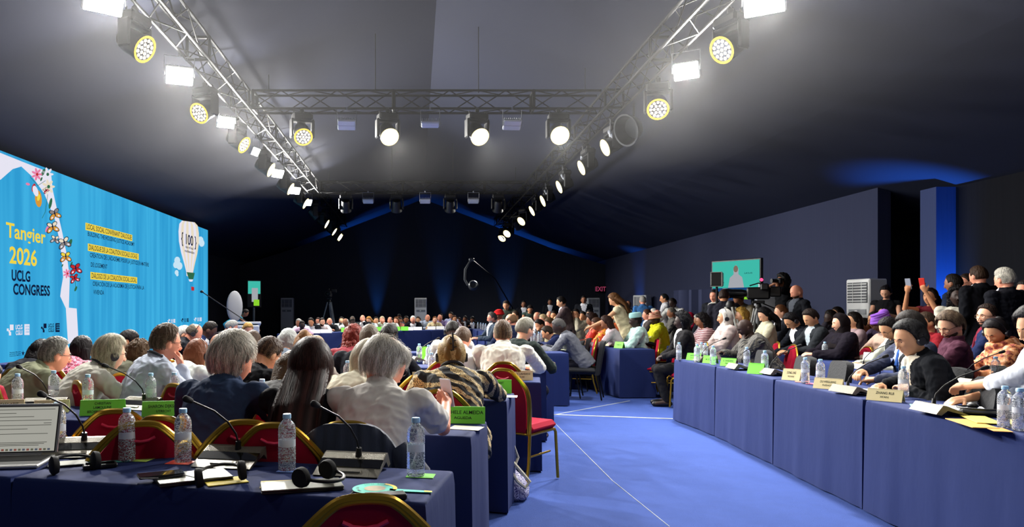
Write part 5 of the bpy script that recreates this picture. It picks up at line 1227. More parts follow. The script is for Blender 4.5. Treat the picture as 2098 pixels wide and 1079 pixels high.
    for sx in (-1, 1):
        e0 = head_surface(np.array([[sx * .31, .93, .05]]) / np.linalg.norm([.31, .93, .05]))[0] * sf; e0[1] -= .006
        eyes.ell(e0, (.0115, .010, .0075 if lod < 2 else .006), 12, 8, 1, Mh); eyes.ell(e0 + np.array([0, .0072, -.0005]), (.0055, .004, .0055), 10, 6, 2, Mh)
        eyes.ell(e0 + np.array([0, .003, .0055]), (.0135, .010, .0045), 10, 6, 0, Mh)
        if hair[0] not in ('hijabx',):
            br = [head_surface(np.array([[sx * u, .93, v]]) / np.linalg.norm([u, .93, v]))[0] * sf + np.array([0, .001, 0]) for u, v in ((.16, .2), (.3, .235), (.45, .19))]
            eyes.tube(br, [.0022, .0032, .0015], 6, 3, Mh)
    lipz = [head_surface(np.array([[u, .88, v]]) / np.linalg.norm([u, .88, v]))[0] * sf for u, v in ((-.19, -.545), (-.08, -.535), (0, -.54), (.08, -.535), (.19, -.545))]
    eyes.tube(lipz, [.0015, .0045, .005, .0045, .0015], 6, 4, Mh)
    if lod < 2:
        nsx = head_surface(np.array([[.07, .97, -.27]]))[0] * sf
        for sx in (-1, 1): eyes.ell((sx * .010, nsx[1] - .001, nsx[2] + .002), (.0095, .009, .007), 8, 6, 0, Mh)
    browc = hair[1] if hair[0] not in ('hijab', 'turban', 'cap', 'wrap') else '#1c1410'
    lipc = {'l': '#b4645c', 'r': '#b05a50', 't': '#a0584c', 'b': '#6a3c34', 'd': '#3c2420', 'k': '#301c18', 'a': '#b06a5c'}[skin]
    bmats = [skm, mat('eye_white', '#d8d4cc', .3), mat('eye_dark', '#20140f', .2), hair_mat(browc), mat('lip' + lipc[1:], lipc, .45), cloth_mat(legs), mat('shoe_black', '#101012', .4)]
    def post_body(V, Fc):
        return V, None
    TASKS.append((b, vox, 'body', t, bmats, dict(extra=eyes, seed=seed)))
    # ---- clothing
    kind = top[0]; tm = cloth_mat(top[1]); tmats = [tm]
    def torso_frame(V):
        rel = V - H; h = rel @ tdir; f = rel @ fwd; return V[:, 0], f, h
    if kind != 'none':
        c = MB(); o = {'shirt': .014, 'jacket': .026, 'tee': .012, 'dress': .012, 'vest': .014, 'robe': .04, 'shawl': .05, 'coat': .03}[kind]
        torso(c, o, -.1, belly=belly)
        rs = {'jacket': .018, 'robe': .035, 'shawl': .03, 'shirt': .014, 'coat': .02}.get(kind, .012)
        sleeve = top[2] if len(top) > 2 else ('long' if kind in ('shirt', 'jacket', 'robe', 'shawl', 'coat') else 'short')
        for k in (0, 1):
            Sh, E, W = A[k]; i2 = np.array([(-1, 1)[k] * -.02, 0, 0])
            c.caps(Sh + i2 - tdir * .0, Sh, .056 * sc_ + rs, .052 * sc_ + rs, 12)
            if sleeve == 'long':
                c.caps(Sh, E, .05 * sc_ + rs, .04 * sc_ + rs, 14); c.caps(E, E + (W - E) * .93, .04 * sc_ + rs, .03 * sc_ + rs * .9, 14)
            elif sleeve == 'elbow': c.caps(Sh, Sh + (E - Sh) * .93, .05 * sc_ + rs, .048 * sc_ + rs * 1.4, 14)
            elif sleeve == 'rolled': c.caps(Sh, E, .05 * sc_ + rs, .042 * sc_ + rs, 14); c.caps(E, E + (W - E) * .3, .042 * sc_ + rs, .04 * sc_ + rs * .9, 14)
            elif sleeve == 'short': c.caps(Sh, Sh + (E - Sh) * .66, .05 * sc_ + rs, .048 * sc_ + rs * 1.3, 14)
        if kind in ('shirt', 'jacket', 'coat'):      # collar
            rr = .062 if not fem else .054; cc = N + tdir * .022
            ring = [cc + np.array([math.cos(q) * rr, 0, 0]) + fwd * math.sin(q) * rr * 1.02 - tdir * .018 * max(0, math.sin(q)) for q in np.linspace(0, 2 * math.pi, 18)[:-1]]
            c.tube(ring, .014, 6, closed=True)
        elif kind == 'shawl':
            ring = [N + tdir * .01 + np.array([math.cos(q) * .09, 0, 0]) + fwd * math.sin(q) * .09 for q in np.linspace(0, 2 * math.pi, 16)[:-1]]; c.tube(ring, .035, 8, closed=True)
        if kind == 'jacket' or kind == 'coat':
            under = cloth_mat(top[3] if len(top) > 3 else '#d8d8dc'); tie = cloth_mat(top[4]) if len(top) > 4 and top[4] else under
            tmats = [tm, under, tie]
        if 'lanyard' in ex: tmats = tmats + [mat('lanyard_dark', '#22242c', .7)]
        def post_cloth(V, cen, Nn, kind=kind):
            mi = np.zeros(len(cen), int)
            if kind in ('jacket', 'coat'):
                x, f, h = torso_frame(cen); hN = L
                v = (f > .03) & (f < .165) & (h > L * .45) & (np.abs(x) < .012 + .085 * np.clip((h - L * .45) / (L * .55), 0, 1))
                mi[v] = 1; mi[v & (np.abs(x) < .014 + .012 * np.clip(1 - h / L, 0, 1) * 3)] = 2
            return mi
        TASKS.append((c, max(vox, .0085), {'shirt': 'shirt', 'jacket': 'jacket', 'tee': 'top', 'dress': 'dress', 'vest': 'top', 'robe': 'robe', 'shawl': 'shawl', 'coat': 'coat'}[kind], t, tmats, dict(post=post_cloth, fold=(.0075 if kind != 'shawl' else .012) if lod < 2 else .008, seed=seed)))
    tr = MB(); 
    if legs:
        tr.caps(H + np.array([-.07, 0, -.01]), H + np.array([.07, 0, -.01]), .115, .115, 14)
        for hp_, kn, an in LG: tr.caps(hp_, kn, .092, .072, 12); tr.caps(kn, an + np.array([0, 0, .0]), .068, .055, 12)
        TASKS.append((tr, max(vox, .012), 'trousers', t, [cloth_mat(legs)], dict(fold=.006, seed=seed + 5)))
        s_ = MB()
        for hp_, kn, an in LG: s_.caps(an + np.array([0, -.03, -.055]), an + np.array([0, .17, -.062]), .042, .036, 10)
        s_.v = [np.maximum(v, np.array([-9, -9, 0.003])) for v in s_.v]; s_.obj('shoes', bmats[6], t)
    # ---- hair and headgear (own surfaces over the skull)
    st = hair[0]; hm = hair_mat(hair[1] if hair[1][0] == '#' else '#1a1412'); nu, nv = (96, 64) if lod == 0 else (48, 32) if lod == 1 else (28, 18)
    D = head_grid(nu, nv); x, y, z = D[..., 0], D[..., 1], D[..., 2]; S0 = head_surface(D, fem) * sf
    def sm(v, w_=.1): return 1 / (1 + np.exp(-v / w_))
    def shell(thick, mask, name, m, disp=0, fr=30, seed_=0):
        tt = mask * thick - (1 - mask) * .02
        n3 = nz(D.reshape(-1, 3), fr, seed_).reshape(x.shape) * disp * mask
        Q = S0 + D * (tt + n3)[..., None]
        bb = MB(); bb.add(Q.reshape(-1, 3), grid_faces(nv, nu), 0, Mh); return bb, Q, mask
    face = sm(y * 1.0 - .30 - .42 * np.clip(z, 0, 1) ** 2 * 1.2 + .10 * np.clip(-z, 0, 1), .05) * sm(.74 - z, .05)     # 1 in the face area
    nape = sm(-z - .52 + .25 * np.clip(y, 0, 1), .06)
    sideb = sm(y - .12, .05) * sm(-z - .05, .06)
    strands = None
    if st in ('short', 'fade', 'fringe', 'thin', 'full'):
        ear_ = np.exp(-((y + .06) / .17) ** 2 - ((z + .12) / .2) ** 2) * (np.abs(x) > .6)
        if st not in ('full', 'thin'): nape = sm(-z - .40 + .2 * np.clip(y, 0, 1), .05)
        m = (1 - face) * (1 - nape) * (1 - sideb) * (1 - np.clip(ear_ * 1.6, 0, 1))
        if st == 'fringe': m = m * sm(.52 - z + .55 * np.clip(-y, 0, 1), .06)
        if st == 'thin': m = m * (1 - .75 * sm(z - .72, .06) * sm(y + .55, .2))
        th_ = (.012 if st != 'fade' else .003 + .013 * sm(z - .35, .12)) * (hair[2] if len(hair) > 2 else 1)
        bb, Q, mk = shell(th_, m, 'hair', hm, .003, 22, seed); strands = (.4, .03, .7)
        if st == 'fade' and lod == 0: strands = (.25, .012, .5)
        bb.obj('hair', hm, t, auto=180)
    elif st == 'bald': pass
    elif st in ('bob', 'long', 'bun', 'pony'):
        m = (1 - face) * (1 - sm(y - .1, .05) * sm(-z - .1, .06) * .9)
        bb, Q, mk = shell(.02 if st != 'bun' else .014, m, 'hair', hm, .004, 14, seed)
        if st in ('bob', 'long', 'pony'):
            drop = {'bob': .11, 'long': .34, 'pony': .2}[st] * (hair[2] if len(hair) > 2 else 1)
            n = 40 if lod == 0 else 26; V = []; k = 12; wv = .004 + (.006 if 'curly' in ex else 0)
            for j in range(k + 1):
                v = j / k
                for i in range(n):
                    q = math.pi * (1.12 + 1.0 * 0) + 0; ang = 2 * math.pi * i / n
                    r_x = (.092 + .012 * math.sin(v * 3)) * (1 + .1 * v if st != 'bob' else 1 - .1 * v); r_y = .075 * (1 - .3 * v if st == 'long' else 1 - .15 * v)
                    if st == 'pony': r_x *= (1 - .6 * v); r_y *= (1 - .4 * v)
                    rp = 1 + wv / .08 * math.sin(ang * 11 + v * 3 + seed) + .03 * math.sin(ang * 23 + 2 * v)
                    yc = -.035 - .03 * v if st != 'bob' else -.03
                    lc = np.array([math.cos(ang) * r_x * rp, yc + math.sin(ang) * r_y * rp * (1 if math.sin(ang) < 0 else .55), .02 - v * (drop + .06)])
                    if st in ('long',):   # hang straight down from the head, following gravity
                        top_ = Hm @ np.array([lc[0], lc[1], .02 - min(v, .3) * .3]) ; wp = HCn + top_; wp[2] -= max(0, v - .3) * (drop + .06) * 1.25; yb = H[1] + tdir[1] * (wp[2] - H[2]) / tdir[2] - .165 + .03 * math.sin(ang)
                        if v > .1: wp[1] = wp[1] + (min(wp[1], yb) - wp[1]) * min(1, (v - .1) * 2.6)
                    else: wp = HCn + Hm @ lc
                    V.append(wp)
            bb.add(V, [(j * n + i, (j + 1) * n + i, (j + 1) * n + (i + 1) % n, j * n + (i + 1) % n) for j in range(k) for i in range(n)] + [tuple(range(n)), tuple(range(k * n, (k + 1) * n))[::-1]])
            strands = (.9, drop, .75)
        if st == 'bun':
            bb.ell((0, -.095, .04), (.044, .035, .06), 16, 12, 0, Mh); bb.ell((.03, -.09, -.01), (.03, .03, .05), 14, 10, 0, Mh); bb.ell((-.03, -.09, -.01), (.03, .03, .05), 14, 10, 0, Mh); strands = (.5, .05, .6)
        bb.obj('hair', hm, t, auto=180)
    elif st in ('curly', 'afro'):
        m = (1 - face) * (1 - sideb); thk = .045 if st == 'afro' else .032
        bb = MB(); tt = m * (thk + .01 * nz(D.reshape(-1, 3), 9, seed).reshape(x.shape) + .007 * nz(D.reshape(-1, 3), 26, seed + 1).reshape(x.shape)) - (1 - m) * .02
        bb.add((S0 + D * tt[..., None]).reshape(-1, 3), grid_faces(nv, nu), 0, Mh)
        if len(hair) > 2:
            for k in range(60 if lod < 2 else 24):
                ang = rnd.uniform(math.pi * .95, math.pi * 2.05); v = rnd.random(); bb.ell((math.cos(ang) * .085, math.sin(ang) * .08 - .01, -.02 - v * .12 * hair[2]), (.024, .024, .03), 8, 6, 0, Mh)
        if lod < 2:
            for k in range(420):
                i, j = rnd.randrange(2, nv - 3), rnd.randrange(nu)
                if m[i, j] > .5:
                    c_ = S0[i, j] + D[i, j] * (tt[i, j] - .004); bb.ell(c_, (.007, .007, .009), 6, 5, 0, Mh)
        bb.obj('hair', hm, t, auto=180)
    elif st in ('hijab', 'turban', 'wrap', 'cap', 'veil'):
        cm_ = cloth_mat(hair[1])
        if st in ('hijab', 'veil'):
            m = 1 - sm(y * 1.0 - .42 - .3 * np.clip(z, 0, 1) ** 2, .04) * sm(.66 - z, .05) * sm(z + .9, .05)
            bb, Q, mk = shell(.02, m, 'headscarf', cm_, .004, 6, seed)
            V = []; n = 28
            for j, (zz, rx, ry, yc) in enumerate(((-.03, .09, .1, -.015), (-.1, .085, .095, -.01), (-.15, .1, .1, 0), (-.2, .15, .12, 0), (-.25, .19, .135, 0.005), (-.29, .2, .14, .005))):
                for i in range(n):
                    q = 2 * math.pi * i / n; rp = 1 + .03 * math.sin(q * 7 + j); V.append((math.cos(q) * rx * rp, yc + math.sin(q) * ry * rp * (.72 if math.sin(q) > 0 and j < 2 else 1), zz))
            bb.add(V, [(j * n + i, (j + 1) * n + i, (j + 1) * n + (i + 1) % n, j * n + (i + 1) % n) for j in range(5) for i in range(n)], 0, M4(rotm(R(hy), hp * .4), HCn))
            bb.obj('headscarf', cm_, t, auto=180)
        elif st == 'cap':
            bb = MB(); bb.lathe([(.088, 0), (.092, .03), (.084, .075), (.06, .085), (.001, .086)], 28, 0, M4(Hm, HCn + Hm @ np.array([0, -.008, .052])) @ Matrix.Scale(1.14, 4, (0, 1, 0))); bb.obj('cap', cm_, t, auto=40)
            m = (1 - face) * (1 - nape) * (1 - sideb); b2, _, _ = shell(.007, m, 'hair', hair_mat('#1a1412')); b2.obj('hair', hair_mat('#1a1412'), t, auto=180)
        else:
            bb = MB(); k = 5 if st == 'wrap' else 4
            bb.ell((0, -.012, .065), (.09, .115, .085), 24, 14, 0, Mh)
            for q in range(k): bb.tube([(math.cos(u) * (.088 - .006 * q) , -.012 + math.sin(u) * (.11 - .008 * q), .035 + .022 * q + .01 * math.sin(u + q * 1.5)) for u in np.linspace(0, 2 * math.pi, 22)[:-1]], .017, 8, 0, Mh, closed=True)
            if st == 'wrap': bb.ell((0, -.07, .12), (.06, .06, .05), 14, 10, 0, Mh)
            bb.obj('headwrap', cm_, t, auto=180)
    # fine strands lying along the hair surface
    if strands and lod == 0:
        cov, ln, spread = strands; sb = MB(); V = []; Fs = []; Ms = []; nS = 6500; nseg = 6; c0 = 0
        crown = np.array([0, -.45, .89]); crown /= np.linalg.norm(crown)
        rs_ = np.random.RandomState(seed); i = 0; tries = 0
        thick = .013 if st in ('short', 'thin', 'fringe', 'fade', 'full') else (.014 if st == 'bun' else .02)
        if st == 'fade': thick = .006
        if st in ('short', 'thin', 'fade', 'fringe', 'full') and len(hair) > 2: thick *= hair[2]
        while i < nS and tries < nS * 4:
            tries += 1; d = rs_.normal(size=3); d /= np.linalg.norm(d)
            if d[2] < -.75: continue
            vi = int(math.acos(d[2]) / math.pi * nv); ui = int((math.atan2(d[1], d[0]) % (2 * math.pi)) / (2 * math.pi) * nu) % nu
            if mk[vi, ui] < .82: continue
            tang = d - crown; 
            if st == 'bun': tang = (np.array([0, -1., .05]) - d) 
            elif d[2] < .3 or st in ('long', 'bob'): tang = tang * .5 + np.array([0, 0, -1.])
            tang = tang + rs_.normal(size=3) * .36; tang -= d * np.dot(tang, d); tang /= np.linalg.norm(tang) + 1e-9
            L0 = (.05 if st in ('full', 'thin') else .032 if st in ('short', 'fringe') else .012 if st == 'fade' else .07) * rs_.uniform(.6, 1.3)
            de = d + tang * (L0 / .1); de /= np.linalg.norm(de); ve = int(math.acos(max(-1, min(1, de[2]))) / math.pi * nv); ue = int((math.atan2(de[1], de[0]) % (2 * math.pi)) / (2 * math.pi) * nu) % nu
            if mk[ve, ue] < .5: L0 *= .35
            side_ = np.cross(d, tang) * .0011; lift = rs_.uniform(-.001, .009) * (.4 if st in ('bun', 'fade') else 1); mid_ = int(3 * min(.99, max(0, .5 + .5 * math.sin(d[0] * 17 + d[1] * 9 + seed) * .8 + rs_.normal() * .3))); pl = []
            for s in range(nseg):
                u = s / (nseg - 1); dd = d + tang * (u * L0 / .1); dd /= np.linalg.norm(dd); h_ = head_surface(dd[None], fem)[0] * sf if 0 else None; pl.append((dd, u))
            DD = np.array([q[0] for q in pl]); PP = head_surface(DD, fem) * sf
            for s in range(nseg):
                u = s / (nseg - 1); p = PP[s] + DD[s] * (thick + lift + (.006 if st != 'bun' else .002) * math.sin(u * 3)); w_ = side_ * (1 - .8 * u); V += [p - w_, p + w_]
            for s in range(nseg - 1): Fs.append((c0 + 2 * s, c0 + 2 * s + 1, c0 + 2 * s + 3, c0 + 2 * s + 2)); Ms.append(mid_)
            c0 += 2 * nseg; i += 1
        hc = lin(hair[1]); 
        c2_ = hair[3] if len(hair) > 3 else '#' + ''.join('%02x' % min(255, int(int(hair[1][i:i + 2], 16) * 1.5 + 8)) for i in (1, 3, 5)); cm = '#' + ''.join('%02x' % ((int(hair[1][i:i + 2], 16) + int(c2_[i:i + 2], 16)) // 2) for i in (1, 3, 5))
        lite = [mat('strand_' + q.lstrip('#'), q, .5, spec=.18) for q in (hair[1], cm, c2_)]
        sb.add(V, Fs, 0, Mh); sb.m[-len(Fs):] = Ms
        if st == 'long':
            V = []; Fs = []; Ms = []; c0 = 0; drop = .34 * (hair[2] if len(hair) > 2 else 1)
            for q in range(2600):
                ang = rs_.uniform(math.pi * .9, math.pi * 2.1); r_x, r_y = .094, .08; e = rs_.uniform(.98, 1.07); sd = rs_.uniform(0, .5); en = rs_.uniform(.75, 1.05)
                prev = None
                for s in range(9):
                    v = sd + (en - sd) * s / 8; fx_ = (1 + .1 * v) * e + .01 * math.sin(v * 9 + q); fy_ = (1 - .3 * v) * e
                    lc = np.array([math.cos(ang) * r_x * fx_, -.035 - .03 * v + math.sin(ang) * r_y * fy_, .02 - min(v, .3) * .3]); wp = HCn + Hm @ lc; wp[2] -= max(0, v - .3) * (drop + .06) * 1.25; yb = H[1] + tdir[1] * (wp[2] - H[2]) / tdir[2] - .169 + .03 * math.sin(ang) - .01 * (e - 1)
                    if v > .1: wp[1] = wp[1] + (min(wp[1], yb) - wp[1]) * min(1, (v - .1) * 2.6)
                    w_ = np.array([-math.sin(ang), math.cos(ang), 0]) * .0009; V += [wp - w_, wp + w_]
                    if s: Fs.append((c0 - 2, c0 - 1, c0 + 1, c0)); Ms.append(int(3 * min(.99, max(0, .45 + rs_.normal() * .02 + .4 * math.sin(ang * 13)))))
                    c0 += 2
            sb.add(V, Fs); sb.m[-len(Fs):] = Ms
        sb.obj('hair_strands', lite, t, auto=180)
    if 'clip' in ex:
        cb = MB()
        for q in range(6): cb.tube([(0.006 * (-1) ** q, -.11, .11 - q * .022), (.02 * (-1) ** q, -.155, .10 - q * .022)], [.006, .003], 6, 0, Mh)
        cb.tube([(0, -.115, .12), (0, -.15, .06), (0, -.14, -.01)], .006, 6, 0, Mh); cb.obj('hair_clip', mat('clip_brown', '#241a14', .3), t)
    if 'beard' in ex or 'gbeard' in ex:
        m = sm(y - .02, .08) * sm(-z - .34 + .1 * np.abs(x), .05) * (1 - np.exp(-((x / .17) ** 2 + ((z + .545) / .05) ** 2)))
        bb, _, _ = shell(.0035, m, 'beard', None, .002, 30, seed); bm = hair_mat(hair[1] if 'beard' in ex else '#8a8884'); bb.obj('beard', bm, t, auto=180)
    if 'glasses' in ex:
        gb = MB(); fy_ = head_surface(np.array([[.3, .95, .05]]))[0][1] * sf + .012
        for sx in (-1, 1):
            gb.tube([(sx * .033 + .024 * math.cos(u), fy_ - .004 * abs(math.cos(u)), .004 + .018 * math.sin(u)) for u in np.linspace(0, 6.283, 15)[:-1]], .0018, 6, 0, Mh, closed=True)
            gb.tube([(sx * .057, fy_ - .004, .01), (sx * .078, .02, .008), (sx * .08, -.02, -.002)], .0018, 6, 0, Mh)
        gb.tube([(-.009, fy_, .008), (.009, fy_, .008)], .0018, 6, 0, Mh); gb.obj('glasses', mat('spectacle_frame', '#2a2420', .3, .3), t)
    if 'headset' in ex or 'headsetp' in ex:
        hb = MB(); c_ = mat('headset_black', '#2c2c32', .35, .3) if 'headset' in ex else mat('headset_pink', '#c83868', .5); hr = .026 if st != 'afro' else .05
        hb.tube([(math.cos(u) * (.088), -.005, .0 + math.sin(u) * (.118 + hr * .6)) for u in np.linspace(-.05, math.pi + .05, 17)], .0055, 6, 0, Mh)
        for sx in (-1, 1): hb.lathe([(.001, -.012), (.028, -.012), (.032, 0), (.028, .012), (.001, .014)], 16, 0, Mh @ Matrix.Translation((sx * .092, -.003, -.015)) @ Matrix.Rotation(R(90), 4, 'Y'))
        hb.obj('headset', c_, t)
    if 'lanyard' in ex:
        lb = MB(); rr = .075; ring = [N + tdir * (.022 - .03 * max(0, math.sin(q))) + np.array([math.cos(q) * rr, 0, 0]) + fwd * math.sin(q) * rr for q in np.linspace(-math.pi, 0, 12)]
        lb.tube(ring, .009, 6); lb.obj('lanyard', mat('lanyard_dark', '#22242c', .7), t)
    if 'tie' in ex or (kind == 'jacket' and len(top) > 4 and top[4]):
        tb = MB(); 
        pth = [N - tdir * .03 + fwd * .085, N - tdir * .1 + fwd * .122, N - tdir * .2 + fwd * .14]; tb.tube(pth, [.016, .014, .02], 6); tb.obj('tie', cloth_mat(top[4] if len(top) > 4 else '#20242c'), t)
    for e in ex:
        if isinstance(e, tuple) and e[0] == 'watch':
            Sh, E, W = A[e[1]]; wb = MB(); u = (W - E) / np.linalg.norm(W - E); wb.tube([W - u * .03, W - u * .045], .031, 12); wb.obj('watch', M_black, t)
        if isinstance(e, tuple) and e[0] == 'phone':
            Sh, E, W = A[e[1]]; u = (W - E) / np.linalg.norm(W - E); c_ = W + u * .1; ca2 = Matrix.Rotation(R(a), 4, 'Z'); wp = ca2 @ Vector(c_)
            ph = thing('smartphone', e[2], 'phone', (wp.x + loc[0], wp.y + loc[1], wp.z + .03), R(a + (e[4] if len(e) > 4 else 0))); ph.rotation_euler[0] = R(-15)
            pb = MB(); pb.rbox((0, 0, 0), (.074, .009, .15), .004); pb.obj('body', mat('phone' + e[3][1:], e[3], .3), ph); pb = MB(); pb.box((0, -.0052, 0), (.066, .001, .138)); pb.obj('screen', mat('phone_glass', '#14161a'), ph)
    if sit and chair_kind:
        cp = (loc[0] + cdx, loc[1])
        lab = ('red chair under the ' if chair_kind == 'red' else 'black chair under the ') + ' '.join(label.split()[:12]).rstrip(',')
        (BQ if chair_kind == 'red' else BC).place((cp[0], cp[1], 0), R(a), lab)
    return t
def flush_tasks():
    tmp = []
    for b, vox, name, parent, mats, o in TASKS:
        me = b.mesh('tmp', False); ob = bpy.data.objects.new('tmp', me); COL.objects.link(ob)
        md = ob.modifiers.new('r', 'REMESH'); md.mode = 'VOXEL'; md.voxel_size = vox; md.use_smooth_shade = True
        m2 = ob.modifiers.new('s', 'SMOOTH'); m2.factor = .5; m2.iterations = 2 if name == 'body' else 6
        tmp.append(ob)
    dg = bpy.context.evaluated_depsgraph_get()
    for ob, (b, vox, name, parent, mats, o) in zip(tmp, TASKS):
        ev = ob.evaluated_get(dg); me = bpy.data.meshes.new_from_object(ev); n = len(me.vertices)
        me.name = name
        if o.get('fold'):
            V = np.zeros(n * 3, 'f'); me.vertices.foreach_get('co', V); V = V.reshape(-1, 3).astype(float); Nn = np.zeros(n * 3, 'f'); me.vertices.foreach_get('normal', Nn); Nn = Nn.reshape(-1, 3)
            s = o['seed']; w_ = V + .05 * np.stack([nz(V, 9, s), nz(V, 8, s + 3), nz(V, 7, s + 5)], -1)
            d = (1 - np.abs(nz(w_ * np.array([1, 1, 1.7]), 30, s)) * 2.4) * .55 + (1 - np.abs(nz(w_ * np.array([1.3, 1, .8]), 55, s + 4)) * 2) * .3 + nz(w_, 90, s + 2) * .12
            V = V + Nn * (d * o['fold'])[:, None]; me.vertices.foreach_set('co', V.astype('f').ravel())
        for m in mats: me.materials.append(m)
        if o.get('post'):
            npg = len(me.polygons); cen = np.zeros(npg * 3, 'f'); me.polygons.foreach_get('center', cen); mi = o['post'](None, cen.reshape(-1, 3).astype(float), None)
            me.polygons.foreach_set('material_index', mi.astype('i'))
        if o.get('extra') is not None:      # eyes, brows and lips join the body's surface
            ex = o['extra']; V0 = np.zeros(n * 3, 'f'); me.vertices.foreach_get('co', V0); fs = [tuple(p.vertices) for p in me.polygons] if 0 else None
            import bmesh
            bm = bmesh.new(); bm.from_mesh(me); VV = np.concatenate(ex.v); vs = [bm.verts.new(v) for v in VV]
            for f, m in zip(ex.f, ex.m):
                try: fc = bm.faces.new([vs[i] for i in f]); fc.material_index = m; fc.smooth = True
                except ValueError: pass
            bm.to_mesh(me); bm.free()
        me.polygons.foreach_set('use_smooth', [True] * len(me.polygons)); me.update()
        ro = bpy.data.objects.new(name, me); COL.objects.link(ro); ro.parent = parent
    for ob in tmp:
        m = ob.data; bpy.data.objects.remove(ob); bpy.data.meshes.remove(m)
    TASKS.clear()
pattern('leopard', 'leaf', [(0, '#000000'), (.58, '#ffffff')], 5)
pattern('pinkprint', 'spots', [(0, '#e84878'), (.3, '#3a1020'), (.5, '#f090a8')], 45)
pattern('stripes_dark', 'stripes', [(0, '#26262a'), (.45, '#8a8478'), (.6, '#26262a'), (.8, '#5c584e')], 14)
pattern('stripes_pink', 'hstripes', [(0, '#6a2c38'), (.5, '#d8b8b8')], 12)
pattern('rust_print', 'noise', [(0, '#7a2c1c'), (.46, '#c07848'), (.6, '#e0a880')], 22)
pattern('orange_print', 'noise', [(0, '#c83c1c'), (.45, '#e08a24'), (.6, '#e8c040')], 16)
pattern('red_print', 'noise', [(0, '#c02c24'), (.55, '#e87048'), (.7, '#e8c8a0')], 20)
pattern('headwrap_print', 'hstripes', [(0, '#b01c34'), (.3, '#e8d040'), (.4, '#204030'), (.6, '#c82840'), (.8, '#e8e0c0')], 14)
pattern('flower_cream', 'noise', [(0, '#c8b88c'), (.5, '#e8dcb4'), (.62, '#8a9058')], 24)
pattern('black_flower', 'noise', [(0, '#101012'), (.6, '#101012'), (.66, '#b8b088')], 14)
pattern('cyan_robe', 'stripes', [(0, '#9fc4bc'), (.55, '#b8d8d0')], 10)
pattern('check_pink', 'stripes', [(0, '#b8a0a4'), (.5, '#8c6c74')], 18)
K = '#17181c'
# ---- second row, seen from behind
person('person in a crumpled white shirt and glasses, lifting a phone at the table end', 790, 697, 3.42, -14, hy=-26, hs=1.1, hair=('thin', '#a39c8e', 1.5, '#ece6da'), skin='r', top=('shirt', '#d2cdc6', 'short'), legs='#2a2c34', arms=('table', ('e', .125, 3.42, .80, .15, 3.66, .87)), lod=0, hp=28, ex=('glasses', ('phone', 1, 'pale phone held by the person in the crumpled white shirt', '#d8d8dc', 150)), wide=1.02, chair_kind=None)
person('person in a sleeveless black top seated between denim shirt and crumpled white shirt', 637, 703, 3.55, -4, hs=1.08, hair=('long', '#241614', .95, '#3c2420'), fem=True, top=('vest', '#16161a', 'none'), arms=('fold', 'out'), lod=0, hp=10)
person('person in a dark denim shirt seated behind two foreground microphones', 478, 692, 3.7, -14, hy=-22, hs=1.08, hair=('full', '#8a867a', 2.1, '#d8d0c0'), skin='r', top=('shirt', '#2c3a54'), arms=('table', 'table'), lod=0, hp=14, wide=1.02)
person('person in a pale beige collared shirt just beyond the crumpled white shirt', 757, 703, 4.35, -40, hair=('bob', '#b0a890', .5, '#d8d0b8'), top=('shirt', '#c9c4ae'), lod=0, hp=22)
person('person in a black and leopard print blouse with a hair clip and headset', 925, 692, 4.8, 2, hs=1.06, cdx=-.12, hair=('bun', '#7a5a30', 1, '#d8bc84'), fem=True, top=('shirt', 'leopard'), lod=0, hp=20, wide=1.2, ex=('clip', 'lanyard', 'headset'), arms=('table', 'out'))
person('person in a black floral top, mostly hidden between denim shirt and sleeveless black top', 598, 722, 4.5, -20, hair=('pony', '#4a3a28'), fem=True, top=('tee', 'black_flower'))
person('person in a black suit bowing deeply beyond the denim shirt', 548, 694, 5.0, -38, hair=('fade', '#3c2c22', 1.2, '#6a5240'), top=('jacket', K), hp=40, lod=0)
person('person in a light blue-grey shirt, glasses and lanyard, hand at chin', 340, 667, 4.95, -52, hair=('fade', '#4a3c30', 1.3, '#7a6858'), skin='r', top=('shirt', '#b4bccb'), arms=('table', 'chin'), ex=('glasses', 'lanyard'), hp=8, lod=0, wide=1.15)
person('person in a wide white shirt with black headset, glasses and lanyard', 227, 690, 5.0, -50, hair=('bob', '#8f8670', .55, '#d0c8ac'), fem=True, top=('shirt', '#c9c6ba'), ex=('headset', 'glasses', 'lanyard'), hp=10, lod=0, wide=1.15)
person('person in a loose beige-green jacket and glasses sitting before the screen', 113, 694, 5.15, -48, hair=('fade', '#6a6862', 1.2, '#a8a49a'), skin='r', top=('jacket', '#7d8068', 'long', '#c8c8c8'), ex=('glasses',), hp=10, lod=0, wide=1.25)
person('person in a bright pink patterned blouse behind the beige-green jacket', 168, 690, 6.3, -12, hair=('bob', '#171315', 1.3), fem=True, skin='t', top=('tee', 'pinkprint', 'long'), hp=6)
person('person in dark grey long sleeves tucked behind the beige-green jacket', 84, 697, 6.5, -10, hair=('bob', '#141214', .8), fem=True, skin='b', top=('tee', '#22242a', 'long'))
person('person in a dark navy jacket cut by the picture edge beneath the screen', -30, 742, 5.2, -30, hair=('short', '#141418'), top=('jacket', '#1a1e2c'), arms=('table', 'out'))
person('person in a plain olive grey top behind the white shirt and headset', 285, 700, 6.4, -30, hair=('curly', '#4a3826', .8), fem=True, top=('tee', '#5a5a4c', 'long'), hp=10)
person('person in a dark blue-grey jacket looking along the screen', 262, 677, 7.6, -70, hair=('short', '#1e1a1a'), skin='t', top=('jacket', '#20242e'))
person('person in a pleated white blouse with a thin black headset band', 404, 697, 5.9, -24, hair=('bob', '#6a3e28', 1.0), fem=True, top=('tee', '#c9d0ca', 'long'), ex=('headset',), hp=10, lod=1)
person('person in a tan jacket wearing a black headset beyond the denim shirt', 447, 684, 7.4, -20, hair=('bald', '#3a2a20'), skin='b', top=('jacket', '#8a7c62'), ex=('headset',), hp=10)
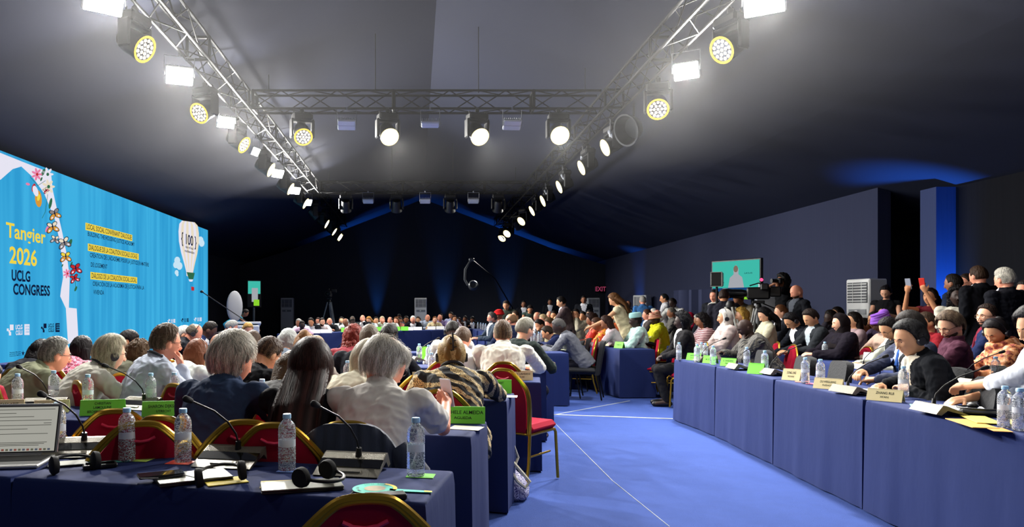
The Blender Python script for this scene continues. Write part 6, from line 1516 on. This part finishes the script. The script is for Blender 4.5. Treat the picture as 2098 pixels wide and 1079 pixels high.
person('person in a pale blue shirt sitting close beneath the screen', 375, 668, 9.3, -60, hair=('short', '#c0beb8'), top=('shirt', '#b8c4d0'))
person("person in a black jacket with a pink-banded headset under the screen's far end", 398, 664, 9.2, -75, hair=('fringe', '#5a5248'), skin='r', top=('jacket', '#16181e'), ex=('headsetp', 'headset'))
person('person in glasses and dark blue suit next to the pink-banded headset', 429, 660, 9.9, -78, hair=('fade', '#1a1614'), skin='d', top=('jacket', '#1c2848', 'long', '#c8c8c8'), ex=('glasses',))
person('person in black at the far dais corner, facing along the dais', 474, 657, 12.0, -80, hair=('short', '#8c8c88', 1.3), skin='r', top=('jacket', '#15161a'), ex=('gbeard',))
person('person in a small red top behind the black-clad person at the lectern side', 508, 661, 13.0, -150, hair=('bob', '#b08c50'), fem=True, top=('tee', '#b02830'))
person('person in a turquoise dress standing by the round reflector', 502, 633, 20.0, -80, sit=False, hair=('short', '#1a1412'), skin='b', fem=True, top=('dress', '#3ca0b4', 'none'), legs='#3ca0b4', arms=('reach', 'reach'), lod=2)
person('person with a tan shirt collar sitting in front of the pale lectern', 517, 679, 7.3, 0, hair=('fade', '#3c2e24'), skin='b', top=('shirt', '#b0a480'))
person('person in a grey-blue top seen from behind, under the lectern microphone', 590, 675, 7.0, -6, hair=('bob', '#8e9290', .3, '#c0c4c0'), fem=True, top=('tee', '#5a6470', 'long'))
person('person in a taupe top seated just above the sleeveless black top', 624, 681, 5.6, 5, hair=('bun', '#8a6440'), fem=True, top=('tee', '#9a9088', 'long'))
person('person in a grey collared shirt beside the taupe top', 648, 688, 6.9, 0, hair=('fringe', '#8a7860'), skin='r', top=('shirt', '#8c9098'))
person('person in a dark wine coloured top beside a large dark suit', 724, 669, 7.2, -10, hair=('curly', '#64221a', 1.2), fem=True, top=('tee', '#7a3038', 'long'))
person('person in a large dark suit, back turned, before the dais', 757, 667, 6.2, -2, hair=('short', '#5c5246', 1.2), top=('jacket', '#1a1d24'), hp=8, lod=1, wide=1.25)
person('person in black with a headset, seated just before the dais cards', 797, 665, 7.6, -30, hair=('short', '#1a1716', 1.4), skin='t', top=('jacket', '#15171c'), ex=('headset',))
person('person in a white shirt with a headset nearest the dais cards, back turned', 927, 659, 8.7, -3, hair=('fade', '#151210'), skin='k', top=('shirt', '#d0cfc4'), ex=('headset',))
person('person in a white shirt leaning over just behind the leopard blouse', 948, 671, 7.1, -18, hair=('short', '#4c3c30'), skin='r', top=('shirt', '#c8ccd0'), hp=24)
person('person in a tight white polo-like shirt, back turned, at the aisle', 1030, 658, 6.85, -6, hair=('fade', '#4a3a2c', 1.1, '#7a664c'), skin='r', top=('shirt', '#d4d2c4', 'rolled'), lod=0, hp=4, wide=1.2, arms=('fold', 'out'))
person('person in a dark green sweater and glasses turned aside next to the white polo', 1076, 653, 7.7, -55, hair=('short', '#6a675c', 1.7), top=('tee', '#242c2a', 'long'), ex=('glasses',), hp=18, lod=1, wide=1.15)
person('person in a light grey suit and glasses bent over a table end', 1146, 655, 11.25, 72, hs=1.08, hair=('fade', '#4c4a48'), skin='k', top=('jacket', '#5f6169'), ex=('glasses',), hp=30, arms=('table', 'table'), lod=1, wide=1.15, chair_kind='black')
person('person in a navy suit half hidden beyond the light grey suit', 1122, 668, 12.2, 70, hair=('short', '#2a2018'), skin='t', top=('jacket', '#20284a'), hp=30)
person('person in a navy suit, back turned, near the crowded far side tables', 1047, 643, 12.0, 15, hy=40, hair=('fringe', '#6a5038'), skin='r', top=('jacket', '#1e2640'))
person("person in a slate jacket and glasses behind the far side table's dark corner", 1008, 640, 15.0, 100, hair=('short', '#4a4844', 1.3), skin='r', top=('jacket', '#3a4450'), ex=('gbeard', 'glasses'), lod=1)
person('person in a bright red headscarf beside the far side tables', 1022, 636, 16.2, 60, hair=('turban', '#c02020'), skin='b', fem=True, top=('tee', '#3c3040', 'long'))
person('person standing in a dark green shirt before a blue wall glow', 1037, 616, 18.3, 160, sit=False, hair=('short', '#2a211c'), skin='t', top=('shirt', '#3a4238'), legs='#24262c', lod=1, arms=('hang', 'hang'))
person('person in a cream jacket bending beside the standing green shirt', 1056, 637, 17.8, 120, hair=('short', '#3a2c22'), skin='a', top=('shirt', '#b8ac90'), lod=2)
person('person in a black suit standing at the back wall next to a phone user', 1073, 616, 24, 175, sit=False, hair=('short', '#1c1816'), skin='b', top=('jacket', '#121318'), lod=2, arms=('hang', 'hang'))
person('person in a sleeveless grey-green dress looking at a phone by the back wall', 1086, 625, 20.5, 175, sit=False, hair=('short', '#1a1412', 1.5), skin='t', fem=True, top=('dress', '#3c4a44', 'none'), lod=2, arms=('phone', 'phone'))
person('person standing in a grey-brown jacket, looking towards the screen', 1150, 608, 15.5, 78, sit=False, hair=('short', '#17120f', 1.3), skin='a', top=('jacket', '#5a4c4c', 'long', '#b8bcc8'), lod=1, arms=('reach', 'hang'))
# ---- crowd past the cross aisle
crowd = [('person in a dark grey jacket, rearmost in the cluster nearest the standing phone user', 1101, 639, 16.5, 120, 'fringe', '#8a8478', 'r', 'jacket', '#3a3c44', ()), ('person in a brown jacket leaning forward in the far crowd', 1114, 644, 15.6, 100, 'short', '#a08c68', 'r', 'jacket', '#4a4440', ()),
         ('person in a dark olive shirt facing the camera behind the brown jacket', 1135, 637, 17.4, 150, 'short', '#1c1612', 't', 'shirt', '#4c5040', ()), ('person in a dark brown shirt resting cheek on hand', 1106, 654, 14.4, 110, 'short', '#1a1512', 't', 'shirt', '#342c28', ()),
         ('person in a khaki shirt with a hand at the mouth', 1127, 651, 14.0, 100, 'short', '#4c3a24', 'r', 'shirt', '#a89c7c', ()), ('person in a slate grey jacket half hidden above the light grey suit', 1126, 637, 18.6, 150, 'fringe', '#6a5a48', 'r', 'jacket', '#383c48', ()),
         ('person in a pale beige blouse behind the light grey suit', 1144, 649, 15.6, 100, 'bob', '#c0a074', 'l', 'shirt', '#c0b49c', ()), ('person in a cream shirt with raised hands facing the camera', 1180, 633, 15.4, 150, 'short', '#17120f', 't', 'shirt', '#c0b8a0', ()),
         ('person in a cream jacket with back turned in the far crowd', 1168, 638, 16.2, 60, 'long', '#9a8460', 'l', 'shirt', '#c0ac80', ()), ('person in a pale ivory shirt behind the raised hands', 1194, 638, 16.6, 140, 'short', '#1c1612', 't', 'shirt', '#c0bca8', ()),
         ('person in a mid grey shirt just before the sleeveless cream dress', 1208, 635, 17.0, 150, 'short', '#120f0e', 'a', 'shirt', '#8a8c90', ()), ('person in a red printed dress', 1212, 643, 13.4, 80, 'afro', '#241410', 'b', 'dress', 'red_print', ()),
         ('person in an orange and yellow printed dress', 1224, 651, 12.8, 80, 'short', '#3a2418', 'b', 'dress', 'orange_print', ()), ('person in a pale pink blouse seated below the sleeveless cream dress', 1243, 647, 12.2, 70, 'bob', '#2c1a14', 'b', 'shirt', '#c0b0b4', ()),
         ('person in a rusty orange shirt facing the camera', 1271, 638, 15.5, 160, 'short', '#7a3c20', 'r', 'shirt', '#c0643c', ()), ('person in a light beige shirt behind the rusty orange shirt', 1286, 636, 17.0, 150, 'bob', '#b8a878', 'l', 'shirt', '#c0b898', ()),
         ('person in a sage grey shirt with headset behind the cyan cap', 1285, 648, 13.4, 80, 'afro', '#2c2420', 'b', 'shirt', '#9aa49c', ('headset',)), ('person in a brown jacket in profile before the standing blue shirt', 1326, 634, 15.2, 80, 'short', '#4a2c1c', 'r', 'jacket', '#4a4440', ()),
         ('person in a pale stone shirt behind the striped headwrap', 1340, 632, 18.0, 90, 'short', '#c8c4b8', 'l', 'shirt', '#b8b4a8', ()), ('person in a dark striped shirt below the two standing pale shirts', 1376, 630, 16.0, 80, 'short', '#5c5850', 'b', 'shirt', 'stripes_dark', ()),
         ('person in a red sari with a red veil', 1413, 640, 16.5, 80, 'veil', '#b01838', 'b', 'dress', '#a01838', ()), ('person in a mauve blouse just before the pink striped robe', 1432, 644, 14.4, 80, 'bob', '#8a8884', 'b', 'shirt', '#8c7c84', ()),
         ('person in a dark jacket facing the camera beneath two standing suits', 1451, 626, 15.5, 130, 'short', '#7a4c30', 'r', 'jacket', '#20242c', ()), ('person in a dark suit with white collar behind the cream white jacket', 1600, 625, 11.5, 78, 'short', '#5a3820', 'l', 'jacket', '#20232a', ()),
         ('person in a grey jacket behind the bowing headset wearer', 1640, 641, 13.5, 80, 'short', '#5c5c5c', 't', 'jacket', '#3a3c40', ()), ('person in a dim grey shirt with a hand raised to the brow', 1702, 636, 11.2, 90, 'fade', '#17120f', 'k', 'shirt', '#38343c', ()),
         ('person in glasses and dark jacket just behind the black headscarf', 1716, 629, 12.0, 90, 'short', '#1c1613', 'a', 'jacket', '#2c2c34', ('glasses',)), ('person in a sleeveless pale pink top beside the black headscarf', 1750, 640, 10.4, 80, 'bob', '#17120f', 'a', 'vest', '#a89094', ()),
         ('person in a rust coloured shirt near the white air conditioner', 1772, 652, 11.4, 80, 'short', '#1a1512', 'b', 'shirt', '#b0663c', ()), ('person in a muted lilac top behind the purple head wrap', 1793, 640, 10.4, 80, 'bob', '#17110f', 't', 'tee', '#4c4258', ())]
for ci, (l, px, py, Y, a, hs, hc, sk, tk, tc, ex) in enumerate(crowd):
    fem = ci in (8, 11, 13, 15, 20, 21, 27, 29)
    person(l, px, py, Y, a, hair=(hs, hc), skin=sk, top=(tk, tc), ex=ex, lod=1 if Y < 13 else 2, fem=fem, arms=('face', 'table') if ci in (3, 4, 7, 25) else ('table', 'table'), chair_kind='red' if Y < 13 else None)
person('person in a sleeveless cream dress standing bent over the crowd', 1259, 601, 12.6, 62, sit=False, hair=('long', '#5c3c20', .5), fem=True, skin='a', top=('dress', '#d0c4a0', 'none'), legs='#d0c4a0', lean=22, lod=1, arms=('reach', 'reach'), hp=35)
person('person in a pale shirt stooping behind the sleeveless cream dress', 1272, 616, 17.5, 60, sit=False, hair=('short', '#1c1614'), skin='b', top=('shirt', '#b0aca4'), lod=2, lean=14, arms=('reach', 'reach'))
person('person standing in a black suit and tie deep in the crowd', 1287, 616, 20, 170, sit=False, hair=('fringe', '#2a221e'), skin='b', top=('jacket', '#14161c', 'long', '#d8d8d8', '#181a20'), lod=2, arms=('hang', 'hang'))
person('person in a blue shirt seen from behind by the corner air conditioner', 1317, 607, 18.5, -8, sit=False, hair=('fade', '#8a8680'), skin='r', top=('shirt', '#3c6aa0'), lod=1, arms=('hang', 'hang'))
person('person in a pale cyan cap and cyan robe sitting at the end table', 1302, 642, 11.9, 80, hy=5, hair=('cap', '#9cc8c4'), skin='k', top=('robe', 'cyan_robe'), ex=('glasses',), wide=1.2, lod=1, hp=6, arms=('table', 'table'))
person('person in a striped colourful headwrap and bright yellow shawl', 1342, 642, 13.6, 85, hair=('wrap', 'headwrap_print'), skin='k', fem=True, top=('shawl', '#c8c828'), lod=1, hp=14)
person('person in glasses and pale shirt standing, looking towards the screen, near the curtain', 1361, 602, 17.5, 75, sit=False, hair=('short', '#141416'), skin='t', top=('shirt', '#b8b8bc'), ex=('glasses',), lod=1, arms=('reach', 'hang'))
person('person in a white shirt standing with hands forward beside the glasses wearer', 1378, 611, 17.0, 120, sit=False, hair=('short', '#17120f'), skin='k', top=('shirt', '#b4b4b0'), lod=1, arms=('reach', 'reach'), wide=1.15)
person('person in a dark suit and headset, hands in lap, facing the cross aisle', 1397, 642, 10.3, 78, hair=('afro', '#0e0e12'), skin='k', top=('jacket', '#1f1e20', 'long', '#c0c0c0'), ex=('headset',), lod=1, hp=4, wide=1.1, arms=('lap', 'lap'), legs='#1c1c1e', chair_kind='red')
person('person in a pink and white striped robe', 1439, 643, 11.4, 80, hair=('curly', '#141012', .8), skin='b', fem=True, top=('robe', 'stripes_pink'), lod=1)
person('person in a white headscarf with a black headset and pale pink robe', 1485, 634, 10.3, 82, hair=('hijab', '#c8c4bc'), skin='a', fem=True, top=('robe', '#b4a4a0'), ex=('headset',), lod=1, hp=4)
person('person in a dark blazer over a pale blouse behind the white headscarf', 1519, 632, 12.0, 85, hair=('curly', '#a8843c', .6), fem=True, top=('jacket', '#202028', 'long', '#c8b8b0'), lod=1)
person('person in a dark striped shawl with chin lowered onto a hand', 1527, 654, 9.6, 80, hy=12, hair=('bald', '#17120f'), skin='k', top=('robe', 'stripes_dark'), lod=0, hp=22, wide=1.1, arms=('chin', 'table'))
person('person in a cream white jacket looking down at a phone', 1567, 630, 10.9, 82, hy=10, hair=('long', '#0e0c0e', .5), skin='l', fem=True, top=('shirt', '#c6c2a8'), lod=1, hp=30, arms=('phone', 'phone'))
person('person in glasses, black suit and headset bowing over the second row table', 1622, 641, 10.2, 82, hy=14, hair=('short', '#141214', 1.4), skin='a', top=('jacket', '#15181f'), ex=('glasses', 'headset'), lod=1, hp=42, lean=30)
person('person in a charcoal suit with pale tie looking down at both hands', 1661, 634, 9.6, 84, hy=22, hair=('short', '#211916', 1.5), skin='a', top=('jacket', '#25282c', 'long', '#a8b4bc'), lod=1, hp=32, lean=16, arms=('type', 'type'))
person('person in a black headscarf and wide black robe', 1722, 643, 9.0, 86, hair=('hijab', '#171214'), skin='l', fem=True, top=('robe', '#15111a'), lod=1, hp=8, wide=1.1, arms=('type', 'type'))
person('person in a purple head wrap behind the pale grey jacket', 1806, 645, 8.9, 84, hair=('wrap', '#7a4ca8'), skin='d', fem=True, top=('shirt', '#c8a898'), lod=1, hp=20)
person('person in glasses and a pale grey jacket bowing low', 1822, 651, 7.6, 80, hy=22, hair=('short', '#141112', 1.3), skin='a', top=('jacket', '#9a9c92', 'long', '#2a2c30'), ex=('glasses',), lod=1, hp=38, lean=28)
person('person in a grey-blue suit and blue tie writing beside the black-suited speaker', 1866, 641, 6.05, 80, hy=22, hair=('short', '#2a2624', 1.2), skin='a', top=('jacket', '#34384a', 'long', '#c8d0e0', '#3c64b0'), ex=('glasses',), lod=0, hp=22, wide=1.1, arms=(('w', 3.72, 5.9, .79), ('w', 3.62, 6.0, .82)), chair_kind='black')
person('person in a black suit and headset leaning to the large cream name card', 1864, 661, 5.2, 76, hs=1.07, hy=22, hair=('short', '#161517', 0.9, '#3a3a3c'), skin='a', top=('jacket', '#14161b', 'long', '#b8b0a0', '#a8a498'), ex=('headset',), lod=0, hp=18, wide=1.1, arms=(('w', 3.46, 5.12, .785), ('w', 3.52, 5.5, .785)), chair_kind='black')
person('person in a plum coloured shirt and glasses, reading', 1947, 641, 6.3, 62, hy=42, hair=('short', '#4a3a30', 1.3, '#7c6854'), skin='l', top=('shirt', '#40202f'), ex=('glasses', 'beard'), lod=0, hp=26, wide=1.1, arms=('table', 'table'), chair_kind='black')
person('person in a rust patterned shawl and headset looking down', 2040, 654, 6.4, 70, hy=40, hair=('bun', '#141012'), skin='a', fem=True, top=('shawl', 'rust_print'), ex=('headset',), lod=0, hp=34, chair_kind='black')
person('person in glasses and dark blue jacket with wine red tie, gazing ahead', 2022, 625, 7.4, 55, hy=48, hair=('fade', '#241a16', 1.2), skin='l', top=('jacket', '#1a2344', 'long', '#6a2030', '#5a1828'), ex=('glasses', 'beard'), lod=0, hp=0)
person('person in a white shirt cut by the picture edge, arm on papers', 2122, 632, 4.35, 58, hy=35, hair=('short', '#1c1a1c', 1.4), skin='a', top=('shirt', '#c8cdd8', 'rolled'), lod=0, hp=20, arms=(('w', 3.5, 4.85, .80), (.12, .38, .79)), chair_kind='black')
# ---- standing people on the wall side
person('person in a dark suit with pale collar, facing another suit by the loudspeaker', 1464, 594, 13.2, 130, sit=False, hair=('short', '#1a1513'), skin='r', top=('jacket', '#181a20', 'long', '#b8b8b0'), lod=1, arms=('hang', 'hang'))
person('person in a charcoal suit standing with back turned by the loudspeaker', 1483, 593, 12.3, -25, sit=False, hair=('short', '#2a1e18'), skin='t', top=('jacket', '#282832'), lod=1, arms=('hang', 'hang'))
person('camera operator in beige bending beneath the large teal monitor', 1513, 600, 12.9, 130, sit=False, hair=('short', '#100e0e', 1.2), skin='b', top=('shirt', '#6c6250'), lod=1, lean=35, hp=50, arms=('reach', 'reach'))
person('photographer in black raising a camera to the eye', 1603, 563, 12.8, 95, sit=False, hair=('afro', '#0e0c0c'), skin='b', top=('shirt', '#101114', 'short'), lod=1, arms=('eye', 'eye'), hp=0)
person('person in a dark jacket standing behind the seated suits, before the side wall', 1632, 584, 11.6, 95, sit=False, hair=('bald', '#3a2a20'), skin='r', top=('jacket', '#16181d', 'long', '#4c5058'), ex=('beard',), lod=1, hp=20, arms=('hang', 'hang'))
person('person in a dark long-sleeved top peeking out behind the standing dark jacket', 1619, 588, 12.9, 60, sit=False, hair=('bob', '#7a5030'), skin='l', fem=True, top=('tee', '#2a2a30', 'long'), lod=1, arms=('hang', 'hang'))
person('person in a sleeveless black top checking a phone before the dark recess', 1815, 585, 12.0, 140, sit=False, hair=('bun', '#141012'), skin='l', fem=True, top=('vest', '#1c1c1e', 'none'), lod=1, arms=('phone', 'phone'), hp=30, hy=-10)
person('person in a sleeveless wine red top raising two phones to film', 1906, 591, 9.9, 115, sit=False, hair=('long', '#1c100e', .4), skin='t', fem=True, top=('vest', '#5c1c24', 'none'), lod=1, arms=('up', 'up'), hp=0, ex=(('phone', 0, 'red phone held up to film beside the blue column', '#c8342c'), ('phone', 1, 'silver phone held at head height beside the raised red phone', '#9aa0b0')))
person('person in a white t-shirt standing with arms folded', 1961, 588, 8.9, 150, sit=False, hair=('curly', '#0f0b0c', 2.2), skin='k', fem=True, top=('tee', '#c8c4b4', 'short'), lod=1, arms=((.05, .22, 1.12), (-.05, .24, 1.15)), hp=0)
person('person in a dark navy suit, back turned, beside the blue column', 1953, 562, 9.3, 30, sit=False, hair=('short', '#17120f'), skin='b', top=('jacket', '#162033'), lod=1, arms=('hang', 'hang'))
person('person in glasses seen in profile between two dark suits', 1981, 562, 10.2, 85, sit=False, hair=('fade', '#2a1e18'), skin='r', top=('jacket', '#15161c'), ex=('glasses', 'beard'), lod=1, arms=('hang', 'hang'))
person('tallest standing person in a black suit with white collar, back turned', 2004, 546, 8.7, 8, sit=False, hair=('short', '#33241a', 1.2), skin='r', top=('jacket', '#101116', 'long', '#c0c0c0'), lod=1, arms=('hang', 'hang'), wide=1.05)
person('person in a plain black suit, back turned, nearest of the standing suits', 2058, 551, 7.9, 12, sit=False, hair=('fade', '#9a968c', 1.4), skin='r', top=('jacket', '#111218'), lod=0, arms=('hang', 'hang'), wide=1.1)
person('person in a black jacket standing at the very picture edge', 2102, 575, 8.1, 100, sit=False, hair=('short', '#1c1614'), skin='r', top=('jacket', '#121318'), lod=1, arms=('hang', 'hang'))
person('person in a dark red long-sleeved top seated behind the black-suited speaker', 1898, 640, 8.4, 88, hair=('short', '#3a2c22'), skin='t', top=('tee', '#7a1c24', 'long'), lod=1)
# ---- the dais, facing the camera
dais = [(612, 653, 19.3, 'short', '#8c8a84', 'b', 'shirt', '#c8c8cc', 'person in a pale shirt, first on the dais from the screen'), (619, 657, 18.8, 'short', '#17120f', 'k', 'dress', '#b89ab0', 'person in a lilac pink dress, second on the dais from the screen'),
        (637, 651, 20.2, 'short', '#1a1512', 't', 'jacket', '#14161c', 'person in a black jacket next to the lilac pink dress on the dais'), (652, 650.5, 21.2, 'short', '#2a1c18', 'r', 'shirt', '#6c2c38', 'person in a wine red shirt half hidden behind a dais laptop user'),
        (660, 651, 20.3, 'short', '#1c1613', 'l', 'shirt', '#d0d0d4', 'person in a white shirt at the black dais laptop'), (675, 651, 20.6, 'bald', '#5a4a40', 'r', 'shirt', '#1a1c20', 'person in a black shirt next to the black dais laptop'),
        (700, 649, 21.6, 'short', '#15110f', 'a', 'shirt', '#c8ccc8', 'person in a white shirt with a hand near the mouth on the dais'), (708, 652, 20.9, 'fringe', '#9a968c', 'b', 'shirt', '#c8cccc', 'person in a white shirt looking down behind the long green dais card'),
        (722, 652, 21.1, 'short', '#17120f', 'k', 'shirt', '#c8ccd0', 'person in a pale blue-white shirt beside the long green dais card'), (722, 648, 22.6, 'short', '#5c5650', 'b', 'shirt', '#7a7c80', 'person in a grey shirt in the dais second line behind pale blue-white'),
        (743, 645, 21.8, 'bald', '#5a4a40', 'r', 'jacket', '#14181e', 'person in a dark suit with a hand before the face on the dais'), (756, 648.5, 22.0, 'long', '#a8763c', 'l', 'shirt', '#c8d4dc', 'person in a pale blue blouse leaning to a dark suit on the dais'),
        (770, 649, 22.3, 'short', '#120f0f', 'a', 'shirt', '#a8b4a0', 'person in a sage green shirt on the dais'), (783, 648, 22.5, 'short', '#b8a888', 'r', 'shirt', '#c4d0cc', 'person in a mint shirt with a hand at the temple on the dais'),
        (799, 649, 22.6, 'thin', '#2a201a', 'r', 'shirt', '#c8c8c4', 'person in an off-white shirt just past the mint shirt on the dais'), (812, 649.5, 23.0, 'bob', '#5a3820', 'r', 'shirt', '#b87868', 'person in a salmon shirt on the dais'),
        (820, 650.5, 23.8, 'short', '#1c1612', 'b', 'jacket', '#2a2c5c', 'person in a bright blue jacket in the dais second line'), (832, 647, 23.2, 'short', '#15110f', 'b', 'shirt', '#3a3e48', 'person in a dark slate shirt leaning beside the black dais suit'),
        (846, 647, 22.6, 'short', '#d8d4cc', 'r', 'jacket', '#101218', 'person in a black suit bowing sideways behind white dais cards'), (857, 648.5, 24.2, 'short', '#2a1e18', 'a', 'shirt', '#3a3a40', 'person in a charcoal shirt just past the bowing black suit'),
        (876, 644, 23.8, 'bald', '#8a7860', 'r', 'shirt', '#a8b4c8', 'person in a blue-grey shirt next to the cream floral blouse'), (891, 648, 23.6, 'short', '#6a4020', 'l', 'shirt', 'flower_cream', 'person in a cream floral blouse on the dais'),
        (901, 644, 24.6, 'bald', '#5a4a40', 'r', 'shirt', '#8a7ca8', 'person in a lilac shirt on the dais'), (924, 639, 25.0, 'short', '#1a1412', 't', 'shirt', '#a8b0d0', 'person in a pale blue shirt sitting tallest at the dais corner'),
        (931, 646, 24.4, 'bob', '#3a2418', 't', 'shirt', '#b0a0a8', 'person in a mauve shirt leaning to the tall pale blue shirt'), (940, 650, 26.0, 'short', '#2a1c16', 'b', 'shirt', '#6a4a3c', 'person in a brown shirt in the dark just past the dais corner'),
        (953, 647, 27.5, 'short', '#1a1412', 'b', 'jacket', '#1a1c24', 'person in a dark suit set back behind the dais corner'), (903, 643, 27.0, 'short', '#15110f', 'b', 'shirt', '#26282c', 'person in a black shirt set back behind the lilac shirt')]
for i, (px, py, Y, hs, hc, sk, tk, tc, l) in enumerate(dais):
    person(l, px, py, Y, 180 + (i * 37 % 50 - 25), hair=(hs, hc), skin=sk, top=(tk, tc), lod=2, fem=i in (1, 11, 15, 21, 24), arms=('face', 'table') if i in (6, 10, 13) else ('table', 'table'), chair_kind=None, hp=5 + i % 3 * 8, ex=('beard',) if i in (4, 20) else ())
dark = [(818, 643, 30, 'dim figure in a dark jacket standing at the back wall nearest a blue glow'), (1196, 606, 21, 'dim figure in a dark jacket standing before the farther air conditioner'), (1127, 612, 26, 'dim figure in a dark jacket standing apart near the back wall'), (968, 648, 26, 'dim seated figure in a dark jacket between dais and side tables')]
for px, py, Y, l in dark:
    person(l, px, py, Y, 170, sit=py > 642, hair=('short', '#15110f'), skin='b', top=('jacket', '#15171c'), lod=2, chair_kind=None, arms=('hang', 'hang') if py <= 642 else ('table', 'table'))
flush_tasks()
# hand-held things and small extras
t = thing('photo_camera', 'black camera at the eye of the standing photographer', 'photo camera', (((1596 - CX) * 12.75 / F), 12.75, HC + (HY - 575) * 12.75 / F), R(95)); b = MB(); b.rbox((0, 0, 0), (.14, .07, .1), .015); b.obj('body', M_black, t); b = MB(); b.lathe([(.03, 0), (.035, .1), (.04, .14), (.03, .14)], 16, M=Matrix.Rotation(R(-90), 4, 'X')); b.obj('lens', M_black, t)
# ------------------------------------------------------------------ thin stage haze, its box shaped to give glow round the near lamps
if HAZE:
    m = bpy.data.materials.new('stage_haze'); m.use_nodes = True; nt = m.node_tree; nt.nodes.clear()
    v = nt.nodes.new('ShaderNodeVolumeScatter'); v.inputs['Density'].default_value = HAZE; v.inputs['Anisotropy'].default_value = .35; v.inputs['Color'].default_value = (1, 1, 1, 1)
    o = nt.nodes.new('ShaderNodeOutputMaterial'); nt.links.new(v.outputs[0], o.inputs['Volume'])
    b = MB(); b.box((.35, 6.7, 4.8), (12.4, 12.4, 3.0)); tag(b.obj('haze', m, smooth=False), 'thin grey stage haze hanging under the tent roof', 'haze', kind='stuff')
